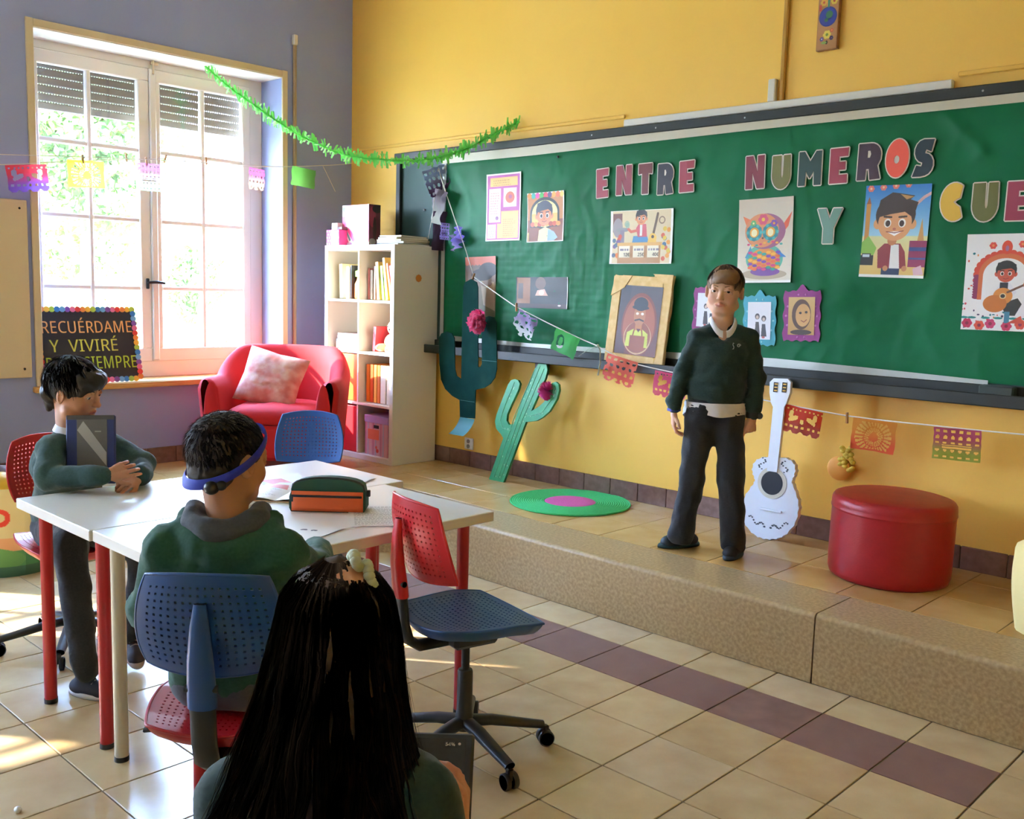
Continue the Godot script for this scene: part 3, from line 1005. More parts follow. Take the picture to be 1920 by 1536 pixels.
	a.rect(0.02, 0.02, 0.28, 0.85, "8f5a34").rect(0.04, 0.2, 0.14, 0.7, "5f4a40").ell(0.48, 0.2, 0.1, 0.2, "6a4a38").poly([0.38, 0.6, 0.42, 0.42, 0.56, 0.38, 0.63, 0.6], "d0a08a").ell(0.5, 0.5, 0.05, 0.08, "efdcc8").rect(0.0, 0.85, 1.0, 1.0, "3f2a26").ell(0.85, 0.9, 0.03, 0.03, "c8b0a0").rect(0.985, 0, 1, 1, "d8d2c8")
	poster("dark_photograph", a, "wide dark photograph of a seated figure by an orange doorway", Vector3(1.992, 1.458, 0.047), 0.427, 0.191, 0.5)
	# the portrait in a torn cardboard frame that leans on the tray
	var fr := thing("framed_portrait", "old torn tan cardboard frame holding an oval portrait, standing on the tray", "picture frame", Vector3(2.757, 1.058, 0.112))
	fr.rotation.x = deg_to_rad(-5.0)
	fr.rotation.z = deg_to_rad(-2.2)
	var cb := grain(mat("cardboard", "ffffff", 0.8), tex(0.02, "d3ab6c", "e6c68e", 120), 3.0)
	var edge := PackedVector2Array()
	var q := noise(9.0, 33, 2)
	for p in [[-0.2, 0], [0.205, 0], [0.205, 0.52], [0.075, 0.52], [0.06, 0.503], [-0.195, 0.505], [-0.2, 0.45]]:
		edge.append(Vector2(p[0], p[1]))
	var rough := PackedVector2Array()
	for i in edge.size():
		for k in 8:
			var e := edge[i].lerp(edge[(i + 1) % edge.size()], k / 8.0)
			rough.append(e + Vector2(q.get_noise_2d(e.x * 5, e.y * 5), q.get_noise_2d(e.x * 5 + 9, e.y * 5)) * 0.012)
	var bk := MB.new()
	bk.prism(rough, -0.008, 0.0)
	put("backing", bk, cb, fr)
	for b in [[Vector3(-0.172, 0.255, 0.006), Vector3(0.062, 0.5, 0.012)], [Vector3(0.175, 0.26, 0.006), Vector3(0.062, 0.5, 0.012)], [Vector3(0, 0.035, 0.006), Vector3(0.29, 0.068, 0.012)], [Vector3(0, 0.475, 0.006), Vector3(0.29, 0.07, 0.012)]]:
		put("border", bx(b[0], b[1], 0.004), cb, fr)
	var fold := MB.new()
	fold.prism(PackedVector2Array([Vector2(-0.205, 0.39), Vector2(-0.19, 0.505), Vector2(-0.07, 0.51), Vector2(-0.115, 0.44)]), 0.012, 0.016)
	put("corner_fold", fold, cb, fr)
	fold = MB.new()
	fold.prism(PackedVector2Array([Vector2(0.07, 0.525), Vector2(0.205, 0.525), Vector2(0.205, 0.44), Vector2(0.13, 0.485)]), 0.012, 0.016)
	put("corner_fold", fold, cb, fr)
	a = Art.new(240, 320, "4a3a3c")
	a.fade(0, 1, "4c4448", "6f3a30").rect(0, 0, 0.24, 1, "3c363c", 0.4).ell(0.52, 0.56, 0.42, 0.46, "7a3a2c").ell(0.52, 0.57, 0.38, 0.42, "a05434")
	a.ell(0.52, 0.75, 0.33, 0.24, "c9a070").ell(0.52, 0.74, 0.31, 0.23, "8c4a30").poly([0.24, 0.88, 0.26, 0.68, 0.42, 0.62, 0.62, 0.62, 0.76, 0.68, 0.78, 0.88], "c3c24e").rect(0.34, 0.72, 0.7, 0.93, "8f4a2c").line([0.4, 0.74, 0.44, 0.6], 0.03, "8f4a2c").line([0.64, 0.74, 0.6, 0.6], 0.03, "8f4a2c")
	a.rect(0.44, 0.52, 0.6, 0.64, "b3703f").ell(0.52, 0.42, 0.14, 0.16, "b07048").ell(0.52, 0.26, 0.17, 0.1, "2e2c32").ell(0.52, 0.31, 0.2, 0.035, "2e2c32").ell(0.46, 0.4, 0.035, 0.02, "e8d8c0").ell(0.58, 0.4, 0.035, 0.02, "e8d8c0").line([0.42, 0.5, 0.52, 0.48, 0.62, 0.5], 0.03, "3a2a26").poly([0.48, 0.62, 0.58, 0.62, 0.53, 0.67], "5a2c34")
	var pq := sheet_of(0.285, 0.385, 0.002, 8)
	put("portrait", pq, a.material(), fr, Vector3(0.008, 0.262, 0.012))
	# three paper picture frames with curly outlines
	for f in [[3.728, 1.382, 0.195, 0.245, "8e2b78", "purple curly paper frame with a brown painted face, the one clear of the child", 0], [3.497, 1.349, 0.182, 0.25, "3f9fb2", "turquoise curly paper frame with two dark standing figures", 1], [3.187, 1.392, 0.178, 0.235, "8e2b78", "purple curly paper frame with dark figures half hidden by the standing child", 2]]:
		var t := thing("paper_portrait", f[5], "picture frame", Vector3(f[0], f[1], 0.047), 0.0, "curly paper frames on the green paper")
		t.rotation.z = deg_to_rad(1.8 if f[6] < 2 else -1.0)
		var pts := PackedVector2Array()
		for k in 72:
			var an := TAU * k / 72.0
			var d := Vector2(cos(an), sin(an))
			var s: float = 1.0 / maxf(absf(d.x), absf(d.y))
			var p: Vector2 = d * s
			p.x *= f[2] / 2 * (1.0 + 0.05 * cos(p.y * 9.0))
			p.y *= f[3] / 2 * (1.0 + 0.035 * cos(p.x * 130.0))
			if absf(d.x) < 0.35 and d.y > 0:
				p.y += 0.028 * cos(d.x / 0.35 * PI / 2)
			pts.append(p)
		var pf := MB.new()
		pf.prism(pts, 0.0, 0.003)
		put("border", pf, mat("frame_" + f[4], f[4], 0.5), t)
		a = Art.new(120, 160, "d9c08c")
		if f[6] == 0:
			a.fade(0, 1, "caa468", "b98a4c").ell(0.5, 0.46, 0.36, 0.4, "5a3f30").ell(0.56, 0.48, 0.28, 0.3, "cf9c5e").ell(0.46, 0.42, 0.05, 0.03, "2e2420").ell(0.68, 0.4, 0.05, 0.03, "2e2420").line([0.5, 0.62, 0.6, 0.66, 0.7, 0.6], 0.03, "8a4a34").ell(0.5, 0.93, 0.4, 0.07, "4a3a34")
		else:
			a.rect(0, 0, 1, 1, "e3e1e6")
			for s in [0.42, 0.7]:
				a.ell(s, 0.3 + s * 0.2, 0.1, 0.08, "4a4448").ell(s, 0.32 + s * 0.2, 0.06, 0.05, "c9b5a8").poly([s - 0.1, 0.92, s - 0.07, 0.45 + s * 0.2, s + 0.07, 0.45 + s * 0.2, s + 0.14, 0.92], "4c484c").ell(s, 0.94, 0.07, 0.03, "b05a5a")
		put("picture", sheet_of(f[2] * 0.72, f[3] * 0.76, 0.001, 3), a.material(), t, Vector3(0, 0, 0.0035))
		var cr := MB.new()
		for k in 14:
			var an := TAU * k / 14.0
			cr.ball(Vector3(cos(an) * f[2] * 0.43, sin(an) * f[3] * 0.44, 0.003), Vector3(0.006, 0.006, 0.002), 4, 8)
		put("curls", cr, mat("curl_" + f[4], "b860a4" if f[6] != 1 else "7cc6cf", 0.5), t).set_meta("kind", "stuff")


# ---------------------------------------------------------------- the cut-out title letters
func outline(ch: String) -> Array:    # [outer polygon, hole or empty], in a unit box
	var P := func(l: Array): 
		var o := PackedVector2Array()
		for i in range(0, l.size(), 2):
			o.append(Vector2(l[i], l[i + 1]))
		return o
	match ch:
		"E": return [P.call([0, 0, 0.95, 0.0, 0.95, 0.24, 0.5, 0.24, 0.5, 0.38, 0.85, 0.38, 0.85, 0.61, 0.5, 0.61, 0.5, 0.76, 0.97, 0.76, 1.0, 1.0, 0.02, 1.0]), null]
		"N": return [P.call([0, 0, 0.36, 0, 0.36, 0.5, 0.62, 0, 1, 0, 1, 1, 0.64, 1, 0.64, 0.5, 0.38, 1, 0, 1]), null]
		"T": return [P.call([0.27, 0, 0.72, 0, 0.72, 0.68, 1.0, 0.66, 1, 1, 0, 1, 0, 0.66, 0.27, 0.68]), null]
		"M": return [P.call([0, 0, 0.3, 0, 0.32, 0.42, 0.5, 0.2, 0.68, 0.42, 0.7, 0, 1, 0, 1, 1, 0.76, 1, 0.5, 0.7, 0.24, 1, 0, 1]), null]
		"Y": return [P.call([0.27, 0, 0.68, 0, 0.68, 0.44, 1, 1, 0.64, 1, 0.5, 0.7, 0.34, 1, 0, 1, 0.27, 0.44]), null]
	var o := PackedVector2Array()
	match ch:
		"U":
			o = P.call([0.62, 1, 0.61, 0.42, 0.58, 0.34, 0.53, 0.34, 0.5, 0.42, 0.49, 1, 0.02, 1])
			for k in 13:
				var a := PI + PI * k / 12.0
				o.append(Vector2(0.5 + 0.5 * cos(a), 0.42 + 0.42 * sin(a)))
			o.append(Vector2(0.98, 1))
			return [o, null]
		"O":
			for k in 28:
				var a := TAU * k / 28.0
				o.append(Vector2(0.5 + 0.5 * cos(a), 0.5 + 0.5 * sin(a)))
			var hole := PackedVector2Array()
			for k in 14:
				var a := -TAU * k / 14.0
				hole.append(Vector2(0.48 + 0.11 * cos(a), 0.47 + 0.1 * sin(a)))
			return [o, hole]
		"C":
			for k in 19:
				var a := 0.95 + (TAU - 1.9) * k / 18.0
				o.append(Vector2(0.56 + 0.56 * cos(a), 0.5 + 0.5 * sin(a)) - Vector2(0.03, 0))
			o.append_array(P.call([0.76, 0.36, 0.62, 0.42, 0.5, 0.5, 0.62, 0.56, 0.76, 0.6]))
			return [o, null]
		"R":
			o = P.call([0, 0, 0.36, 0, 0.38, 0.3, 0.5, 0.3, 0.56, 0, 1.0, 0.02, 0.86, 0.38, 0.98, 0.55])
			for k in 8:
				var a := -0.2 + (PI / 2 + 0.2) * k / 7.0
				o.append(Vector2(0.55 + 0.44 * cos(a), 0.68 + 0.32 * sin(a)))
			o.append(Vector2(0.02, 1))
			return [o, P.call([0.42, 0.6, 0.42, 0.78, 0.52, 0.78, 0.56, 0.69, 0.52, 0.6])]
		"S":
			o = P.call([0.02, 0.0, 0.4, 0.0])
			for k in 8:
				var a := -PI / 2 + 0.2 + (PI - 0.2) * k / 7.0
				o.append(Vector2(0.55 + 0.42 * cos(a), 0.32 + 0.3 * sin(a)))
			o.append_array(P.call([0.56, 0.66, 0.6, 0.72, 0.84, 0.66, 0.95, 0.98]))
			for k in 8:
				var a := PI / 2 + 0.1 + (PI - 0.2) * k / 7.0
				o.append(Vector2(0.5 + 0.44 * cos(a), 0.68 + 0.31 * sin(a)))
			o.append_array(P.call([0.46, 0.34, 0.42, 0.27, 0.18, 0.3]))
			return [o, null]
	return [o, null]


func with_hole(p: PackedVector2Array, hole) -> PackedVector2Array:     # joins a hole to its outline by a hair-thin cut
	if hole == null:
		return p
	var outer := p.duplicate()
	if Geometry2D.is_polygon_clockwise(outer):
		outer.reverse()
	var h: PackedVector2Array = hole.duplicate()
	if not Geometry2D.is_polygon_clockwise(h):
		h.reverse()
	var bi := 0
	var bj := 0
	var best := INF
	for i in outer.size():
		for j in h.size():
			var d := outer[i].distance_to(h[j])
			if d < best:
				best = d
				bi = i
				bj = j
	var r := PackedVector2Array()
	for i in outer.size():
		r.append(outer[(bi + i) % outer.size()])
	var t := (outer[(bi + 1) % outer.size()] - outer[(bi - 1 + outer.size()) % outer.size()]).normalized() * 0.0002
	r.append(outer[bi] - t)
	for j in h.size():
		r.append(h[(bj + j) % h.size()] + (-t if j == 0 else Vector2.ZERO))
	r.append(h[bj] + t * 0.5)
	return r


func letters() -> void:
	mat("letter_rim", "ded3c8", 0.5)
	var rows := [
		["E", 2.443, 2.093, 0.094, 0.172, 3.0, "9c3343", "first letter of the word ENTRE, a dark red E"],
		["N", 2.597, 2.102, 0.115, 0.174, 1.0, "8c2f3d", "red N, second letter of the word ENTRE"],
		["T", 2.744, 2.101, 0.098, 0.176, 1.0, "6d2c2c", "maroon T in the middle of the word ENTRE"],
		["R", 2.879, 2.093, 0.11, 0.175, 1.0, "2e2630", "blackish R, fourth letter of the word ENTRE"],
		["E", 3.017, 2.098, 0.1, 0.174, 2.0, "9c3343", "last letter of the word ENTRE, a dark red E"],
		["N", 3.426, 2.095, 0.112, 0.175, 1.5, "7f2a3a", "maroon N that begins the word NUMEROS"],
		["U", 3.572, 2.086, 0.108, 0.176, 1.0, "6e6a2c", "olive U, second letter of the word NUMEROS"],
		["M", 3.725, 2.095, 0.126, 0.174, 0.5, "1c3c33", "dark green M in the word NUMEROS"],
		["E", 3.873, 2.098, 0.099, 0.175, 1.0, "9c3346", "dark red E in the middle of the word NUMEROS"],
		["R", 4.02, 2.107, 0.118, 0.178, 0.0, "3a1f30", "plum R in the word NUMEROS"],
		["O", 4.151, 2.113, 0.112, 0.183, -1.5, "e8543f", "orange red oval O in the word NUMEROS"],
		["S", 4.27, 2.107, 0.1, 0.177, -1.0, "172a36", "navy S that ends the word NUMEROS"],
		["Y", 3.843, 1.817, 0.135, 0.177, 0.0, "6f9383", "grey green Y alone between the owl and the jacket pictures"],
		["C", 4.415, 1.907, 0.112, 0.177, 1.0, "d9ab35", "yellow C below the end of the word NUMEROS"],
		["U", 4.547, 1.901, 0.112, 0.175, 0.5, "66662c", "olive U between the yellow C and a red E"],
		["E", 4.68, 1.901, 0.1, 0.173, 0.0, "98304a", "red E cut by the picture edge beside the olive U"]]
	for r in rows:
		var t := thing("paper_letter", r[7], "letter", Vector3(r[1], r[2], 0.05), 0.0, "title letters on the green paper")
		t.rotation.z = deg_to_rad(r[5])
		var sh := outline(r[0])
		var s := Vector2(r[3], r[4])
		var o := PackedVector2Array()
		for p in sh[0]:
			o.append((p - Vector2(0.5, 0.5)) * s * 0.93)
		var h = null
		if sh[1] != null:
			h = PackedVector2Array()
			for p in sh[1]:
				h.append((p - Vector2(0.5, 0.5)) * s)
		var rim := Geometry2D.offset_polygon(o, 0.0055, Geometry2D.JOIN_ROUND)
		var a := MB.new()
		a.prism(rim[0], 0.0, 0.0025)
		put("rim", a, M.letter_rim, t)
		var b := MB.new()
		b.prism(with_hole(o, h), 0.0025, 0.0042)
		put("face", b, mat("letter_" + r[6], r[6], 0.5), t)


func poly2(l: Array, flip_x := 1.0) -> PackedVector2Array:
	var o := PackedVector2Array()
	for i in range(0, l.size(), 2):
		o.append(Vector2(l[i] * flip_x, l[i + 1]))
	return o


func smooth_poly(p: PackedVector2Array, rounds := 1) -> PackedVector2Array:
	for r in rounds:
		var o := PackedVector2Array()
		for i in p.size():
			var a := p[i]
			var b := p[(i + 1) % p.size()]
			o.append(a.lerp(b, 0.25))
			o.append(a.lerp(b, 0.75))
		p = o
	return p


func wall_things() -> void:
	mat("yellow_conduit", "b9862e", 0.45)
	mat("tan_conduit", "b39a7c", 0.45)
	var m := MB.new()
	m.box(Vector3(3.528, 3.09, 0.011), Vector3(0.026, 1.3, 0.022), 0.006)
	lone("cable_conduit", m, M.yellow_conduit, "upright yellow painted conduit on the yellow wall above the chalkboard", "conduit", "cable conduits")
	m = MB.new()
	m.box(Vector3(1.3, 2.462, 0.006), Vector3(2.5, 0.022, 0.012), 0.004)
	lone("cable_conduit", m, mat("yellow_ridge", "f0bb50", 0.45), "thin level yellow conduit above the chalkboard from the corner to the white trunking", "conduit", "cable conduits")
	m = MB.new()
	m.box(Vector3(4.9, 2.462, 0.006), Vector3(1.05, 0.022, 0.012), 0.004)
	lone("cable_conduit", m, M.yellow_ridge, "short level yellow conduit past the far end of the white trunking", "conduit", "cable conduits")
	m = MB.new()
	m.box(Vector3(3.46, 2.42, 0.016), Vector3(1.8, 0.04, 0.032), 0.004)
	m.box(Vector3(3.478, 2.495, 0.016), Vector3(0.04, 0.11, 0.032), 0.004)
	lone("cable_trunking", m, M.white_plastic, "white plastic trunking along the top of the chalkboard with a short upright piece", "trunking")
	m = MB.new()
	m.box(Vector3(0.011, 1.78, 0.505), Vector3(0.02, 2.74, 0.026), 0.006)
	var t := thing("cable_conduit", "tan conduit running down the purple wall beside the window", "conduit", Vector3.ZERO, 0.0, "cable conduits")
	put("pipe", m, M.tan_conduit, t)
	put("cap", bx(Vector3(0.016, 3.16, 0.507), Vector3(0.032, 0.07, 0.034), 0.005), M.white_plastic, t)
	# wall panel left of the window
	t = thing("wall_panel", "cream board screwed to the purple wall left of the window", "panel")
	put("board", bx(Vector3(0.011, 1.393, 2.98), Vector3(0.02, 1.03, 1.295), 0.004), mat("cream_board", "d8c6a0", 0.5), t)
	for s in [[1.86, 2.375], [0.93, 2.375], [1.86, 3.58], [0.93, 3.58]]:
		var q := MB.new()
		q.ball(Vector3(0.021, s[0], s[1]), Vector3(0.003, 0.007, 0.007), 6, 10)
		put("screw", q, M.dark_metal, t)
	# socket
	t = thing("wall_socket", "white double wall socket low on the yellow wall behind the tall dark cactus", "socket", Vector3(1.337, 0.43, 0.0))
	put("plate", bx(Vector3(0, 0, 0.006), Vector3(0.082, 0.078, 0.012), 0.004), M.white_plastic, t)
	for s in [-0.017, 0.017]:
		var q := MB.new()
		q.xf = Transform3D(Basis(Vector3.RIGHT, PI / 2), Vector3(0, s, 0.012))
		q.lathe(PackedVector2Array([Vector2(0.001, 0.001), Vector2(0.012, 0.001), Vector2(0.014, 0.003), Vector2(0.014, 0.0)]), 16)
		put("outlet", q, mat("grey_plastic", "9a9a96", 0.4), t)
	# painted wooden cross above the board
	t = thing("painted_cross", "painted wooden plaque with a blue globe high on the yellow wall", "cross", Vector3(3.757, 2.65, 0.004))
	var wd := grain(mat("plaque_wood", "ffffff", 0.5), tex(0.03, "8a5a34", "b0794a", 140), 4.0)
	var q2 := PackedVector2Array([Vector2(-0.052, 0), Vector2(0.052, 0), Vector2(0.052, 0.31), Vector2(0.17, 0.31), Vector2(0.17, 0.42), Vector2(0.052, 0.42), Vector2(0.052, 0.53), Vector2(-0.052, 0.53), Vector2(-0.052, 0.42), Vector2(-0.17, 0.42), Vector2(-0.17, 0.31), Vector2(-0.052, 0.31)])
	m = MB.new()
	m.prism(q2, 0.0, 0.026)
	put("wood", m, wd, t)
	var a := Art.new(100, 300, "b5804e")
	a.ell(0.5, 0.5, 0.46, 0.155, "2b2f86").ell(0.5, 0.5, 0.41, 0.135, "35419c").ell(0.56, 0.47, 0.18, 0.06, "2f6a48").ell(0.42, 0.55, 0.1, 0.03, "2f6a48")
	a.line([0.5, 0.34, 0.5, 0.2, 0.46, 0.0], 0.12, "3f8f74").line([0.42, 0.34, 0.44, 0.1], 0.05, "e8a05a").flower(0.25, 0.27, 0.17, "e0b04a", "c8502f").flower(0.78, 0.27, 0.17, "d8c04a", "b0402f").flower(0.25, 0.15, 0.14, "efe6d4", "7a2f5a").flower(0.76, 0.13, 0.15, "efe0c8", "5a2f6a").rect(0.03, 0.3, 0.14, 0.4, "c8402f")
	a.flower(0.5, 0.78, 0.2, "e8cf5a", "7f8f3a").flower(0.24, 0.84, 0.1, "5a4a9a", "efe6e0").flower(0.74, 0.84, 0.1, "2f2f5a", "8a3f5a").flower(0.74, 0.72, 0.09, "c85a3a", "e8a04a").ell(0.5, 0.9, 0.06, 0.03, "2f2a20").ell(0.36, 0.9, 0.14, 0.02, "8fae5a")
	var mm := MB.new()
	mm.quad(Vector3(-0.049, 0.004, 0.0268), Vector3(0.049, 0.004, 0.0268), Vector3(0.049, 0.3, 0.0268), Vector3(-0.049, 0.3, 0.0268))
	put("painting", mm, a.material(0.4), t)
	# the lettered sign that leans in the window
	t = thing("lettered_sign", "black sign with hand cut Spanish words and a scalloped rainbow border, leaning in the window", "sign", Vector3(-0.018, 0.8215, 1.95), PI / 2)
	t.rotate_object_local(Vector3.RIGHT, deg_to_rad(-14.0))
	put("backing", bx(Vector3(0, 0.24, -0.003), Vector3(0.6, 0.45, 0.006), 0.001), mat("black_card", "26242a", 0.6), t)
	var cols := ["e23b34", "f08a3c", "f4b83a", "b4d04a", "3f86d0", "7ab8ea", "8a55b0", "e86f9c"]
	var k := 0
	var disc := MB.new()
	disc.xf = Transform3D(Basis(Vector3.RIGHT, PI / 2), Vector3.ZERO)
	disc.lathe(PackedVector2Array([Vector2(0.018, 0), Vector2(0.018, 0.003), Vector2(0.0001, 0.0032)]), 18)
	var dm := disc.mesh()
	var spots := []
	for i in 20:
		spots.append(Vector3(-0.298 + i * 0.0314, 0.468, 0.0))
	for i in 14:
		spots.append(Vector3(0.302, 0.44 - i * 0.0315, 0.0))
	for i in 19:
		spots.append(Vector3(0.27 - i * 0.0314, 0.018, 0.0))
	for i in 13:
		spots.append(Vector3(-0.302, 0.05 + i * 0.0315, 0.0))
	for p in spots:
		put("scallop", dm, mat("card_" + cols[k % 8], cols[k % 8], 0.6), t, p + Vector3(0, 0, 0.0005 * (k % 3)))
		k += 1
	var lines := [["RECUÉRDAME", 0.355, 0.56, "f4b26a", 0.0], ["Y  VIVIRÉ", 0.238, 0.42, "d8d65a", -0.03], ["PARA SIEMPRE", 0.128, 0.56, "b6cf3c", 0.005]]
	var f := SystemFont.new()
	f.font_names = PackedStringArray(["Droid Sans"])
	for l in lines:
		var tm := TextMesh.new()
		tm.font = f
		tm.text = l[0]
		tm.font_size = 64
		tm.pixel_size = 0.0017
		tm.depth = 0.002
		var o := put("lettering", tm, mat("ink_" + l[3], l[3], 0.6), t)
		var w: float = tm.get_aabb().size.x
		o.scale = Vector3(l[2] / maxf(w, 0.01), 0.078 / maxf(tm.get_aabb().size.y, 0.01) * (1.25 if "É" in l[0] else 1.0), 1.0)
		o.position = Vector3(l[4], l[1], 0.0015)


# ---------------------------------------------------------------- cut paper flags on strings
# a sheet of tissue with its cut-outs; hole(x, y) says where paper is missing (x, y in 0..1, y down)
func papel(w: float, h: float, top: String, low: String, hole: Callable, seed_: int, bend := 0.012) -> MB:
	var m := MB.new()
	var nx := 48
	var ny := 34
	var n := noise(1.6, seed_, 2)
	var c0 := hexc(top)
	var c1 := hexc(low)
	var at := {}
	for j in ny:
		for i in nx:
			if hole.call((i + 0.5) / nx, (j + 0.5) / ny):
				continue
			var id := []
			for q in [[0, 0], [1, 0], [1, 1], [0, 1]]:
				var a: int = i + q[0]
				var b: int = j + q[1]
				var key: int = a * 1000 + b
				if not at.has(key):
					var x := float(a) / nx
					var y := float(b) / ny
					m.col = c0.lerp(c1, smoothstep(0.25, 0.85, y))
					at[key] = m.vert(Vector3((x - 0.5) * w, -y * h, bend * (n.get_noise_2d(x * 1.5, y) + 0.5 * sin(x * 7.0 + seed_) * y)), Vector3(0.12 * cos(x * 7.0 + seed_), 0.0, 1.0))
				id.append(at[key])
			m.face(id[0], id[2], id[1])
			m.face(id[0], id[3], id[2])
	return m


func scallops(x: float, y: float, n: float, from := 0.84) -> bool:
	return y > from + (1.0 - from) * sqrt(maxf(0.0, 1.0 - pow(fposmod(x * n, 1.0) * 2.0 - 1.0, 2.0)))


func tissue() -> StandardMaterial3D:
	var m := vcol(mat("tissue_paper", "ffffff", 0.7))
	m.backlight_enabled = true
	m.backlight = Color(1.0, 1.0, 1.0)
	m.cull_mode = BaseMaterial3D.CULL_DISABLED
	return m


func flag(label: String, mesh: MB, at: Vector3, turn: float, roll: float, group: String) -> Node3D:
	var o := put("paper_flag", mesh, tissue(), null, at)
	o.rotation = Vector3(0, turn, roll)
	tag(o, label, "paper flag", group)
	return o


func peg(label: String, at: Vector3, turn: float, roll: float) -> void:
	var t := thing("clothespin", label, "clothespin", at, turn, "clothespins on the flag strings")
	t.rotation.z = roll
	for s in [-1, 1]:
		put("jaw", bx(Vector3(0, 0, s * 0.004), Vector3(0.009, 0.052, 0.006), 0.0015), mat("peg_wood", "b98a5a", 0.6), t)


func line_of(pts: Array, sag: float) -> PackedVector3Array:
	var o := PackedVector3Array()
	for i in pts.size() - 1:
		for k in 8:
			var t := k / 8.0
			o.append((pts[i] as Vector3).lerp(pts[i + 1], t) - Vector3(0, sag * 4.0 * t * (1.0 - t), 0))
	o.append(pts[-1])
	return o


func garlands() -> void:
	var sun_cut := func(x: float, y: float):
		var d := Vector2((x - 0.5) * 1.45, (y - 0.55))
		var r := d.length()
		if x < 0.06 or x > 0.94 or y < 0.1 or y > 0.93:
			return false
		return r > 0.16 and r < 0.62 and fposmod(d.angle() / TAU * 26.0, 1.0) > 0.42 and fposmod(r * 3.3, 1.0) > 0.14
	var doves := func(x: float, y: float):
		if scallops(x, y, 4.0):
			return true
		for s in [0.27, 0.73]:
			var u: float = (x - s) * (1.0 if s < 0.5 else -1.0)
			if pow(u / 0.13, 2) + pow((y - 0.45 + u * 0.6) / 0.1, 2) < 1.0 or pow((u + 0.08) / 0.07, 2) + pow((y - 0.3) / 0.14, 2) < 1.0:
				return true
		return pow((x - 0.5) / 0.05, 2) + pow((y - 0.52) / 0.09, 2) < 1.0 or (y > 0.08 and y < 0.15 and fposmod(x * 9.0, 1.0) > 0.6) or (y > 0.72 and y < 0.8 and fposmod(x * 7.0, 1.0) > 0.5)
	var bands := func(x: float, y: float):
		if x < 0.05 or x > 0.95 or y < 0.06 or y > 0.95:
			return false
		if y > 0.5 and y < 0.68:
			return absf(x - 0.5) < 0.32 and fposmod(y * 14.0, 1.0) > 0.4
		return pow(fposmod(x * 6.0, 1.0) - 0.5, 2) + pow(fposmod(y * 5.0, 1.0) - 0.5, 2) < 0.09 and absf(y - 0.86) > 0.02
	var lace := func(x: float, y: float):
		return scallops(x, y, 3.0, 0.8) or (y > 0.1 and pow(fposmod(x * 5.0 + floor(y * 4.0) * 0.5, 1.0) - 0.5, 2) + pow(fposmod(y * 4.0, 1.0) - 0.5, 2) < 0.07)
	var plain := func(_x: float, _y: float): return false
	mat("white_string", "e9e4dc", 0.7)
	var G1 := "paper flags on the string before the window"
	var G2 := "paper flags on the string before the chalkboard"
	# string before the window: from the corner along the purple wall
	var m := MB.new()
	m.tube(line_of([Vector3(0.03, 2.37, 0.02), Vector3(0.12, 2.31, 0.37), Vector3(0.12, 2.24, 0.945), Vector3(0.12, 2.225, 1.56), Vector3(0.12, 2.175, 1.93), Vector3(0.12, 2.125, 2.26), Vector3(0.12, 2.085, 2.5), Vector3(0.12, 2.08, 3.4)], 0.003), func(_t): return 0.0028, 6)
	lone("flag_string", m, M.white_string, "white string of paper flags stretched before the window", "string", "flag strings")
	m = MB.new()
	m.tube(line_of([Vector3(0.1, 2.32, 0.3), Vector3(0.125, 2.265, 0.7), Vector3(0.14, 2.235, 1.2), Vector3(0.14, 2.19, 1.9), Vector3(0.13, 2.14, 2.5), Vector3(0.12, 2.16, 3.4)], 0.0), func(_t): return 0.0022, 6)
	lone("flag_string", m, M.white_string, "second thinner white string twisted beside the window flag string", "string", "flag strings")
	m = MB.new()
	m.tube(PackedVector3Array([Vector3(0.105, 2.312, 0.33), Vector3(0.115, 2.27, 0.31), Vector3(0.12, 2.2, 0.27), Vector3(0.13, 2.14, 0.24)]), func(_t): return 0.004, 6, true, 0.4)
	lone("loose_ribbon", m, M.white_string, "short loose white string end hanging beside the green flag", "ribbon")
	flag("red to purple paper flag with cut-out doves over the window casing", papel(0.225, 0.15, "d6404e", "7a55b8", doves, 3), Vector3(0.13, 2.098, 2.372), PI / 2, 0.13, G1)
	flag("yellow to orange paper flag with a cut-out sun before the left casement", papel(0.215, 0.155, "dcd23a", "f07a3c", sun_cut, 5), Vector3(0.13, 2.158, 2.035), PI / 2, 0.05, G1)
	flag("violet paper flag with a pale green hem before the window post", papel(0.14, 0.165, "b85af0", "8fe0a8", bands, 7), Vector3(0.13, 2.183, 1.645), PI / 2 - 0.1, 0.02, G1)
	flag("pink to orange paper flag before the right casement", papel(0.13, 0.14, "f0508c", "f59a6a", lace, 9), Vector3(0.13, 2.233, 0.882), PI / 2 + 0.1, -0.04, G1)
	flag("plain green paper flag beside the tan conduit", papel(0.195, 0.13, "6aa84a", "74b052", plain, 11), Vector3(0.13, 2.277, 0.505), PI / 2, -0.08, G1)
	for p in [[0.13, 2.165, 2.05, "wooden clothespin on top of the yellow sun flag"], [0.125, 2.205, 1.785, "wooden clothespin between the yellow and the violet flag"], [0.13, 2.195, 1.66, "wooden clothespin on top of the violet flag"], [0.125, 2.225, 1.535, "leaning clothespin just past the violet flag"], [0.125, 2.243, 1.255, "clothespin alone on the string in the bright right casement"]]:
		peg(p[3], Vector3(p[0], p[1], p[2]), PI / 2, 0.12 if p[2] > 1.6 or p[2] < 1.3 else -0.3)
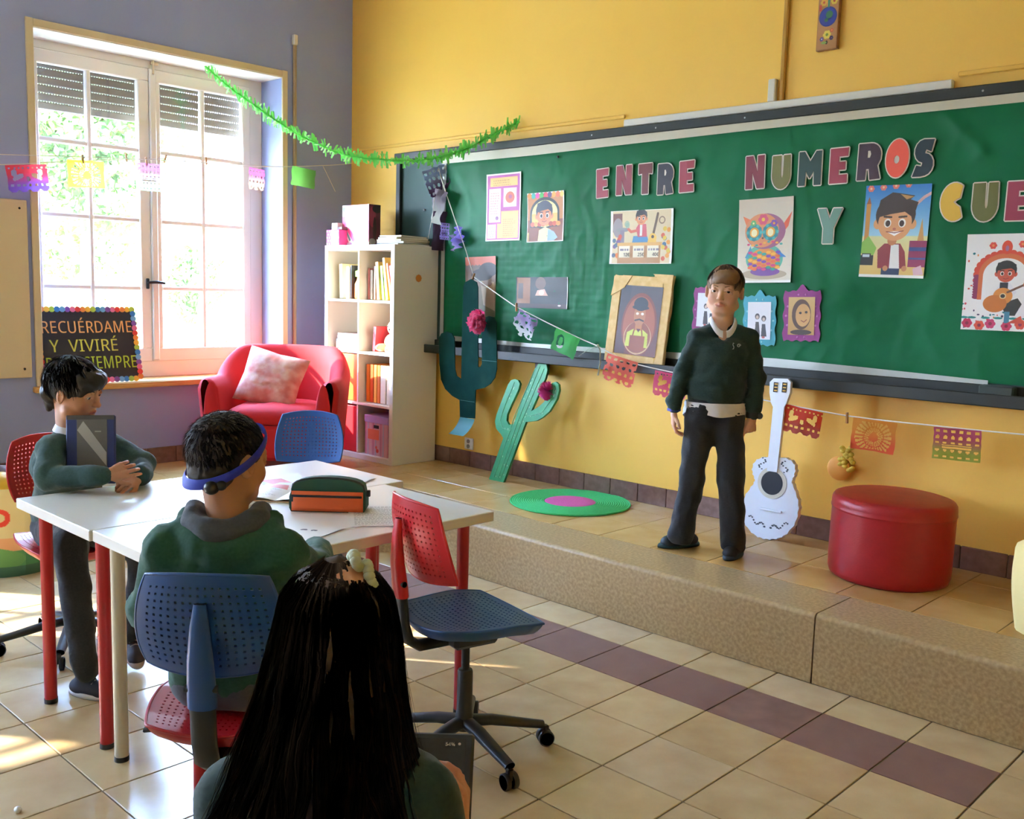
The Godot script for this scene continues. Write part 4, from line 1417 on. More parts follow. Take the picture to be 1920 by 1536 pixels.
	# string before the chalkboard
	var sp := [Vector3(1.049, 2.27, 0.07), Vector3(1.121, 2.151, 0.09), Vector3(1.365, 1.716, 0.1), Vector3(1.47, 1.545, 0.12), Vector3(1.86, 1.375, 0.15), Vector3(2.28, 1.24, 0.16), Vector3(2.535, 1.168, 0.165), Vector3(2.776, 1.088, 0.17), Vector3(3.147, 1.049, 0.17), Vector3(3.616, 0.961, 0.17), Vector3(4.057, 0.929, 0.17), Vector3(4.4, 0.929, 0.17), Vector3(4.9, 0.937, 0.17)]
	m = MB.new()
	m.tube(line_of(sp, 0.002), func(_t): return 0.0032, 6)
	lone("flag_string", m, M.white_string, "white string slanting down across the green paper and along the yellow wall", "string", "flag strings")
	m = MB.new()
	m.tube(line_of([Vector3(1.049, 2.26, 0.075), Vector3(1.03, 2.1, 0.08), Vector3(1.02, 1.95, 0.09), Vector3(0.97, 1.76, 0.09)], 0.0), func(_t): return 0.0022, 6)
	lone("loose_ribbon", m, M.white_string, "thin string hanging from the pin at the top end of the slanting flag string", "ribbon")
	m = MB.new()
	m.tube(PackedVector3Array([Vector3(2.545, 1.168, 0.168), Vector3(2.575, 1.14, 0.18), Vector3(2.582, 1.07, 0.185), Vector3(2.565, 1.0, 0.18)]), func(_t): return 0.005, 6, true, 0.3)
	m.tube(PackedVector3Array([Vector3(2.545, 1.168, 0.168), Vector3(2.48, 1.14, 0.18), Vector3(2.42, 1.1, 0.18)]), func(_t): return 0.005, 6, true, 0.3)
	m.ball(Vector3(2.545, 1.168, 0.168), Vector3(0.01, 0.009, 0.009), 6, 8)
	lone("ribbon_knot", m, mat("mint_ribbon", "d2ddd0", 0.6), "knotted pale ribbon with hanging ends on the slanting string", "ribbon")
	flag("pearly crumpled flag folded at the top of the chalkboard paper edge", papel(0.16, 0.19, "9fb0d8", "5a3a5e", lace, 13, 0.05), Vector3(1.03, 2.265, 0.1), 0.7, 0.35, G2)
	flag("pale grey see-through flag over the upright tape", papel(0.18, 0.22, "8a7a84", "c6c3b4", plain, 15, 0.04), Vector3(1.1, 2.12, 0.095), -0.25, -0.3, G2)
	flag("small lilac flag above the bookcase corner", papel(0.085, 0.11, "9a86d0", "8f78c6", bands, 17), Vector3(1.14, 1.9, 0.08), 0.1, -0.1, G2)
	flag("dark purple flag hanging behind the small lilac flag", papel(0.1, 0.26, "4a2e48", "3d2840", plain, 19, 0.02), Vector3(1.07, 1.98, 0.068), 0.3, -0.05, G2)
	flag("shiny violet flag twisted against the slanting string", papel(0.12, 0.13, "8a7ad0", "c9b8f0", plain, 21, 0.06), Vector3(1.3, 1.83, 0.1), -0.5, -1.05, G2)
	flag("pearly white lace flag below the dark wide photograph", papel(0.215, 0.15, "a58ab8", "e2ded8", lace, 23, 0.03), Vector3(1.98, 1.335, 0.165), -0.25, -0.32, G2)
	flag("light green flag with a leaf cut-out above the tray", papel(0.19, 0.13, "4fbf5a", "4faf5e", func(x, y): return pow((x - 0.3) / 0.16, 2) + pow((y - 0.5) / 0.32, 2) < 1.0 and not pow((x - 0.3) / 0.07, 2) + pow((y - 0.5) / 0.22, 2) < 1.0, 25), Vector3(2.325, 1.228, 0.175), 0.0, -0.3, G2)
	flag("salmon flag with round tabs in front of the cardboard frame", papel(0.205, 0.15, "f07a66", "ee6a5a", lace, 27), Vector3(2.74, 1.112, 0.185), 0.1, -0.2, G2)
	flag("pink flag half hidden by the standing child", papel(0.205, 0.135, "e0527a", "e86a80", doves, 29), Vector3(3.06, 1.052, 0.18), 0.0, -0.08, G2)
	flag("red flag with cut-out doves behind the white guitar", papel(0.2, 0.13, "e0492e", "c8605a", doves, 31), Vector3(3.84, 0.942, 0.18), 0.0, -0.12, G2)
	flag("orange flag with a cut-out sun between guitar and stool", papel(0.205, 0.145, "e89a3a", "e8643a", sun_cut, 33), Vector3(4.19, 0.925, 0.18), 0.0, -0.02, G2)
	flag("purple to green flag above the red round stool", papel(0.2, 0.138, "c05a76", "a8b44a", bands, 35), Vector3(4.555, 0.928, 0.18), 0.0, 0.03, G2)
	peg("pale clothespin beside the faded brown photograph", Vector3(1.465, 1.545, 0.125), 0.0, -0.4)
	peg("clothespin at the corner of the pearly lace flag", Vector3(1.885, 1.365, 0.155), 0.0, 0.05)
	peg("greyish clothespin between the red and the orange flag", Vector3(4.055, 0.92, 0.175), 0.0, 0.05)
	# fringed green tissue garland from the window lintel to the yellow wall
	m = MB.new()
	var rng := RandomNumberGenerator.new()
	rng.seed = 9
	var A := Vector3(-0.1, 2.893, 1.136)
	var B := Vector3(1.745, 2.508, 0.026)
	var ys := [2.893, 2.80, 2.715, 2.645, 2.568, 2.5, 2.436, 2.386, 2.337, 2.304, 2.287, 2.279, 2.27, 2.27, 2.285, 2.31, 2.345, 2.4, 2.455, 2.508]
	var pts := PackedVector3Array()
	for k in 121:
		var t := k / 120.0
		var q := t * (ys.size() - 1)
		var i := mini(int(q), ys.size() - 2)
		var p := A.lerp(B, t)
		p.y = lerpf(ys[i], ys[i + 1], q - i)
		pts.append(p)
	m.tube(pts, func(_t): return 0.006, 6)
	var bl := noise(6.0, 44, 2)
	for k in range(1, 360):
		var t := k / 360.0
		var q := t * 120.0
		var i := mini(int(q), 119)
		var p := pts[i].lerp(pts[i + 1], q - i)
		var d := (pts[i + 1] - pts[i]).normalized()
		var full := 0.5 + 0.5 * bl.get_noise_1d(t * 9.0) * 2.2
		var l := lerpf(0.018, 0.062, clampf(full, 0.0, 1.0))
		var ang := bl.get_noise_1d(t * 5.0 + 50.0) * 4.0 + rng.randf_range(-0.35, 0.35)
		for s in [0.0, PI]:
			var up := Vector3.UP
			var sd := d.cross(up).normalized()
			var o := (up * cos(ang + s) + sd * sin(ang + s) * 0.7).normalized()
			var w := 0.006
			var e := p + o * l + d * rng.randf_range(-0.008, 0.008) + sd * rng.randf_range(-0.01, 0.01)
			m.quad(p - d * w, p + d * w, e + d * w * 0.8, e - d * w * 0.8)
	var gm := mat("green_tissue", "3cc43a", 0.75)
	gm.backlight_enabled = true
	gm.backlight = Color(0.7, 0.9, 0.6)
	lone("tissue_garland", m, gm, "fringed bright green tissue garland swagged from the window to the yellow wall", "garland")


# ---------------------------------------------------------------- things on the stage
func stage_things() -> void:
	# dark green cardboard cactus hanging before the board, its foot curling forward
	var t := thing("cardboard_cactus", "tall dark green cardboard cactus with a pink tissue flower, hanging beside the bookcase", "cactus", Vector3(1.4, 0.5, 0.15))
	var p := poly2([-0.002, 0.126, -0.010, 0.242, -0.081, 0.262, -0.151, 0.302, -0.196, 0.362, -0.214, 0.466, -0.221, 0.640, -0.199, 0.670, -0.148, 0.684, -0.097, 0.675, -0.073, 0.647, -0.060, 0.442, -0.043, 0.398, 0.002, 0.381, 0.000, 0.663, 0.005, 0.978, 0.020, 1.011, 0.073, 1.032, 0.125, 1.013, 0.139, 0.980, 0.156, 0.472, 0.178, 0.474, 0.192, 0.495, 0.181, 0.761, 0.204, 0.789, 0.242, 0.802, 0.289, 0.796, 0.313, 0.766, 0.326, 0.472, 0.311, 0.415, 0.273, 0.373, 0.219, 0.343, 0.140, 0.322, 0.138, 0.135])
	var cm := grain(mat("dark_cactus_card", "ffffff", 0.85, 0.0, 0.2), tex(0.02, "0e342f", "143d37", 150), 2.0)
	var m := MB.new()
	m.prism(p, -0.003, 0.003)
	put("body", m, cm, t)
	m = MB.new()
	m.patch(10, 4, func(a, b):
		var ang: float = b * 1.15
		return Vector3(lerpf(-0.002, 0.138, a) - 0.045 * b, 0.13 - 0.1 * sin(ang) / 1.0 - 0.02 * b, 0.003 + 0.1 * (1.0 - cos(ang))))
	put("curled_foot", m, mat("cactus_back", "4f8f92", 0.5), t)
	for l in [[-0.002, 0.242, 0.136], [0.156, 0.518, 0.17]]:
		put("crease", bx(Vector3(l[0] + l[2] / 2, l[1], 0.0032), Vector3(l[2], 0.002, 0.001), 0.0), mat("crease_pale", "4f7f7a", 0.6), t)
	var rng := RandomNumberGenerator.new()
	rng.seed = 31
	m = MB.new()
	for k in 34:
		var a := k * 2.4
		var tilt := 0.15 + 1.25 * (k / 34.0)
		var o := Vector3(cos(a) * sin(tilt), sin(a) * sin(tilt), cos(tilt))
		var sd := Vector3(-sin(a), cos(a), 0)
		var r := rng.randf_range(0.075, 0.092)
		var base := Vector3(0.21, 0.765, 0.02)
		m.patch(4, 5, func(u, v):
			var w: float = (u - 0.5) * 0.075 * (0.35 + v)
			return base + o * (v * r) + sd * w + o.cross(sd) * (0.012 * sin(u * 9.0 + k) * v + 0.025 * v * v))
	var pk := mat("pink_tissue", "ee3f86", 0.7)
	pk.backlight_enabled = true
	pk.backlight = Color(0.5, 0.4, 0.45)
	put("flower", m, pk, t)
	# light green wooden cactus leaning on the tray
	t = thing("wooden_cactus", "small light green wooden cactus with a pink pompom, leaning against the board tray", "cactus", Vector3(1.88, ST, 0.215))
	t.rotation.x = deg_to_rad(-7.5)
	p = poly2([-0.128, 0.0, -0.046, 0.273, 0.006, 0.290, -0.070, 0.295, -0.117, 0.325, -0.134, 0.368, -0.128, 0.413, -0.093, 0.515, -0.059, 0.612, -0.037, 0.639, -0.008, 0.649, 0.022, 0.644, 0.041, 0.624, 0.035, 0.587, -0.009, 0.491, -0.037, 0.422, -0.035, 0.384, -0.012, 0.362, 0.025, 0.369, 0.091, 0.576, 0.151, 0.720, 0.171, 0.756, 0.206, 0.774, 0.239, 0.760, 0.254, 0.728, 0.245, 0.675, 0.161, 0.465, 0.217, 0.498, 0.258, 0.534, 0.275, 0.567, 0.283, 0.625, 0.302, 0.650, 0.330, 0.661, 0.355, 0.647, 0.365, 0.612, 0.355, 0.559, 0.310, 0.481, 0.262, 0.439, 0.214, 0.412, 0.128, 0.395, 0.0, 0.0])
	p.remove_at(2)
	m = MB.new()
	m.prism(p, -0.009, 0.009)
	put("body", m, grain(mat("cactus_paint", "ffffff", 0.45), tex(0.02, "2c8a56", "38995f", 152), 2.0), t)
	m = MB.new()
	var groove := [[Vector2(-0.085, 0.02), Vector2(0.03, 0.42), Vector2(0.155, 0.73)], [Vector2(-0.05, 0.02), Vector2(0.065, 0.4), Vector2(0.19, 0.745)], [Vector2(-0.025, 0.02), Vector2(0.095, 0.4), Vector2(0.225, 0.73)], [Vector2(0.015, 0.33), Vector2(-0.06, 0.335), Vector2(-0.09, 0.38), Vector2(-0.07, 0.46), Vector2(-0.005, 0.63)], [Vector2(0.13, 0.43), Vector2(0.25, 0.465), Vector2(0.31, 0.55), Vector2(0.33, 0.63)]]
	for g in groove:
		var q := PackedVector3Array()
		for i in g.size() - 1:
			for k in 6:
				var v: Vector2 = g[i].lerp(g[i + 1], k / 6.0)
				q.append(Vector3(v.x, v.y, 0.0095))
		q.append(Vector3(g[-1].x, g[-1].y, 0.0095))
		m.tube(q, func(_t): return 0.0022, 6)
	put("painted_ribs", m, mat("pale_green_paint", "6fbf8a", 0.5), t)
	m = MB.new()
	for k in 46:
		var g: Array = groove[k % 5]
		var v: Vector2 = g[0].lerp(g[1], rng.randf()) if k % 2 else g[-2].lerp(g[-1], rng.randf())
		m.box(Vector3(v.x + 0.014, v.y, 0.0097), Vector3(0.004, 0.01, 0.001), 0.0)
	put("painted_spines", m, mat("spine_paint", "a9dcb0", 0.5), t).set_meta("kind", "stuff")
	m = MB.new()
	for k in 420:
		var d := Vector3(rng.randfn(), rng.randfn(), absf(rng.randfn())).normalized()
		var b := Vector3(0.275, 0.6, 0.012)
		var sd := d.cross(Vector3(0.3, 1, 0.2)).normalized() * 0.0026
		var e := b + d * rng.randf_range(0.048, 0.062)
		m.quad(b - sd, b + sd, e + sd, e - sd)
	put("pompom", m, mat("pink_wool", "e0488f", 0.85), t)
	# round rug
	t = thing("round_rug", "round green rug with a pink centre lying on the stage before the small cactus", "rug", Vector3(2.53, ST, 0.345))
	var rug := MB.new()
	var rp := PackedVector2Array([Vector2(0.338, 0.0), Vector2(0.345, 0.004)])
	for k in 16:
		var r := 0.345 - k * 0.0125
		rp.append(Vector2(r - 0.003, 0.011))
		rp.append(Vector2(r - 0.009, 0.011))
		rp.append(Vector2(r - 0.0125, 0.0085))
	rug.lathe(rp, 64)
	put("border", rug, grain(mat("rug_green", "ffffff", 0.85), tex(0.05, "35b05c", "48c470", 153), 5.0), t)
	rug = MB.new()
	rug.lathe(PackedVector2Array([Vector2(0.146, 0.0085), Vector2(0.142, 0.011), Vector2(0.09, 0.011), Vector2(0.0001, 0.011)]), 48)
	put("centre", rug, grain(mat("rug_pink", "ffffff", 0.85), tex(0.06, "cc4f8e", "da64a0", 154), 5.0), t)
	# white guitar cut-out
	t = thing("toy_guitar", "white toy guitar with a black sound hole standing against the yellow wall", "guitar", Vector3(3.722, ST + 0.019, 0.225))
	t.rotation.x = deg_to_rad(-4.0)
	t.scale = Vector3.ONE * 0.978
	p = poly2([-0.059, 0.666, -0.072, 0.725, -0.076, 0.778, -0.056, 0.797, -0.019, 0.802, 0.019, 0.803, 0.039, 0.788, 0.041, 0.736, 0.024, 0.678, 0.016, 0.665, 0.010, 0.406, 0.051, 0.408, 0.093, 0.393, 0.107, 0.357, 0.101, 0.322, 0.089, 0.296, 0.113, 0.257, 0.139, 0.203, 0.144, 0.156, 0.133, 0.089, 0.089, 0.025, 0.050, 0.001, 0.010, -0.014, -0.037, -0.019, -0.080, -0.012, -0.137, 0.024, -0.168, 0.083, -0.173, 0.127, -0.160, 0.185, -0.124, 0.241, -0.109, 0.271, -0.125, 0.296, -0.135, 0.327, -0.125, 0.367, -0.088, 0.393, -0.046, 0.398, -0.044, 0.658])
	var wht := mat("guitar_white", "e9eef6", 0.4)
	var bp := PackedVector2Array()
	for i in range(10, p.size() - 1):
		bp.append(p[i])
	bp = smooth_poly(bp, 2)
	var wavy := PackedVector2Array()
	for i in bp.size():
		var e := (bp[(i + 1) % bp.size()] - bp[(i - 1 + bp.size()) % bp.size()]).normalized()
		wavy.append(bp[i] + Vector2(e.y, -e.x) * 0.003 * sin(i * 2.1))
	m = MB.new()
	m.prism(wavy, -0.03, 0.0)
	put("body", m, wht, t)
	var np := PackedVector2Array([p[34 + 3 - 0], p[0]]) if false else PackedVector2Array()
	for i in [36, 0, 1, 2, 3, 4, 5, 6, 7, 8, 9, 10]:
		np.append(p[mini(i, p.size() - 1)])
	np = PackedVector2Array([Vector2(-0.045, 0.33), Vector2(0.011, 0.33), Vector2(0.016, 0.66), Vector2(0.026, 0.68), Vector2(0.041, 0.736), Vector2(0.039, 0.788), Vector2(0.019, 0.803), Vector2(-0.056, 0.799), Vector2(-0.076, 0.778), Vector2(-0.072, 0.725), Vector2(-0.058, 0.675), Vector2(-0.045, 0.655)])
	m = MB.new()
	m.prism(np, -0.012, 0.008)
	put("neck", m, wht, t)
	for s in [Vector2(-0.04, 0.755), Vector2(0.007, 0.758)]:
		put("peg_slot", bx(Vector3(s.x, s.y, 0.0085), Vector3(0.024, 0.05, 0.003), 0.001), mat("slot_black", "201c18", 0.6), t)
		for k in 3:
			put("tuning_peg", bx(Vector3(s.x + 0.003, s.y - 0.016 + 0.016 * k, 0.0105), Vector3(0.018, 0.006, 0.003), 0.001), mat("peg_gold", "c79a4a", 0.35, 0.6), t)
	m = MB.new()
	m.xf = Transform3D(Basis(Vector3.RIGHT, PI / 2), Vector3(-0.014, 0.272, 0.0))
	m.lathe(PackedVector2Array([Vector2(0.08, 0.0), Vector2(0.08, 0.002), Vector2(0.06, 0.0022)]), 40)
	put("rosette", m, mat("rosette_cream", "d9d2c0", 0.5), t)
	m = MB.new()
	m.xf = Transform3D(Basis(Vector3.RIGHT, PI / 2), Vector3(-0.014, 0.272, 0.0))
	m.lathe(PackedVector2Array([Vector2(0.06, 0.0), Vector2(0.06, 0.003), Vector2(0.0001, 0.0031)]), 40)
	put("sound_hole", m, mat("hole_black", "23242a", 0.7), t)
	put("bridge", bx(Vector3(-0.005, 0.135, 0.004), Vector3(0.12, 0.012, 0.008), 0.002), wht, t)
	m = MB.new()
	for s in [-1.0, 1.0]:
		for k in 11:
			var a := k * 0.9
			var c := Vector2(-0.016 + s * (0.018 + 0.009 * k), 0.045 + 0.006 * k * 0.55 + 0.012 * sin(a))
			m.ball(Vector3(c.x, c.y, 0.0005), Vector3(0.0075 - 0.0003 * k, 0.003 + 0.002 * absf(cos(a)), 0.0012), 4, 8)
			if k < 8:
				var e := Vector2(-0.016 + s * (0.062 + 0.018 * sin(a)), 0.335 + 0.008 * k)
				m.ball(Vector3(e.x, e.y, 0.0005), Vector3(0.0055, 0.003 + 0.002 * absf(sin(a)), 0.0012), 4, 8)
	put("floral_print", m, mat("print_grey", "4a505c", 0.6), t)
	# round red stool
	t = thing("round_stool", "round red leatherette stool standing on the stage", "stool", Vector3(4.384, ST, 0.385))
	t.rotation.z = deg_to_rad(-0.8)
	m = MB.new()
	var pr := PackedVector2Array([Vector2(0.0001, 0.002), Vector2(0.235, 0.002), Vector2(0.246, 0.01), Vector2(0.2525, 0.03), Vector2(0.254, 0.1), Vector2(0.254, 0.22), Vector2(0.2535, 0.285), Vector2(0.2545, 0.295)])
	m.lathe(pr, 64)
	var red := grain(mat("red_vinyl", "ffffff", 0.38), tex(0.03, "a3161f", "b21d27", 160), 2.0)
	relief(red, tex(0.25, "000000", "ffffff", 161), 0.04)
	put("side", m, red, t)
	m = MB.new()
	m.lathe(PackedVector2Array([Vector2(0.2545, 0.295), Vector2(0.2575, 0.299), Vector2(0.2575, 0.304), Vector2(0.2555, 0.308), Vector2(0.256, 0.32), Vector2(0.2535, 0.34), Vector2(0.245, 0.352), Vector2(0.225, 0.358), Vector2(0.12, 0.362), Vector2(0.0001, 0.363)]), 64)
	put("cushion_top", m, red, t)
	# paper flame hung on the wall behind the stool, and the pale sack at the picture edge
	t = thing("paper_pineapple", "orange and yellow paper ornament hanging on the yellow wall behind the stool", "ornament", Vector3(3.985, 0.59, 0.025))
	m = MB.new()
	m.ball(Vector3(-0.02, 0.06, 0.0), Vector3(0.062, 0.06, 0.02), 12, 20)
	put("fruit", m, mat("orange_paper", "e59a3c", 0.7), t)
	m = MB.new()
	for k in 22:
		var a := rng.randf_range(-0.6, 0.6)
		m.ball(Vector3(0.02 + rng.randf_range(-0.035, 0.035), 0.06 + k * 0.0052, 0.01), Vector3(0.016, 0.012, 0.012), 5, 8)
	put("crown", m, mat("yellow_paper", "d3b43a", 0.7), t)
	t = thing("fabric_sack", "pale yellow fabric sack with a dark brown tie at the picture's edge beside the stage", "sack", Vector3(5.15, ST, 0.62))
	m = MB.new()
	m.patch(20, 32, func(a, b):
		var r: float = 0.17 + 0.02 * sin(b * 3.0) - 0.13 * smoothstep(0.72, 0.95, b) + 0.03 * smoothstep(0.94, 1.0, b)
		r += 0.008 * sin(a * TAU * 9.0 + b * 3.0) * (0.4 + b)
		return Vector3(cos(a * TAU) * r, b * 0.42, -sin(a * TAU) * r), true)
	put("cloth", m, mat("sack_cloth", "e8cf8a", 0.85), t)
	m = MB.new()
	m.xf.origin = Vector3(0, 0.385, 0)
	m.lathe(PackedVector2Array([Vector2(0.03, -0.012), Vector2(0.06, -0.012), Vector2(0.066, 0), Vector2(0.06, 0.012), Vector2(0.03, 0.012)]), 24)
	put("tie", m, mat("brown_cord", "4a2a22", 0.8), t)


func book(label: String, cat: String, at: Vector3, s: Vector3, lean: float, col: String, group: String, turn := 0.0) -> void:   # at: foot centre; s: thickness, height, depth
	var t := thing("book", label, cat, at, turn, group)
	t.rotation.z = lean
	var m := MB.new()
	m.box(Vector3(-s.x / 2 + 0.0012, s.y / 2, 0), Vector3(0.0024, s.y, s.z), 0.0008)
	m.box(Vector3(s.x / 2 - 0.0012, s.y / 2, 0), Vector3(0.0024, s.y, s.z), 0.0008)
	m.box(Vector3(0, s.y / 2, s.z / 2 - 0.0012), Vector3(s.x, s.y, 0.0024), 0.0008)
	put("cover", m, mat("cover_" + col, col, 0.45), t)
	put("pages", bx(Vector3(0, s.y / 2, -0.002), Vector3(s.x - 0.005, s.y - 0.006, s.z - 0.006), 0.0), mat("paper_pages", "ece6d6", 0.8), t)


func flat_book(label: String, cat: String, at: Vector3, s: Vector3, turn: float, col: String, group: String) -> void:   # lying: width, thickness, depth
	var t := thing("notebook", label, cat, at, turn, group)
	var m := MB.new()
	m.box(Vector3(0, 0.001, 0), Vector3(s.x, 0.002, s.z), 0.0006)
	m.box(Vector3(0, s.y - 0.001, 0), Vector3(s.x, 0.002, s.z), 0.0006)
	m.box(Vector3(-s.x / 2 + 0.001, s.y / 2, 0), Vector3(0.002, s.y, s.z), 0.0006)
	put("cover", m, mat("cover_" + col, col, 0.45), t)
	put("pages", bx(Vector3(0.001, s.y / 2, 0), Vector3(s.x - 0.004, s.y - 0.004, s.z - 0.004), 0.0), mat("paper_pages", "ece6d6", 0.8), t)


func bookcase() -> void:
	var wh := mat("shelf_white", "f0ebdf", 0.4)
	var x0 := 0.25
	var x1 := 1.022
	var zf := 0.415
	var zb := 0.03
	var H := 1.47
	var t := thing("bookcase", "tall white bookcase of eight open cells in the corner beside the armchair", "bookcase", Vector3(0, ST, 0))
	for x in [x0 + 0.019, x1 - 0.019]:
		put("side_panel", bx(Vector3(x, H / 2, (zf + zb) / 2), Vector3(0.038, H, zf - zb), 0.002), wh, t)
	for y in [0.019, H - 0.019]:
		put("shelf", bx(Vector3((x0 + x1) / 2, y, (zf + zb) / 2), Vector3(x1 - x0 - 0.076, 0.038, zf - zb), 0.002), wh, t)
	for k in 3:
		put("shelf", bx(Vector3((x0 + x1) / 2, 0.038 + (k + 1) * 0.3525 - 0.004, (zf + zb) / 2), Vector3(x1 - x0 - 0.076, 0.016, zf - zb - 0.004), 0.001), wh, t)
	for k in 4:
		put("divider", bx(Vector3((x0 + x1) / 2, 0.038 + k * 0.3525 + 0.17, (zf + zb) / 2), Vector3(0.016, 0.336, zf - zb - 0.006), 0.001), wh, t)
	put("back_panel", bx(Vector3((x0 + x1) / 2, H / 2, zb + 0.003), Vector3(x1 - x0 - 0.07, H - 0.06, 0.006), 0.0), wh, t)
	var y1 := ST + 0.039
	var ys := [y1, y1 + 0.3605, y1 + 0.713, y1 + 1.0655]
	# top right cell: leaning books
	var G := "books leaning in the top right cell of the bookcase"
	var b := [[0.672, 0.02, 0.21, 0.0, "c8706a", "thin pinkish red book standing at the divider"], [0.7, 0.028, 0.2, 0.0, "a8927a", "brownish book next to the thin pink one"], [0.735, 0.02, 0.225, 0.0, "8a6a52", "dark brown narrow book"], [0.775, 0.03, 0.255, 0.08, "c59a5e", "wide tan book with a pale spine"], [0.83, 0.024, 0.23, 0.12, "7ab648", "green book leaning to the side panel"], [0.868, 0.026, 0.285, 0.15, "d8a63c", "tallest mustard yellow book"], [0.912, 0.02, 0.25, 0.2, "e08a3a", "orange book beside the mustard one"], [0.945, 0.018, 0.235, 0.22, "c8508a", "magenta and white book by the side panel"]]
	for r in b:
		book(r[5] + " in the top cell", "book", Vector3(r[0], ys[3], 0.25), Vector3(r[1], r[2], 0.2), r[3], r[4], G)
	# second right cell: soft toy and books
	var q := thing("soft_toy", "beige soft toy sitting in the second cell of the bookcase", "soft toy", Vector3(0.86, ys[2], 0.27))
	var m := MB.new()
	m.ball(Vector3(0, 0.065, 0), Vector3(0.075, 0.065, 0.07), 12, 18)
	m.ball(Vector3(0.02, 0.165, 0.01), Vector3(0.06, 0.055, 0.055), 12, 18)
	m.ball(Vector3(-0.025, 0.215, 0.0), Vector3(0.02, 0.022, 0.012), 8, 12)
	m.ball(Vector3(0.065, 0.215, 0.0), Vector3(0.02, 0.022, 0.012), 8, 12)
	m.ball(Vector3(-0.05, 0.03, 0.07), Vector3(0.03, 0.028, 0.055), 8, 12)
	m.ball(Vector3(0.055, 0.03, 0.07), Vector3(0.03, 0.028, 0.055), 8, 12)
	put("body", m, mat("plush_beige", "dcb894", 0.9), q)
	m = MB.new()
	for s in [-1, 1]:
		m.ball(Vector3(0.02 + s * 0.022, 0.175, 0.061), Vector3(0.006, 0.006, 0.004), 6, 8)
	m.ball(Vector3(0.02, 0.155, 0.066), Vector3(0.009, 0.007, 0.005), 6, 8)
	put("face", m, M.black_plastic, q)
	book("red book standing behind the beige soft toy", "book", Vector3(0.73, ys[2], 0.25), Vector3(0.03, 0.17, 0.2), -0.08, "c23a44", "books in the second row of cells")
	flat_book("pale flat book beneath nothing beside the beige soft toy".replace("beneath nothing ", ""), "book", Vector3(0.93, ys[2], 0.28), Vector3(0.1, 0.02, 0.2), 0.1, "d8c8a8", "books in the second row of cells")
	# third right cell: orange and cream folders
	G = "folders in the third right cell of the bookcase"
	var fo := [[0.685, 0.035, "e89a2e", "amber folder at the divider in the third cell"], [0.725, 0.035, "d9602e", "deep orange folder in the third cell"], [0.765, 0.03, "f0b04a", "light amber folder in the third cell"], [0.802, 0.03, "e07a34", "orange folder in the middle of the third cell"], [0.85, 0.055, "efe6d2", "cream box file in the third cell"], [0.92, 0.06, "f2ead8", "cream box file by the side panel in the third cell"]]
	for r in fo:
		book(r[3], "folder", Vector3(r[0], ys[1], 0.25), Vector3(r[1], 0.26, 0.22), 0.0, r[2], G)
	# bottom right cell: striped carton with a lid
	q = thing("carton_box", "pink striped carton with a lid and an orange label in the bottom right cell", "box", Vector3(0.815, ys[0], 0.245))
	var a := Art.new(120, 120, "d8a0a0")
	for k in 9:
		a.rect(k / 9.0, 0, k / 9.0 + 0.055, 1, ["c87f8a", "b9b0b8", "d9b0a8"][k % 3])
	a.ell(0.55, 0.85, 0.06, 0.06, "d84a34").ell(0.5, 0.75, 0.04, 0.05, "e0603c")
	put("body", bx(Vector3(0, 0.115, 0), Vector3(0.25, 0.23, 0.28), 0.003), mat("carton_pink", "cf969a", 0.6), q)
	m = MB.new()
	m.quad(Vector3(-0.124, 0.001, 0.1405), Vector3(0.124, 0.001, 0.1405), Vector3(0.124, 0.228, 0.1405), Vector3(-0.124, 0.228, 0.1405))
	put("front_print", m, a.material(0.6), q)
	put("lid", bx(Vector3(0, 0.25, 0), Vector3(0.262, 0.05, 0.29), 0.004), mat("carton_lilac", "b59ac8", 0.6), q)
	put("handle_hole", bx(Vector3(0.0, 0.2, 0.1412), Vector3(0.055, 0.022, 0.002), 0.0), mat("slot_black", "201c18", 0.6), q)
	put("name_card", bx(Vector3(-0.03, 0.145, 0.142), Vector3(0.12, 0.07, 0.002), 0.0005), mat("orange_card", "ee7a4e", 0.6), q)
	# left column
	q = thing("toy_bottle", "orange and green toy bottle in the top left cell", "toy", Vector3(0.52, ys[3], 0.3))
	m = MB.new()
	m.lathe(PackedVector2Array([Vector2(0.0001, 0), Vector2(0.04, 0), Vector2(0.044, 0.01), Vector2(0.044, 0.1), Vector2(0.03, 0.13), Vector2(0.028, 0.15)]), 24)
	put("body", m, mat("toy_orange", "f07a2e", 0.4), q)
	m = MB.new()
	m.lathe(PackedVector2Array([Vector2(0.028, 0.15), Vector2(0.04, 0.152), Vector2(0.042, 0.19), Vector2(0.02, 0.2), Vector2(0.0001, 0.2)]), 24)
	put("cap", m, mat("toy_green", "7cc83c", 0.4), q)
	G = "books in the top left cell of the bookcase"
	book("white book with a dark edge in the top left cell", "book", Vector3(0.445, ys[3], 0.26), Vector3(0.03, 0.22, 0.2), 0.0, "e6e2da", G)
	book("black spined book next to the white one in the top left cell", "book", Vector3(0.47, ys[3], 0.25), Vector3(0.014, 0.23, 0.2), 0.0, "34302e", G)
	book("pale yellow book at the outer side of the top left cell", "book", Vector3(0.36, ys[3], 0.25), Vector3(0.04, 0.24, 0.2), 0.05, "efe0a0", G)
	G = "books lying stacked in the second left cell"
	var fl := [["d8a08a", "salmon book at the bottom of the lying stack"], ["e8e2d8", "white book second from the bottom of the lying stack"], ["7ea6d8", "light blue book in the middle of the lying stack"], ["efe8dc", "cream book above the light blue one in the lying stack"], ["6a5a58", "dark brown book topmost of the lying stack"]]
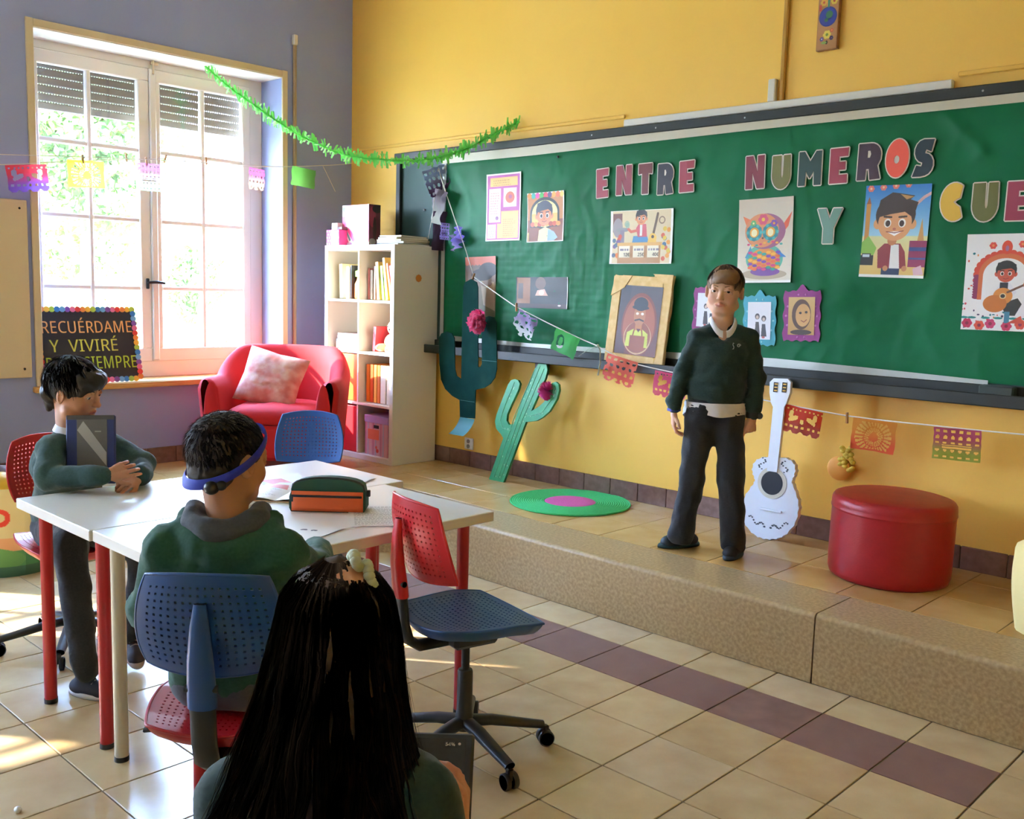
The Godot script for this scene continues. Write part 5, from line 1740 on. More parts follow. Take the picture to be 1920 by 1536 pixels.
	for k in 5:
		flat_book(fl[k][1], "book", Vector3(0.455, ys[2] + 0.022 * k, 0.26), Vector3(0.27 - 0.012 * k, 0.021, 0.22), 0.06 * (k % 3) - 0.05, fl[k][0], G)
	for k in 2:
		q = thing("storage_drawer", ["bright red storage box filling the bottom left cell", "orange storage box filling the third left cell"][k], "box", Vector3(0.457, ys[k], 0.245))
		var c: String = ["d01f2a", "ee7c2c"][k]
		put("front", bx(Vector3(0, 0.163, 0.155), Vector3(0.326, 0.322, 0.012), 0.003), mat("drawer_" + c, c, 0.45), q)
		put("body", bx(Vector3(0, 0.16, 0.0), Vector3(0.31, 0.31, 0.3), 0.002), M["drawer_" + c], q)
		m = MB.new()
		m.cyl(Vector3(0, 0.25, 0.16), Vector3(0, 0.25, 0.175), 0.012)
		put("knob", m, M["drawer_" + c], q)
	m = MB.new()
	m.xf = Transform3D(Basis(Vector3.BACK, -PI / 2), Vector3(x1, ST + 1.255, 0.205))
	m.lathe(PackedVector2Array([Vector2(0.026, 0), Vector2(0.026, 0.0015), Vector2(0.0001, 0.002)]), 8)
	lone("flower_sticker", m, mat("sticker_orange", "d9852e", 0.5), "small orange sticker on the bookcase side", "sticker")
	# on top of the bookcase
	var top := ST + H
	q = thing("game_box", "pink game box with white Spanish title standing on the bookcase", "box", Vector3(0.483, top, 0.275))
	put("body", bx(Vector3(0, 0.14, 0), Vector3(0.3, 0.28, 0.1), 0.002), mat("game_side", "5a2430", 0.5), q)
	a = Art.new(240, 224, "f0609a")
	a.ell(0.05, 0.12, 0.14, 0.16, "f4eef4").ell(0.06, 0.1, 0.05, 0.06, "7aa8d8").ell(0.14, 0.12, 0.05, 0.05, "d8a0d0").ell(0.08, 0.2, 0.05, 0.05, "8ab8d8")
	a.poly([0.02, 0.58, 0.14, 0.56, 0.4, 0.9, 0.3, 0.98], "f4f0f6").poly([0.1, 0.6, 0.16, 0.6, 0.34, 0.86, 0.28, 0.88], "6a9aa8").rect(0.0, 0.92, 1.0, 1.0, "e2dcf0").ell(0.72, 0.85, 0.12, 0.08, "86b4ea").ell(0.92, 0.6, 0.06, 0.2, "ece4f2").ell(0.93, 0.62, 0.03, 0.14, "7a98b0")
	for k in 12:
		a.ell(0.35 + 0.055 * k, 0.94 - 0.02 * (k % 3), 0.03, 0.025, ["a88ad0", "c8e0f0", "d8a8d8"][k % 3])
	m = MB.new()
	m.quad(Vector3(-0.15, 0.0, 0.0506), Vector3(0.15, 0.0, 0.0506), Vector3(0.15, 0.28, 0.0506), Vector3(-0.15, 0.28, 0.0506))
	put("cover_print", m, a.material(0.4), q)
	a = Art.new(64, 180, "5e2834")
	a.ell(0.3, 0.3, 0.3, 0.25, "8a2c3c").ell(0.7, 0.1, 0.4, 0.1, "262420").ell(0.5, 0.6, 0.15, 0.3, "3a2a26").ell(0.3, 0.9, 0.3, 0.08, "8a8478")
	m = MB.new()
	m.quad(Vector3(0.1506, 0, 0.05), Vector3(0.1506, 0, -0.05), Vector3(0.1506, 0.28, -0.05), Vector3(0.1506, 0.28, 0.05))
	put("side_print", m, a.material(0.4), q)
	for l in [["NO ME", 0.222, 0.16, "f8f4fa"], ["QUITES LA", 0.178, 0.18, "f8d0e4"], ["PALABRA", 0.138, 0.2, "f8f4fa"]]:
		var tm := TextMesh.new()
		tm.text = l[0]
		tm.font_size = 32
		tm.pixel_size = 0.0016
		tm.depth = 0.0006
		var o := put("title", tm, mat("ink_" + l[3], l[3], 0.5), q, Vector3(0.01, l[1], 0.0512))
		o.scale.x = l[2] / maxf(tm.get_aabb().size.x, 0.01)
	q = thing("dotted_box", "pink box with white dots on the bookcase corner", "box", Vector3(0.315, top, 0.34))
	put("body", bx(Vector3(0, 0.055, 0), Vector3(0.15, 0.11, 0.11), 0.003), mat("dot_pink", "ea4f96", 0.5), q)
	m = MB.new()
	m.xf = Transform3D(Basis(Vector3.RIGHT, PI / 2), Vector3.ZERO)
	for j in 5:
		for i in 6:
			var dx := -0.065 + i * 0.026 + 0.013 * (j % 2)
			if dx < 0.07:
				m.xf.origin = Vector3(dx, 0.012 + j * 0.0215, 0.0552)
				m.lathe(PackedVector2Array([Vector2(0.007, 0), Vector2(0.0001, 0.0005)]), 12)
	put("dots", m, M.white_plastic, q).set_meta("kind", "stuff")
	lone("small_box", bx(Vector3(0.3, top + 0.135, 0.34), Vector3(0.07, 0.048, 0.06), 0.004), M.white_plastic, "small white box lying on the pink dotted box", "box")
	lone("small_box", bx(Vector3(0.37, top + 0.12, 0.35), Vector3(0.055, 0.022, 0.05), 0.003), mat("dark_plum", "4a2434", 0.5), "small dark plum box between the dotted box and the game box", "box")
	G = "notebooks piled on the bookcase"
	var nb := [["3f5f5c", "thin teal notebook at the bottom of the pile on the bookcase", 0.26], ["efe8da", "cream notebook second in the pile on the bookcase", 0.24], ["b9a06a", "tan notebook in the middle of the pile on the bookcase", 0.25], ["e6e0d0", "off-white notebook near the top of the pile on the bookcase", 0.22], ["8a7440", "olive brown notebook topmost on the bookcase", 0.2]]
	for k in 5:
		flat_book(nb[k][1], "notebook", Vector3(0.85, top + 0.0135 * k, 0.2), Vector3(nb[k][2], 0.013, 0.26), 0.12 * ((k * 2) % 3) - 0.1, nb[k][0], G)


func armchair() -> void:
	var t := thing("tub_armchair", "red fabric tub armchair below the window", "armchair", Vector3(0.55, ST, 0.97), deg_to_rad(43.5))
	var red := mat("armchair_red", "c4161c", 0.85)
	red.rim_enabled = true
	red.rim = 0.25
	red.rim_tint = 0.6
	# shell: a thick U seen from above that rises from the arms to the back; local +z is the front
	var path := func(s: float) -> Vector2:      # centre line of the shell, s from -1 (one arm's front) to 1
		var w := 0.335
		var straight := 0.42
		var l := straight + PI * w / 2
		var d := absf(s) * l
		var p := Vector2.ZERO
		if d < PI * w / 2:
			var a := d / w
			p = Vector2(w * sin(a), -w * cos(a) * 0.8)
		else:
			p = Vector2(w, d - PI * w / 2)
		return Vector2(p.x * signf(s) if s != 0 else 0.0, p.y - 0.06)
	var m := MB.new()
	m.patch(72, 28, func(a, b):
		var s: float = b * 2.0 - 1.0
		var p: Vector2 = path.call(s)
		var q: Vector2 = path.call(clampf(s + 0.01, -1, 1)) - path.call(clampf(s - 0.01, -1, 1))
		var nn := Vector2(q.y, -q.x).normalized()
		var top := 0.6 + 0.18 * smoothstep(0.68, 0.3, absf(s))
		var th := 0.062
		var ang: float = a * TAU
		var low := 0.09
		var hh := (top - low) / 2
		var cx := signf(cos(ang)) * pow(absf(cos(ang)), 0.45) * th
		var sy := signf(sin(ang)) * pow(absf(sin(ang)), 0.35) * hh
		if sin(ang) > 0:
			cx = cos(ang) * th if absf(cos(ang)) < 0.8 else signf(cos(ang)) * th * (0.8 + 0.2 * sqrt(absf(cos(ang)) - 0.0))
		var e := 1.0 - pow(clampf((absf(s) - 0.965) / 0.035, 0.0, 1.0), 2.0) * 0.45
		var flare := 0.05 * (sy + hh) / (2 * hh)
		return Vector3(p.x + nn.x * (cx * e + flare), low + hh + sy * (0.94 + 0.06 * e), p.y + nn.y * (cx * e + flare)), true)
	put("shell", m, red, t)
	for s in [-1.0, 1.0]:
		m = MB.new()
		var p: Vector2 = path.call(s)
		m.ball(Vector3(p.x + 0.012 * s, 0.33, p.y), Vector3(0.05, 0.25, 0.02), 14, 16)
		put("arm_front", m, red, t)
	put("seat_base", bx(Vector3(0, 0.2, 0.06), Vector3(0.58, 0.22, 0.6), 0.02), red, t)
	m = MB.new()
	m.patch(14, 40, func(a, b):
		var an: float = a * TAU
		var th: float = (b - 0.5) * PI
		var c := pow(absf(cos(an)), 0.35) * signf(cos(an))
		var s := pow(absf(sin(an)), 0.35) * signf(sin(an))
		var r := pow(maxf(cos(th), 0.0), 0.35)
		return Vector3(c * 0.285 * r, 0.36 + 0.065 * sin(th) + 0.012 * (1.0 - c * c) * maxf(sin(th), 0.0), 0.06 - s * 0.305 * r), true)
	put("seat_cushion", m, red, t)
	for x in [-0.26, 0.26]:
		for z in [-0.2, 0.3]:
			m = MB.new()
			m.cyl(Vector3(x, 0, z), Vector3(x, 0.1, z), 0.018, 0.024)
			put("foot", m, mat("dark_wood", "3c2a20", 0.5), t)
	# cushion with a blurry red and cream print, leaning in the corner of the chair
	t = thing("scatter_cushion", "pinkish cream patterned cushion leaning in the red armchair", "cushion", Vector3(0.53, ST + 0.4, 1.1), deg_to_rad(43.5))
	t.rotate_object_local(Vector3.RIGHT, deg_to_rad(-22))
	t.rotate_object_local(Vector3.BACK, deg_to_rad(-14))
	var n := noise(3.0, 61, 3)
	m = MB.new()
	for side in [-1.0, 1.0]:
		m.patch(24, 24, func(a, b):
			var x: float = a * 2 - 1
			var y: float = b * 2 - 1
			var e: float = (1 - pow(absf(x), 3.0)) * (1 - pow(absf(y), 3.0))
			var pin := 1.0 - 0.07 * (1 - absf(x)) * absf(y) - 0.07 * (1 - absf(y)) * absf(x)
			return Vector3(x * 0.205 * pin, 0.19 + y * 0.19 * pin, side * (0.075 * pow(maxf(e, 0.0), 0.6) + 0.012 * n.get_noise_2d(x * 1.5 + side, y * 2.5) * e)), false, side < 0)
	var cm := grain(mat("cushion_print", "ffffff", 0.8), tex(0.012, "c8645a", "f3e2cf", 170, 256, 4), 2.4)
	put("cover", m, cm, t)


# ---------------------------------------------------------------- tables and what lies on them
func tables() -> void:
	var top := mat("table_white", "ebe9e2", 0.28)
	mat("table_red", "a8141c", 0.35, 0.0)
	mat("table_leg_white", "cfc7b0", 0.4)
	var defs := [["white table with red legs next to the window side of the joined pair", 2.605, 3.186, 2.13, 3.345, [[2.662, 3.272, 1], [3.118, 3.276, 1], [2.662, 2.2, 1], [3.1, 2.205, 1]]], ["white table with one white front leg, on the stage side of the joined pair", 3.19, 3.775, 2.225, 3.337, [[3.232, 3.281, 0], [3.7, 3.27, 1], [3.205, 2.3, 1], [3.688, 2.285, 1]]]]
	for d in defs:
		var t := thing("school_table", d[0], "table", Vector3(0, 0, 0), 0.0, "two tables pushed together")
		put("tabletop", bx(Vector3((d[1] + d[2]) / 2, 0.708, (d[3] + d[4]) / 2), Vector3(d[2] - d[1], 0.034, d[4] - d[3]), 0.0025), top, t)
		for l in d[5]:
			var m := MB.new()
			m.cyl(Vector3(l[0], 0.012, l[1]), Vector3(l[0], 0.691, l[1]), 0.021, 0.021, 20)
			var lg := put("leg", m, M.table_red if l[2] else M.table_leg_white, t)
			m = MB.new()
			m.cyl(Vector3(l[0], 0.0, l[1]), Vector3(l[0], 0.016, l[1]), 0.0222, 0.0222, 20)
			put("foot_cap", m, M.black_plastic, lg)


# a plastic shell pierced by rows of holes: f(x, y in -1..1) -> centre of the sheet; thickness th
func pierced(nx: int, ny: int, f: Callable, th: float, margin: int) -> MB:
	var m := MB.new()
	var cx := nx * 2 + 1
	var cy := ny * 2 + 1
	var mapx := func(i: int) -> float: return -1.0 + 2.0 * i / cx
	var hole := func(i: int, j: int) -> bool:
		return i > 0 and j > 0 and i < cx - 1 and j < cy - 1 and i % 2 == 1 and j % 2 == 1 and i / 2 >= margin and j / 2 >= margin and i / 2 < nx - margin and j / 2 < ny - margin
	var P := []
	var N := []
	for j in cy + 1:
		for i in cx + 1:
			var x := -1.0 + 2.0 * i / cx
			var y := -1.0 + 2.0 * j / cy
			# holes are a bit narrower than the bars between them
			if i > 0 and i < cx:
				x += (0.34 if i % 2 == 1 else -0.34) / cx
			if j > 0 and j < cy:
				y += (0.34 if j % 2 == 1 else -0.34) / cy
			var p: Vector3 = f.call(x, y)
			var e := 0.01
			var nn: Vector3 = (f.call(x + e, y) - f.call(x - e, y)).cross(f.call(x, y + e) - f.call(x, y - e)).normalized()
			P.append(p)
			N.append(nn)
	var w := cx + 1
	var base := m.v.size()
	for k in P.size():
		m.vert(P[k] + N[k] * th / 2, N[k])
	for k in P.size():
		m.vert(P[k] - N[k] * th / 2, -N[k])
	var off: int = P.size()
	for j in cy:
		for i in cx:
			var q := [j * w + i, j * w + i + 1, (j + 1) * w + i + 1, (j + 1) * w + i]
			if hole.call(i, j):
				for k in 4:
					var a: int = q[k]
					var b: int = q[(k + 1) % 4]
					m.quad(P[b] + N[b] * th / 2, P[a] + N[a] * th / 2, P[a] - N[a] * th / 2, P[b] - N[b] * th / 2)
				continue
			m.face(base + q[0], base + q[1], base + q[2])
			m.face(base + q[0], base + q[2], base + q[3])
			m.face(base + off + q[0], base + off + q[2], base + off + q[1])
			m.face(base + off + q[0], base + off + q[3], base + off + q[2])
	# a rounded rim
	var rim := PackedVector3Array()
	for k in 97:
		var a := TAU * k / 96.0
		var d := Vector2(cos(a), sin(a))
		d /= maxf(absf(d.x), absf(d.y))
		rim.append(f.call(d.x, d.y))
	m.tube(rim, func(_t): return th * 0.75, 8, false, 1.0, Vector3(0, 0, 1))
	return m


# a height-adjustable school chair; local +z is where the sitter looks
func swivel_chair(label: String, at: Vector3, turn: float, seat_c: String, back_c: String, seat_h: float, star: float) -> Node3D:
	var t := thing("swivel_chair", label, "chair", at, turn, "swivel chairs round the tables")
	var sm := mat("plastic_" + seat_c, seat_c, 0.35)
	var bm := mat("plastic_" + back_c, back_c, 0.35)
	var seat := pierced(21, 19, func(x, y):
		var k := 0.5
		var px: float = x * sqrt(1 - k * y * y / 2) * (0.195 - 0.02 * y * -1.0)
		var pz: float = y * sqrt(1 - k * x * x / 2) * 0.19
		return Vector3(px, seat_h - 0.006 + 0.012 * x * x - 0.02 * maxf(0.0, y - 0.4) + 0.012 * maxf(0.0, -y - 0.5), -pz if false else pz).rotated(Vector3.UP, 0.0), 0.006, 1)
	# turn the sheet so that its front looks up
	put("seat", seat, sm, t)
	var un := MB.new()
	un.patch(8, 40, func(a, b):
		var an: float = a * TAU
		var d := Vector2(cos(an), -sin(an))
		d /= maxf(absf(d.x), absf(d.y))
		var k := 0.5
		var s: float = 1.0 + 0.02 * sin(b * PI)
		var px: float = d.x * sqrt(1 - k * d.y * d.y / 2) * (0.195 + 0.02 * d.y) * s
		var pz: float = d.y * sqrt(1 - k * d.x * d.x / 2) * 0.19 * s
		var inn: float = 1.0 - 0.12 * (1.0 - b)
		return Vector3(px * inn, seat_h - 0.042 + 0.036 * b + 0.012 * d.x * d.x - 0.02 * maxf(0.0, d.y - 0.4) + 0.012 * maxf(0.0, -d.y - 0.5), pz * inn), true)
	var rs := put("seat_skirt", un, sm, t)
	var back := pierced(18, 14, func(x, y):
		var k := 0.45
		var px: float = x * sqrt(1 - k * y * y / 2) * (0.168 - 0.012 * y)
		var py: float = y * sqrt(1 - k * x * x / 2) * 0.128
		return Vector3(px, seat_h + 0.265 + py, -0.215 + 0.045 * x * x - 0.03 * y + 0.012 * y * y), 0.006, 1)
	put("backrest", back, bm, t)
	var br := MB.new()
	br.tube(PackedVector3Array([Vector3(0, seat_h + 0.33, -0.243), Vector3(0, seat_h + 0.28, -0.247), Vector3(0, seat_h + 0.2, -0.245), Vector3(0, seat_h + 0.12, -0.235), Vector3(0, seat_h + 0.09, -0.232)]), func(q): return 0.014 + 0.02 * minf(1.0, q * 1.6), 14, true, 0.62)
	put("back_bracket", br, bm, t)
	var bolt := MB.new()
	for s in [-1, 1]:
		bolt.cyl(Vector3(s * 0.02, seat_h + 0.135, -0.24), Vector3(s * 0.036, seat_h + 0.135, -0.238), 0.009)
	put("bolt", bolt, M.black_plastic, t)
	var ar := MB.new()
	ar.tube(PackedVector3Array([Vector3(0, seat_h + 0.1, -0.232), Vector3(0, seat_h + 0.0, -0.222), Vector3(0, seat_h - 0.05, -0.205), Vector3(0, seat_h - 0.075, -0.17), Vector3(0, seat_h - 0.075, -0.05), Vector3(0, seat_h - 0.065, 0.06)]), func(_q): return 0.03, 12, true, 0.55, Vector3(0, 0, 1))
	ar.box(Vector3(0, seat_h - 0.065, 0.0), Vector3(0.15, 0.05, 0.16), 0.012)
	put("back_arm", ar, M.black_plastic, t)
	var lv := MB.new()
	lv.tube(PackedVector3Array([Vector3(0.06, seat_h - 0.07, 0.03), Vector3(0.13, seat_h - 0.08, 0.04), Vector3(0.2, seat_h - 0.095, 0.045), Vector3(0.235, seat_h - 0.1, 0.05)]), func(q): return 0.008 + 0.007 * q, 8, true, 0.5)
	put("lever", lv, M.black_plastic, t)
	var cl := MB.new()
	cl.cyl(Vector3(0, 0.24, 0), Vector3(0, seat_h - 0.08, 0), 0.0135, 0.0135, 18)
	put("column", cl, M.dark_metal, t)
	cl = MB.new()
	cl.lathe(PackedVector2Array([Vector2(0.0001, 0.08), Vector2(0.03, 0.08), Vector2(0.029, 0.12), Vector2(0.0255, 0.14), Vector2(0.0245, 0.27), Vector2(0.022, 0.276), Vector2(0.0135, 0.278)]), 20)
	put("sleeve", cl, M.black_plastic, t)
	for k in 5:
		var a := star + TAU * k / 5.0
		var d := Vector3(cos(a), 0, sin(a))
		var lg := MB.new()
		lg.tube(PackedVector3Array([d * 0.015 + Vector3(0, 0.105, 0), d * 0.09 + Vector3(0, 0.1, 0), d * 0.19 + Vector3(0, 0.08, 0), d * 0.265 + Vector3(0, 0.066, 0)]), func(q): return 0.027 - 0.009 * q, 10, true, 0.72)
		var L := put("base_arm", lg, M.black_plastic, t)
		var w := MB.new()
		var sd := Vector3(-d.z, 0, d.x)
		var c := d * 0.272 + Vector3(0, 0.026, 0) + sd * 0.006
		for s in [-1.0, 1.0]:
			w.tube(PackedVector3Array([c + sd * s * 0.006, c + sd * s * 0.008, c + sd * s * 0.02, c + sd * s * 0.022]), func(q): return 0.026 if q > 0.1 and q < 0.9 else 0.022, 18, true, 1.0)
		w.box(c + Vector3(0, 0.02, 0), Vector3(0.02, 0.04, 0.02), 0.004)
		put("caster", w, M.black_plastic, L)
	return t


func chairs() -> void:
	swivel_chair("swivel chair with red back and blue seat at the stage side of the table", Vector3(3.91, 0, 2.475), atan2(0.22, -0.975), "1c4f8c", "cc1c24", 0.46, 0.62)
	swivel_chair("blue backed swivel chair beyond the table in front of the armchair", Vector3(2.03, 0, 1.8), atan2(0.72, 0.69), "24539a", "2a61ae", 0.43, 0.3)
	swivel_chair("all red swivel chair of the child hugging a tablet", Vector3(2.17, 0, 2.99), PI / 2 + 0.06, "b81a22", "b01a20", 0.44, 0.95)
	swivel_chair("swivel chair with blue back and red seat under the child in the green hoodie", Vector3(3.97, 0, 3.33), atan2(-0.69, -0.72), "a81820", "1d4a86", 0.44, 0.2)
	swivel_chair("swivel chair under the long haired child nearest the picture's lower edge", Vector3(5.0, 0, 3.8), atan2(-0.69, -0.72), "a81820", "1d4a86", 0.42, 0.2)


func table_things() -> void:
	var T := 0.725
	var rng := RandomNumberGenerator.new()
	rng.seed = 3
	# orange and green pencil case
	var t := thing("pencil_case", "orange pencil case with a green and black zipped top, standing on the table", "pencil case", Vector3(3.41, T, 2.64), deg_to_rad(44.0))
	var prof := PackedVector2Array()
	for p in [[-0.12, 0.0], [0.12, 0.0], [0.126, 0.012], [0.126, 0.05], [0.12, 0.066]]:
		prof.append(Vector2(p[0], p[1]))
	for k in 13:
		var a := PI * k / 12.0
		prof.append(Vector2(0.12 * cos(a), 0.068 + 0.042 * pow(sin(a), 0.6)))
	for p in [[-0.126, 0.05], [-0.126, 0.012]]:
		prof.append(Vector2(p[0], p[1]))
	var m := MB.new()
	m.prism(prof, -0.04, 0.034)
	put("body", m, mat("case_green", "1f4a38", 0.75), t)
	m = MB.new()
	m.patch(8, 20, func(a, b):
		var x: float = lerpf(-0.118, 0.118, a)
		var y: float = lerpf(0.003, 0.07, b)
		return Vector3(x, y, 0.036 + 0.014 * pow(1 - pow(absf(a * 2 - 1), 4), 0.5) * pow(maxf(0.0, 1 - pow(absf(b * 2 - 1), 4)), 0.5)))
	put("front_pocket", m, mat("case_orange", "e2622a", 0.7), t)
	put("zip", bx(Vector3(0, 0.056, 0.05), Vector3(0.232, 0.008, 0.004), 0.0015), M.black_plastic, t)
	put("zip_pull", bx(Vector3(-0.112, 0.046, 0.053), Vector3(0.006, 0.018, 0.003), 0.001), M.black_plastic, t)
	put("side_tab", bx(Vector3(0.131, 0.06, 0), Vector3(0.012, 0.022, 0.012), 0.002), M.black_plastic, t)
	m = MB.new()
	var arc := PackedVector3Array()
	for k in 13:
		var a := PI * k / 12.0
		arc.append(Vector3(0.118 * cos(a), 0.069 + 0.042 * pow(sin(a), 0.6), 0.02))
	m.tube(arc, func(_q): return 0.006, 8)
	put("top_zip", m, M.black_plastic, t)
	# dark pencil case with coloured shapes
	t = thing("pencil_case", "dark pencil case printed with coloured dinosaurs and dots, lying by the folded arms", "pencil case", Vector3(2.98, T, 2.745), deg_to_rad(-6.0))
	m = MB.new()
	m.patch(20, 32, func(a, b):
		var an: float = a * TAU
		var x: float = lerpf(-0.135, 0.135, b)
		var r: float = pow(maxf(0.0, 1 - pow(absf(b * 2 - 1), 3.2)), 0.45)
		var y := 0.036 + 0.036 * r * signf(sin(an)) * pow(absf(sin(an)), 0.8)
		return Vector3(x, maxf(0.001, y), -0.05 * r * cos(an)), true)
	put("body", m, mat("case_black", "17191c", 0.7), t)
	m = MB.new()
	var cols := ["d8882c", "8fb83a", "3f9a86", "5f8aa8", "c8553a", "7fa0b8", "b8c04a", "8a4a5a"]
	var spots := {}
	for c in cols:
		spots[c] = MB.new()
	var big := [[-0.105, 0.046, 0.026, 0], [-0.045, 0.03, 0.021, 1], [0.0, 0.05, 0.016, 2], [0.03, 0.046, 0.014, 3]]
	for k in 34:
		var u: float = rng.randf_range(-0.11, 0.08)
		var v: float = rng.randf_range(0.012, 0.062)
		var r: float = rng.randf_range(0.003, 0.009)
		var ci := k % 8
		if k < 4:
			u = big[k][0]
			v = big[k][1]
			r = big[k][2]
			ci = big[k][3]
		var rr: float = pow(maxf(0.0, 1 - pow(absf(u / 0.135), 3.2)), 0.45)
		var s := clampf((v - 0.036) / (0.036 * rr + 0.0001), -0.95, 0.95)
		var z := 0.05 * rr * cos(asin(signf(s) * pow(absf(s), 1.25)))
		(spots[cols[ci]] as MB).ball(Vector3(u, v, z), Vector3(r, r * 0.8, 0.0016 + r * 0.12), 6, 12)
	for c in cols:
		put("printed_shape", spots[c], mat("print_" + c, c, 0.6), t)
	m = MB.new()
	m.tube(PackedVector3Array([Vector3(-0.1, 0.066, 0.0), Vector3(-0.05, 0.0735, 0), Vector3(0.0, 0.074, 0), Vector3(0.05, 0.0735, 0), Vector3(0.1, 0.066, 0)]), func(_q): return 0.004, 8)
	put("zip", m, mat("zip_grey", "6f8a90", 0.5), t)
	# papers and an open book
	var sheets := [[3.6, 2.93, 0.3, "white worksheet with a small grey drawing near the table edge", 0], [3.585, 2.56, 0.95, "printed text sheet under the orange pencil case", 1], [3.05, 2.35, 0.5, "white sheet with a blue tinge at the far end of the tables", 2], [2.93, 2.52, 1.2, "sheet with a red drawing beyond the open book", 3]]
	for s in sheets:
		var a := Art.new(150, 212, "eceae6")
		if s[4] == 0:
			for k in 9:
				a.ell(0.62 + rng.randf_range(-0.12, 0.12), 0.25 + rng.randf_range(-0.04, 0.04), rng.randf_range(0.02, 0.05), 0.02, "6a6a72")
			a.line([0.1, 0.8, 0.2, 0.82], 0.012, "888890").line([0.7, 0.75, 0.8, 0.73], 0.012, "9a9aa2").ell(0.4, 0.6, 0.02, 0.008, "9a9aa2")
		elif s[4] == 1:
			a.text_lines(0.08, 0.95, 0.06, 0.94, 26, "8f8c88", rng)
		elif s[4] == 3:
			a.poly([0.2, 0.3, 0.6, 0.25, 0.7, 0.55, 0.5, 0.5, 0.35, 0.6], "d8404a").line([0.1, 0.75, 0.8, 0.7], 0.02, "d8606a")
		m = MB.new()
		m.patch(6, 6, func(u, v): return Vector3((u - 0.5) * 0.21, 0.0015 + 0.003 * pow(absf(u - 0.5) * 2, 3.0) * v, (0.5 - v) * 0.297))
		var o := put("paper_sheet", m, a.material(0.5), null, Vector3(s[0], T + 0.0004 * s[4], s[1]))
		o.rotation.y = s[2]
		tag(o, s[3], "paper", "papers on the tables")
	t = thing("open_book", "open picture book with white pages lying on the table", "book", Vector3(3.13, T, 2.62), deg_to_rad(36.0))
	for s in [-1.0, 1.0]:
		var a := Art.new(128, 180, "efe9e0")
		a.fade(0.1, 0.9, "eee8e2", "d8cdbf") if s > 0 else a.text_lines(0.12, 0.88, 0.1, 0.8, 12, "a8a29a", rng)
		if s < 0:
			a.poly([0.1, 0.05, 0.8, 0.02, 0.9, 0.3, 0.4, 0.25], "d86a6a")
		m = MB.new()
		m.patch(8, 10, func(u, v):
			var x: float = u * 0.17 if s > 0 else -(1 - u) * 0.17
			return Vector3(x, 0.006 + 0.012 * sin(minf(1.0, absf(x) / 0.17 * 1.25) * PI) * 0.7, (0.5 - v) * 0.235))
		put("page", m, a.material(0.5), t)
	put("cover", bx(Vector3(0, 0.0022, 0), Vector3(0.35, 0.004, 0.24), 0.001), mat("book_cover_tan", "c9a67c", 0.5), t)
	# crumb of paper on the floor and the toy bag behind the chair
	m = MB.new()
	m.ball(Vector3(0, 0.008, 0), Vector3(0.014, 0.008, 0.01), 5, 7)
	lone("paper_scrap", m, M.white_plastic, "tiny white paper scrap on the floor tiles near the picture's lower edge", "scrap", "", Vector3(3.33, 0, 3.62))
	t = thing("toy_bin", "soft toy bin printed with green hills and red letters behind the red chair", "toy bin", Vector3(0.86, 0, 2.78))
	var a2 := Art.new(256, 160, "d9cf9a")
	a2.rect(0, 0.55, 1, 0.8, "e0a878").rect(0, 0.7, 1, 1, "5a9a60").ell(0.2, 0.75, 0.3, 0.2, "4a8a58").ell(0.7, 0.8, 0.3, 0.2, "6aa45e").rect(0, 0.88, 1, 1, "3f6e56")
	for k in 7:
		a2.ell(0.08 + 0.14 * k, 0.32, 0.035, 0.1, "d8402e").ell(0.08 + 0.14 * k, 0.32, 0.018, 0.05, "d9cf9a").ell(0.1 + 0.13 * k, 0.52, 0.012, 0.02, "5a5a3a")
	m = MB.new()
	m.patch(10, 32, func(u, v):
		var r: float = 0.215 + 0.012 * sin(v * PI)
		return Vector3(cos(u * TAU) * r, v * 0.44, -sin(u * TAU) * r))
	put("fabric_wall", m, a2.material(0.7), t)
	m = MB.new()
	m.ball(Vector3(0.05, 0.43, 0.05), Vector3(0.09, 0.07, 0.09), 10, 14)
	put("yellow_toy", m, mat("toy_yellow", "eab52e", 0.5), t)
	m = MB.new()
	m.ball(Vector3(-0.08, 0.42, 0.0), Vector3(0.1, 0.09, 0.1), 10, 14)
	m.ball(Vector3(0.0, 0.42, -0.12), Vector3(0.08, 0.08, 0.08), 10, 14)
	put("brown_toy", m, mat("toy_brown", "5a3a2a", 0.6), t)


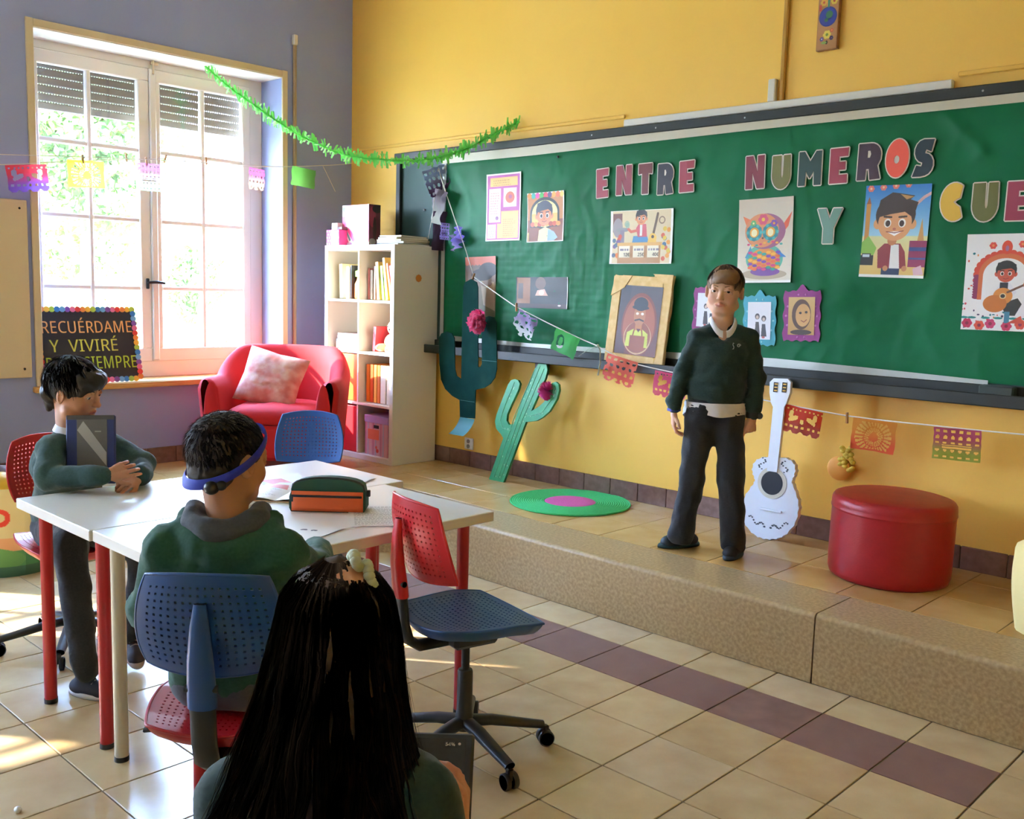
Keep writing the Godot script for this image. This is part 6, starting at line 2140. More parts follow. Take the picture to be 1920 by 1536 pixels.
# ---------------------------------------------------------------- bodies: distance fields joined smoothly and meshed as surface nets
class Field:
	var lo: Vector3
	var c: float
	var nx: int
	var ny: int
	var nz: int
	var d := PackedFloat32Array()

	func _init(a: Vector3, b: Vector3, cell: float) -> void:
		lo = a
		c = cell
		nx = int((b.x - a.x) / cell) + 2
		ny = int((b.y - a.y) / cell) + 2
		nz = int((b.z - a.z) / cell) + 2
		d.resize(nx * ny * nz)
		d.fill(1.0)

	func span(mn: Vector3, mx: Vector3) -> PackedInt32Array:
		var a := (mn - lo) / c
		var b := (mx - lo) / c
		return PackedInt32Array([clampi(int(a.x), 0, nx), clampi(int(a.y), 0, ny), clampi(int(a.z), 0, nz), clampi(int(b.x) + 2, 0, nx), clampi(int(b.y) + 2, 0, ny), clampi(int(b.z) + 2, 0, nz)])

	# tapered capsule from a to b; ax with sq < 1 makes it thinner along ax
	func cap(a: Vector3, b: Vector3, ra: float, rb: float, k := 0.02, ax := Vector3.ZERO, sq := 1.0) -> void:
		var pad := maxf(ra, rb) + k + 2.0 * c
		var s := span(a.min(b) - Vector3.ONE * pad, a.max(b) + Vector3.ONE * pad)
		var ba := b - a
		var l2 := maxf(ba.length_squared(), 1e-9)
		var g := 1.0 / sq - 1.0
		for z in range(s[2], s[5]):
			for y in range(s[1], s[4]):
				var row := (z * ny + y) * nx
				for x in range(s[0], s[3]):
					var p := Vector3(lo.x + x * c, lo.y + y * c, lo.z + z * c) - a
					var t := clampf(p.dot(ba) / l2, 0.0, 1.0)
					var q := p - ba * t
					if g != 0.0:
						q += ax * (q.dot(ax) * g)
					var e := q.length() - lerpf(ra, rb, t)
					var o := d[row + x]
					var h := maxf(k - absf(o - e), 0.0) / k
					d[row + x] = minf(o, e) - h * h * k * 0.25

	func ell(m: Vector3, B: Basis, r: Vector3, k := 0.02, cut := false) -> void:
		var R := maxf(r.x, maxf(r.y, r.z)) + k + 2.0 * c
		var s := span(m - Vector3.ONE * R, m + Vector3.ONE * R)
		for z in range(s[2], s[5]):
			for y in range(s[1], s[4]):
				var row := (z * ny + y) * nx
				for x in range(s[0], s[3]):
					var p := Vector3(lo.x + x * c, lo.y + y * c, lo.z + z * c) - m
					var q := Vector3(p.dot(B.x), p.dot(B.y), p.dot(B.z)) / r
					var k0 := q.length()
					var e := (k0 - 1.0) * k0 / maxf((q / r).length(), 1e-6)
					var o := d[row + x]
					if cut:
						e = -e
						var h := maxf(k - absf(o - e), 0.0) / k
						d[row + x] = maxf(o, e) + h * h * k * 0.25
					else:
						var h := maxf(k - absf(o - e), 0.0) / k
						d[row + x] = minf(o, e) - h * h * k * 0.25

	func wrinkle(n: FastNoiseLite, amp: float, sc := Vector3.ONE) -> void:
		for z in nz:
			for y in ny:
				var row := (z * ny + y) * nx
				for x in nx:
					if absf(d[row + x]) < 3.0 * c:
						d[row + x] += amp * n.get_noise_3d((lo.x + x * c) * sc.x, (lo.y + y * c) * sc.y, (lo.z + z * c) * sc.z)

	func below(y0: float) -> void:     # keep what lies above y0
		for z in nz:
			for y in ny:
				var row := (z * ny + y) * nx
				var e := y0 - (lo.y + y * c)
				for x in nx:
					d[row + x] = maxf(d[row + x], e)

	func above(y0: float) -> void:     # keep what lies under y0
		for z in nz:
			for y in ny:
				var row := (z * ny + y) * nx
				var e := (lo.y + y * c) - y0
				for x in nx:
					d[row + x] = maxf(d[row + x], e)

	func nets(m: MB, color = null) -> void:
		var id := PackedInt32Array()
		id.resize(nx * ny * nz)
		id.fill(-1)
		var sx := 1
		var sy := nx
		var sz := nx * ny
		for z in nz - 1:
			for y in ny - 1:
				var row := (z * ny + y) * nx
				for x in nx - 1:
					var i := row + x
					var v0 := d[i]
					if absf(v0) > 2.5 * c:
						continue
					var v1 := d[i + sx]
					var v2 := d[i + sy]
					var v3 := d[i + sx + sy]
					var v4 := d[i + sz]
					var v5 := d[i + sx + sz]
					var v6 := d[i + sy + sz]
					var v7 := d[i + sx + sy + sz]
					var neg := int(v0 < 0) + int(v1 < 0) + int(v2 < 0) + int(v3 < 0) + int(v4 < 0) + int(v5 < 0) + int(v6 < 0) + int(v7 < 0)
					if neg == 0 or neg == 8:
						continue
					var s := Vector3.ZERO
					var n := 0
					if (v0 < 0) != (v1 < 0): s += Vector3(v0 / (v0 - v1), 0, 0); n += 1
					if (v2 < 0) != (v3 < 0): s += Vector3(v2 / (v2 - v3), 1, 0); n += 1
					if (v4 < 0) != (v5 < 0): s += Vector3(v4 / (v4 - v5), 0, 1); n += 1
					if (v6 < 0) != (v7 < 0): s += Vector3(v6 / (v6 - v7), 1, 1); n += 1
					if (v0 < 0) != (v2 < 0): s += Vector3(0, v0 / (v0 - v2), 0); n += 1
					if (v1 < 0) != (v3 < 0): s += Vector3(1, v1 / (v1 - v3), 0); n += 1
					if (v4 < 0) != (v6 < 0): s += Vector3(0, v4 / (v4 - v6), 1); n += 1
					if (v5 < 0) != (v7 < 0): s += Vector3(1, v5 / (v5 - v7), 1); n += 1
					if (v0 < 0) != (v4 < 0): s += Vector3(0, 0, v0 / (v0 - v4)); n += 1
					if (v1 < 0) != (v5 < 0): s += Vector3(1, 0, v1 / (v1 - v5)); n += 1
					if (v2 < 0) != (v6 < 0): s += Vector3(0, 1, v2 / (v2 - v6)); n += 1
					if (v3 < 0) != (v7 < 0): s += Vector3(1, 1, v3 / (v3 - v7)); n += 1
					var p := lo + (Vector3(x, y, z) + s / n) * c
					var g := Vector3(v1 + v3 + v5 + v7 - v0 - v2 - v4 - v6, v2 + v3 + v6 + v7 - v0 - v1 - v4 - v5, v4 + v5 + v6 + v7 - v0 - v1 - v2 - v3)
					if color != null:
						m.col = color.call(p)
					id[i] = m.vert(p, g.normalized())
		for z in range(1, nz - 1):
			for y in range(1, ny - 1):
				var row := (z * ny + y) * nx
				for x in range(1, nx - 1):
					var i := row + x
					if id[i] < 0:
						continue
					var v0 := d[i] < 0
					if v0 != (d[i + sx] < 0):
						_q(m, id, i, i - sy, i - sy - sz, i - sz, v0)
					if v0 != (d[i + sy] < 0):
						_q(m, id, i, i - sz, i - sz - sx, i - sx, v0)
					if v0 != (d[i + sz] < 0):
						_q(m, id, i, i - sx, i - sx - sy, i - sy, v0)

	func _q(m: MB, id: PackedInt32Array, a: int, b: int, e: int, f: int, inside: bool) -> void:
		var p := id[a]
		var q := id[b]
		var r := id[e]
		var s := id[f]
		if p < 0 or q < 0 or r < 0 or s < 0:
			return
		if inside:
			m.face(p, q, r)
			m.face(p, r, s)
		else:
			m.face(p, r, q)
			m.face(p, s, r)


func turned(f: Vector3, up: Vector3) -> Basis:      # x: the person's left, y: up, z: where the face looks
	var z := f.normalized()
	var x := up.cross(z).normalized()
	return Basis(x, z.cross(x).normalized(), z)


# a child's head with a face, on a grid of its own; B from turned(); s scales it; neck reaches to the given point
func head(m: MB, at: Vector3, B: Basis, s: float, neck: Vector3, skin: Color, cell := 0.0031) -> void:
	var P := func(x: float, y: float, z: float) -> Vector3: return at + B * (Vector3(x, y, z) * s)
	var e := 0.125 * s
	var F := Field.new((at - Vector3.ONE * e).min(neck - Vector3.ONE * 0.055), (at + Vector3.ONE * e).max(neck + Vector3.ONE * 0.055), cell)
	F.ell(P.call(0, 0.026, -0.012), B, Vector3(0.07, 0.076, 0.086) * s, 0.02)
	F.ell(P.call(0, -0.03, 0.02), B, Vector3(0.055, 0.066, 0.057) * s, 0.03 * s)
	F.ell(P.call(0, -0.077, 0.047), B, Vector3(0.026, 0.019, 0.022) * s, 0.03 * s)
	for k in [-1.0, 1.0]:
		F.ell(P.call(k * 0.034, -0.03, 0.048), B, Vector3(0.025, 0.025, 0.023) * s, 0.02 * s)
		F.ell(P.call(k * 0.074, -0.006, -0.006), B.rotated(B.y, k * 0.5), Vector3(0.01, 0.028, 0.018) * s, 0.008 * s)
		F.cap(P.call(k * 0.05, -0.06, 0.015), P.call(k * 0.02, -0.08, 0.045), 0.02 * s, 0.016 * s, 0.02 * s)
	F.cap(P.call(-0.034, 0.018, 0.066), P.call(0.034, 0.018, 0.066), 0.011 * s, 0.011 * s, 0.014 * s)
	F.cap(P.call(0, 0.004, 0.076), P.call(0, -0.026, 0.09), 0.0065 * s, 0.0095 * s, 0.012 * s)
	F.ell(P.call(0, -0.029, 0.092), B, Vector3(0.0105, 0.0085, 0.009) * s, 0.006 * s)
	for k in [-1.0, 1.0]:
		F.ell(P.call(k * 0.0095, -0.031, 0.085), B, Vector3(0.0065, 0.006, 0.008) * s, 0.005 * s)
		F.ell(P.call(k * 0.0295, 0.001, 0.087), B, Vector3(0.018, 0.0105, 0.0135) * s, 0.008 * s, true)
		F.cap(P.call(k * 0.0145, 0.004, 0.0755), P.call(k * 0.03, 0.0095, 0.0775), 0.004 * s, 0.0048 * s, 0.004 * s)
		F.cap(P.call(k * 0.03, 0.0095, 0.0775), P.call(k * 0.045, 0.002, 0.068), 0.0048 * s, 0.004 * s, 0.004 * s)
		F.cap(P.call(k * 0.016, -0.005, 0.0745), P.call(k * 0.043, -0.007, 0.069), 0.004 * s, 0.004 * s, 0.004 * s)
		F.ell(P.call(k * 0.0835, -0.006, 0.0), B.rotated(B.y, k * 0.5), Vector3(0.006, 0.016, 0.0095) * s, 0.005 * s, true)
		F.ell(P.call(k * 0.0045, -0.0365, 0.088), B, Vector3(0.0028, 0.003, 0.005) * s, 0.002 * s, true)
	F.cap(P.call(-0.019, -0.0555, 0.0705), P.call(0, -0.053, 0.0795), 0.0045 * s, 0.0058 * s, 0.006 * s)
	F.cap(P.call(0.019, -0.0555, 0.0705), P.call(0, -0.053, 0.0795), 0.0045 * s, 0.0058 * s, 0.006 * s)
	F.cap(P.call(-0.014, -0.061, 0.0715), P.call(0.014, -0.061, 0.0715), 0.0052 * s, 0.0052 * s, 0.006 * s)
	F.cap(P.call(-0.022, -0.0573, 0.0755), P.call(0.022, -0.0573, 0.0755), 0.0016 * s, 0.0016 * s, 0.002 * s)
	F.cap(P.call(0, -0.045, -0.022), neck, 0.044 * s, 0.047 * s, 0.025 * s)
	var lip := P.call(0, -0.057, 0.078) as Vector3
	var nose := P.call(0, -0.03, 0.09) as Vector3
	var L := P.call(0.04, -0.035, 0.06) as Vector3
	var R := P.call(-0.04, -0.035, 0.06) as Vector3
	F.nets(m, func(p: Vector3):
		var q := B.inverse() * (p - lip) / s
		var c := skin
		if absf(q.x) < 0.021 and absf(q.y) < 0.0095 * (1.0 - absf(q.x) / 0.03) and q.z > -0.015:
			c = skin.lerp(hexc("a8453f"), 0.5)
		else:
			var w := maxf(maxf(1.0 - p.distance_to(L) / (0.032 * s), 1.0 - p.distance_to(R) / (0.032 * s)), maxf(0.0, 1.0 - p.distance_to(nose) / (0.022 * s)))
			c = skin.lerp(hexc("c8604e"), 0.28 * maxf(w, 0.0))
		return c)


func eyes(parent: Node, root: Vector3, at: Vector3, B: Basis, s: float, iris: String, look := Vector2.ZERO) -> void:
	for k in [-1.0, 1.0]:
		var c := at + B * (Vector3(k * 0.0295, 0.0008, 0.0655) * s) - root
		var m := MB.new()
		var g := (B * Vector3(look.x, look.y, 1.0)).normalized()
		m.patch(14, 18, func(a, b):
			var th: float = b * PI
			var X := g.cross(Vector3(0.1, 1, 0.2)).normalized()
			var Y := X.cross(g)
			return c + (g * cos(th) + (X * cos(a * TAU) + Y * sin(a * TAU)) * sin(th)) * 0.0118 * s, true)
		m.c.fill(hexc("e6e0da"))
		for i in m.v.size():
			var t := (m.v[i] - c).normalized().dot(g)
			if t > 0.93:
				m.c[i] = hexc("120d0b")
			elif t > 0.8:
				m.c[i] = hexc(iris)
		put("eye", m, vcol(mat("eye_surface", "ffffff", 0.15)), parent)


func brows(parent: Node, root: Vector3, at: Vector3, B: Basis, s: float, col: String) -> void:
	for k in [-1.0, 1.0]:
		var m := MB.new()
		m.tube(PackedVector3Array([at + B * (Vector3(k * 0.014, 0.019, 0.0795) * s) - root, at + B * (Vector3(k * 0.03, 0.0235, 0.0775) * s) - root, at + B * (Vector3(k * 0.046, 0.0185, 0.066) * s) - root]), func(t): return (0.0032 - 0.0016 * t) * s, 6, true, 0.6)
		put("eyebrow", m, mat("brow_" + col, col, 0.8), parent)


# strands over a head: dir(rng) picks a spot on the unit sphere (x left, y up, z front) or Vector3.ZERO to skip
func strands(m: MB, at: Vector3, B: Basis, r: Vector3, n: int, rng: RandomNumberGenerator, pick: Callable, crown: Vector3, len_: float, wid: float, c0: Color, c1: Color, lift := 0.02) -> void:
	for i in n:
		var u: Vector3 = pick.call(rng)
		if u == Vector3.ZERO:
			continue
		m.col = c0.lerp(c1, rng.randf())
		var tw := Vector3(rng.randfn(), rng.randfn(), rng.randfn()) * 0.22
		var p := u.normalized()
		var l := len_ * rng.randf_range(0.7, 1.25)
		var prev := []
		for k in 6:
			var t := (p - crown + tw)
			t = (t - p * t.dot(p)).normalized()
			var w := wid * (1.0 - 0.85 * k / 5.0)
			var side := p.cross(t)
			var o := 1.0 + lift * (0.3 + k * 0.25) * (1.0 if i % 3 else 1.7)
			var wp := at + B * (r * p * o)
			var ws := (B * (r * side)).normalized() * w
			var nn := (B * (p / r)).normalized()
			var a := m.vert(wp - ws, (nn - ws.normalized() * 0.5))
			var b := m.vert(wp + ws, (nn + ws.normalized() * 0.5))
			if prev:
				m.face(prev[0], prev[1], b)
				m.face(prev[0], b, a)
			prev = [a, b]
			p = (p + t * (l / 5.0)).normalized()


# a hand with palm, four fingers and a thumb; d: towards the fingers, n: out of the back of the hand, side: which way the thumb lies
func hand(m: MB, wrist: Vector3, d: Vector3, n: Vector3, side: float, s: float, curl: Array, thumb: float, skin: Color, cell := 0.0026) -> void:
	d = d.normalized()
	n = (n - d * n.dot(d)).normalized()
	var t := d.cross(n) * side
	var F := Field.new(wrist + d * 0.07 * s - Vector3.ONE * 0.115 * s, wrist + d * 0.07 * s + Vector3.ONE * 0.115 * s, cell)
	F.cap(wrist - d * 0.03 * s, wrist + d * 0.012 * s, 0.023 * s, 0.024 * s, 0.01, n, 0.75)
	F.cap(wrist, wrist + d * 0.07 * s + t * 0.02 * s, 0.021 * s, 0.016 * s, 0.012 * s, n, 0.7)
	F.cap(wrist, wrist + d * 0.065 * s - t * 0.02 * s, 0.021 * s, 0.015 * s, 0.012 * s, n, 0.7)
	F.cap(wrist + d * 0.02 * s + t * 0.012 * s, wrist + d * 0.05 * s + t * 0.022 * s - n * 0.006 * s, 0.017 * s, 0.014 * s, 0.012 * s)
	var offs := [0.031, 0.0105, -0.0105, -0.03]
	var base := [0.08, 0.085, 0.081, 0.071]
	var len_ := [[0.036, 0.023, 0.018], [0.04, 0.026, 0.019], [0.037, 0.024, 0.018], [0.029, 0.018, 0.016]]
	for k in 4:
		var p: Vector3 = wrist + (d * base[k] + t * offs[k]) * s
		var fan: Vector3 = (d + t * offs[k] * 2.2).normalized()
		var ang := 0.0
		F.cap(wrist + (d * 0.045 + t * offs[k] * 0.75) * s, p, 0.0105 * s, 0.0102 * s, 0.007 * s)
		for j in 3:
			ang += float(curl[k]) * [1.0, 1.05, 0.7][j]
			var dir: Vector3 = fan * cos(ang) - n * sin(ang)
			var q: Vector3 = p + dir * len_[k][j] * s
			var r0: float = [0.0094, 0.0086, 0.0077][j] * s
			var r1: float = [0.0086, 0.0077, 0.0062][j] * s
			if k == 3:
				r0 *= 0.88
				r1 *= 0.88
			F.cap(p, q, r0, r1, 0.0022 * s)
			p = q
	var b := wrist + (d * 0.026 + t * 0.02 - n * 0.004) * s
	var t1 := (d * 0.62 + t * 0.72 - n * 0.3).normalized()
	var b2 := b + t1 * 0.036 * s
	var t2 := (d * (0.75 + 0.2 * thumb) + t * (0.5 - 0.6 * thumb) - n * (0.2 + 0.35 * thumb)).normalized()
	var b3 := b2 + t2 * 0.026 * s
	var t3 := (d * 0.85 + t * (0.3 - 0.9 * thumb) - n * (0.2 + 0.4 * thumb)).normalized()
	F.cap(b, b2, 0.0145 * s, 0.0108 * s, 0.01 * s)
	F.cap(b2, b3, 0.0108 * s, 0.0098 * s, 0.003 * s)
	F.cap(b3, b3 + t3 * 0.019 * s, 0.0098 * s, 0.0078 * s, 0.003 * s)
	F.nets(m, func(p: Vector3): return skin.lerp(hexc("c8705c"), 0.18 * clampf((p - wrist).dot(d) / (0.15 * s), 0.0, 1.0)))


# a trainer: sole and upper
func shoe(parent: Node, root: Vector3, heel: Vector3, toe: Vector3, ankle: Vector3, col: String, sole: String, k := 1.0) -> void:
	var d := (toe - heel)
	var up := Vector3.UP if absf(d.normalized().y) < 0.6 else Vector3(d.z, 0.2, -d.x)
	var f := d.normalized()
	var sd := f.cross(up).normalized()
	var u := sd.cross(f).normalized()
	var lo := heel.min(toe).min(ankle) - Vector3.ONE * 0.07
	var F := Field.new(lo, heel.max(toe).max(ankle) + Vector3.ONE * 0.07, 0.005)
	F.cap(heel + u * 0.034 * k, heel.lerp(toe, 0.8) + u * 0.026 * k, 0.033 * k, 0.035 * k, 0.015, u, 0.8)
	F.cap(heel.lerp(toe, 0.15) + u * 0.04 * k, ankle, 0.034 * k, 0.032 * k, 0.02)
	F.cap(heel.lerp(toe, 0.3) + u * 0.05 * k, heel.lerp(toe, 0.75) + u * 0.034 * k, 0.024 * k, 0.022 * k, 0.02)
	var m := MB.new()
	m.xf.origin = -root
	F.nets(m)
	var o := put("shoe", m, mat("shoe_" + col, col, 0.65), parent)
	m = MB.new()
	m.xf.origin = -root
	m.patch(4, 36, func(a, b):
		var an: float = a * TAU
		var c := heel.lerp(toe, 0.42)
		var L := d.length() * 0.5 + 0.032 * k
		var w := 0.037 * k * (1.0 + 0.12 * cos(an))
		var r: float = [0.6, 1.0, 1.0, 0.96, 0.7][roundi(b * 4)]
		return c + f * cos(an) * L * r + sd * sin(an) * w * r + u * ([0.001, 0.002, 0.012, 0.02, 0.022][roundi(b * 4)] * k), true, true)
	put("sole", m, mat("sole_" + sole, sole, 0.6), o)
	m = MB.new()
	m.xf.origin = -root
	for j in 3:
		var c := heel.lerp(toe, 0.45 + 0.12 * j) + u * (0.075 - 0.01 * j) * k
		m.tube(PackedVector3Array([c - sd * 0.022 * k - u * 0.008, c + u * 0.001, c + sd * 0.022 * k - u * 0.008]), func(_t): return 0.003, 6)
	put("lace", m, mat("lace_" + sole, sole, 0.7), o)


func cloth(called: String, color: String, seed_: int) -> StandardMaterial3D:
	if M.has(called):
		return M[called]
	var m := grain(mat(called, "ffffff", 0.9), tex(0.08, color, hexc(color).lightened(0.09).to_html(false), seed_, 256, 3), 5.0)
	m.rim_enabled = true
	m.rim = 0.3
	m.rim_tint = 0.5
	return m


func skin_mat() -> StandardMaterial3D:
	var m := vcol(mat("skin", "ffffff", 0.55))
	m.subsurf_scatter_enabled = true
	m.subsurf_scatter_strength = 0.08
	return m


func people() -> void:
	standing_child()
	hugging_child()
	hooded_child()
	long_haired_child()


func standing_child() -> void:
	var root := Vector3(3.62, ST, 0.66)
	var t := thing("person", "standing child in a dark green jumper and black trousers before the board", "person", root, 0.0, "children in green school jumpers")
	var r := Vector3(0.72, 0, -0.69)       # towards the picture's right
	var f := Vector3(0.66, 0.0, 0.75)
	var skin := hexc("d9a98c")
	var nk := Vector3(3.594, 1.345, 0.56)
	var shl := Vector3(3.52, 1.268, 0.645)
	var shr := Vector3(3.692, 1.272, 0.478)
	var ell_ := Vector3(3.485, 1.1, 0.708)
	var elr := Vector3(3.737, 1.1, 0.466)
	var wrl := Vector3(3.478, 0.945, 0.748)
	var wrr := Vector3(3.757, 0.925, 0.512)
	var chest := Vector3(3.605, 1.19, 0.575)
	var waist := Vector3(3.606, 1.03, 0.598)
	var hip := Vector3(3.613, 0.91, 0.612)
	var B := turned(Vector3(0.36, -0.04, 0.93), Vector3(0.05, 1, 0.0))
	var hd := Vector3(3.594, 1.493, 0.552)
	# body: hidden trunk and limbs, then hands and head on finer grids
	var m := MB.new()
	m.xf.origin = -root
	m.col = skin
	var F := Field.new(Vector3(3.36, 0.3, 0.36), Vector3(3.86, 1.42, 0.9), 0.014)
	F.cap(chest - r * 0.05, chest + r * 0.05, 0.065, 0.065, 0.04)
	F.cap(chest, hip, 0.07, 0.07, 0.04)
	F.cap(chest, nk - Vector3(0, 0.02, 0), 0.055, 0.04, 0.04)
	F.cap(shl, ell_, 0.032, 0.028, 0.02)
	F.cap(ell_, wrl, 0.028, 0.021, 0.02)
	F.cap(shr, elr, 0.032, 0.028, 0.02)
	F.cap(elr, wrr, 0.028, 0.021, 0.02)
	F.cap(hip - r * 0.045, Vector3(3.565, 0.62, 0.69), 0.05, 0.04, 0.03)
	F.cap(Vector3(3.565, 0.62, 0.69), Vector3(3.535, 0.34, 0.7), 0.04, 0.03, 0.03)
	F.cap(hip + r * 0.045, Vector3(3.7, 0.62, 0.6), 0.05, 0.04, 0.03)
	F.cap(Vector3(3.7, 0.62, 0.6), Vector3(3.745, 0.34, 0.61), 0.04, 0.03, 0.03)
	F.nets(m)
	head(m, hd, B, 1.08, nk + Vector3(0, -0.01, 0), skin)
	hand(m, wrl + Vector3(0.0, -0.02, 0.0), Vector3(0.03, -1, 0.02), Vector3(-0.72, 0.1, 0.69), -1.0, 0.76, [0.38, 0.48, 0.52, 0.58], 0.2, skin)
	hand(m, wrr + Vector3(-0.002, -0.012, 0.004), Vector3(-0.1, -1, 0.12), Vector3(0.72, 0.1, 0.6), 1.0, 0.76, [0.1, 1.2, 1.3, 1.35], 0.7, skin)
	put("body", m, skin_mat(), t)
	eyes(t, root, hd, B, 1.08, "4a3524", Vector2(0.1, -0.05))
	brows(t, root, hd, B, 1.08, "7a5a3c")
	# hair: a cap with a swept fringe, and strands
	m = MB.new()
	m.xf.origin = -root
	F = Field.new(hd - Vector3.ONE * 0.13, hd + Vector3.ONE * 0.135, 0.0042)
	F.ell(hd + B * Vector3(0, 0.036, -0.013), B, Vector3(0.085, 0.087, 0.1), 0.02)
	F.ell(hd + B * Vector3(0.012, 0.06, 0.055), B.rotated(B.z, 0.25), Vector3(0.062, 0.034, 0.04), 0.015)
	F.ell(hd + B * Vector3(0.0, -0.062, 0.09), B, Vector3(0.08, 0.098, 0.085), 0.008, true)
	F.ell(hd + B * Vector3(0, -0.15, 0.0), B, Vector3(0.2, 0.11, 0.2), 0.01, true)
	F.ell(hd + B * Vector3(0, -0.05, 0.035), B, Vector3(0.2, 0.06, 0.035), 0.01, true)
	F.wrinkle(noise(26.0, 5, 2), 0.004, Vector3(1, 0.45, 1))
	F.nets(m)
	put("hair", m, mat("hair_brown_base", "7a5838", 0.6), t)
	m = MB.new()
	m.xf.origin = -root
	var rng := RandomNumberGenerator.new()
	rng.seed = 2
	strands(m, hd + B * Vector3(0, 0.036, -0.013), B, Vector3(0.084, 0.086, 0.098), 1500, rng, func(q: RandomNumberGenerator):
		var u := Vector3(q.randfn(), q.randfn(), q.randfn()).normalized()
		return u if (u.y > 0.12 and (u.z < 0.75 or u.y > 0.45)) or (u.z < 0.1 and u.y > -0.5) else Vector3.ZERO, Vector3(-0.1, 0.95, -0.3), 0.5, 0.0016, hexc("664629"), hexc("bd9468"), 0.02)
	put("hair_strands", m, vcol(mat("hair_strand", "ffffff", 0.5)), t).set_meta("kind", "stuff")
	# jumper
	m = MB.new()
	m.xf.origin = -root
	F = Field.new(Vector3(3.3, 0.86, 0.3), Vector3(3.92, 1.42, 0.95), 0.0095)
	var c2 := chest + Vector3(0, 0.02, 0)
	F.cap(c2 - r * 0.052, c2 + r * 0.052, 0.078, 0.078, 0.03)
	F.cap(chest - r * 0.05 - Vector3(0, 0.04, 0), waist - r * 0.056, 0.078, 0.078, 0.04)
	F.cap(chest + r * 0.05 - Vector3(0, 0.04, 0), waist + r * 0.052, 0.078, 0.078, 0.04)
	F.cap(chest + f * 0.012, waist + f * 0.025, 0.088, 0.092, 0.04)
	F.cap(waist - r * 0.05 + Vector3(0, 0.02, 0), waist + r * 0.05 + Vector3(0, 0.015, 0), 0.086, 0.086, 0.02)
	F.cap(nk + Vector3(0, -0.04, 0) - r * 0.02, shl, 0.05, 0.046, 0.03)
	F.cap(nk + Vector3(0, -0.04, 0) + r * 0.02, shr, 0.05, 0.046, 0.03)
	F.cap(shl, ell_, 0.045, 0.038, 0.02)
	F.cap(ell_, wrl + Vector3(0, 0.03, 0), 0.039, 0.036, 0.02)
	F.cap(wrl + Vector3(0, 0.03, 0), wrl + Vector3(0, 0.005, 0), 0.034, 0.031, 0.015)
	F.cap(shr, elr, 0.046, 0.04, 0.02)
	F.cap(elr, wrr + Vector3(0, 0.035, 0), 0.04, 0.037, 0.02)
	F.cap(wrr + Vector3(0, 0.035, 0), wrr + Vector3(0, 0.01, 0), 0.034, 0.031, 0.015)
	F.ell(nk + Vector3(0, 0.03, 0) + f * 0.02, B, Vector3(0.05, 0.052, 0.058), 0.012, true)
	F.ell(nk + f * 0.075 + Vector3(0, -0.03, 0), turned(f, Vector3.UP), Vector3(0.024, 0.05, 0.05), 0.008, true)
	F.ell(waist + Vector3(0, -0.12, 0), turned(f, Vector3.UP), Vector3(0.15, 0.085, 0.12), 0.006, true)
	F.wrinkle(noise(9.0, 8, 3), 0.009, Vector3(1, 1.6, 1))
	F.nets(m)
	put("jumper", m, cloth("jumper_green", "0c2620", 210), t)
	m = MB.new()
	m.xf.origin = -root
	m.patch(3, 60, func(a, b):
		var an: float = a * TAU
		var c := waist + Vector3(0, -0.025 - 0.035 * b, 0)
		var q: float = 1.0 + 0.02 * sin(an * 45.0)
		return c + (r * cos(an) * 0.133 - r.cross(Vector3.UP) * sin(an) * 0.092) * q * (1.0 - 0.04 * b), true)
	put("hem_band", m, M.jumper_green, t)
	# white shirt tail and collar
	m = MB.new()
	m.xf.origin = -root
	var wn := noise(2.0, 4, 2)
	m.patch(6, 64, func(a, b):
		var an: float = a * TAU
		var dip := 0.018 * sin(an * 1.0 + 0.4) + 0.012 * sin(an * 3.0)
		var c := waist + Vector3(0, -0.05 - (0.068 + dip) * b, 0)
		var q: float = 1.0 + 0.05 * wn.get_noise_2d(an * 2.0, b * 2.0) + 0.02 * b + 0.025 * sin(an * 7.0) * b
		return c + (r * cos(an) * 0.143 - r.cross(Vector3.UP) * sin(an) * 0.103) * q, true)
	put("shirt_tail", m, mat("shirt_white", "e6e4e6", 0.75), t)
	for k in [-1.0, 1.0]:
		m = MB.new()
		m.xf.origin = -root
		m.patch(5, 20, func(a, b):
			var an: float = lerpf(-0.05, PI * 0.97, a)
			var dir: Vector3 = f * -cos(an) + r * (float(k) * sin(an))
			var front := smoothstep(0.5, 1.0, float(a))
			var rad: float = 0.05 + 0.016 * b + 0.024 * front
			var y: float = 0.028 - 0.062 * front * front + 0.008 * sin(b * PI) - b * (0.02 + 0.012 * front)
			return nk + Vector3(0, y, 0) + f * 0.006 + dir * rad, false, k > 0)
		put("collar", m, M.shirt_white, t)
	# emblem, wrist things
	m = MB.new()
	m.xf.origin = -root
	var ec := chest + f * 0.098 + r * 0.055 + Vector3(0, 0.055, 0)
	var eb := [Vector2(-0.012, 0.012), Vector2(-0.017, 0.014), Vector2(-0.018, 0.004), Vector2(-0.013, -0.004), Vector2(-0.014, -0.013), Vector2(-0.019, -0.014)]
	var ep := PackedVector3Array()
	for q in eb:
		ep.append(ec + r * q.x + Vector3(0, q.y, 0))
	m.tube(ep, func(_t): return 0.0016, 6)
	ep = PackedVector3Array()
	for k in 17:
		var a := TAU * k / 12.0
		ep.append(ec + r * (0.009 + (0.009 - 0.0004 * k) * cos(a)) + Vector3(0, 0.002 + (0.009 - 0.0004 * k) * sin(a), 0))
	m.tube(ep, func(_t): return 0.0015, 6)
	put("emblem", m, mat("emblem_grey", "a9b0ae", 0.6), t)
	m = MB.new()
	m.xf.origin = -root
	m.tube(PackedVector3Array([wrl + Vector3(0, 0.0, 0), wrl + Vector3(0, -0.012, 0)]), func(_t): return 0.0315, 20)
	put("wristband", m, mat("band_blue", "3a3fa0", 0.5), t)
	m = MB.new()
	m.xf.origin = -root
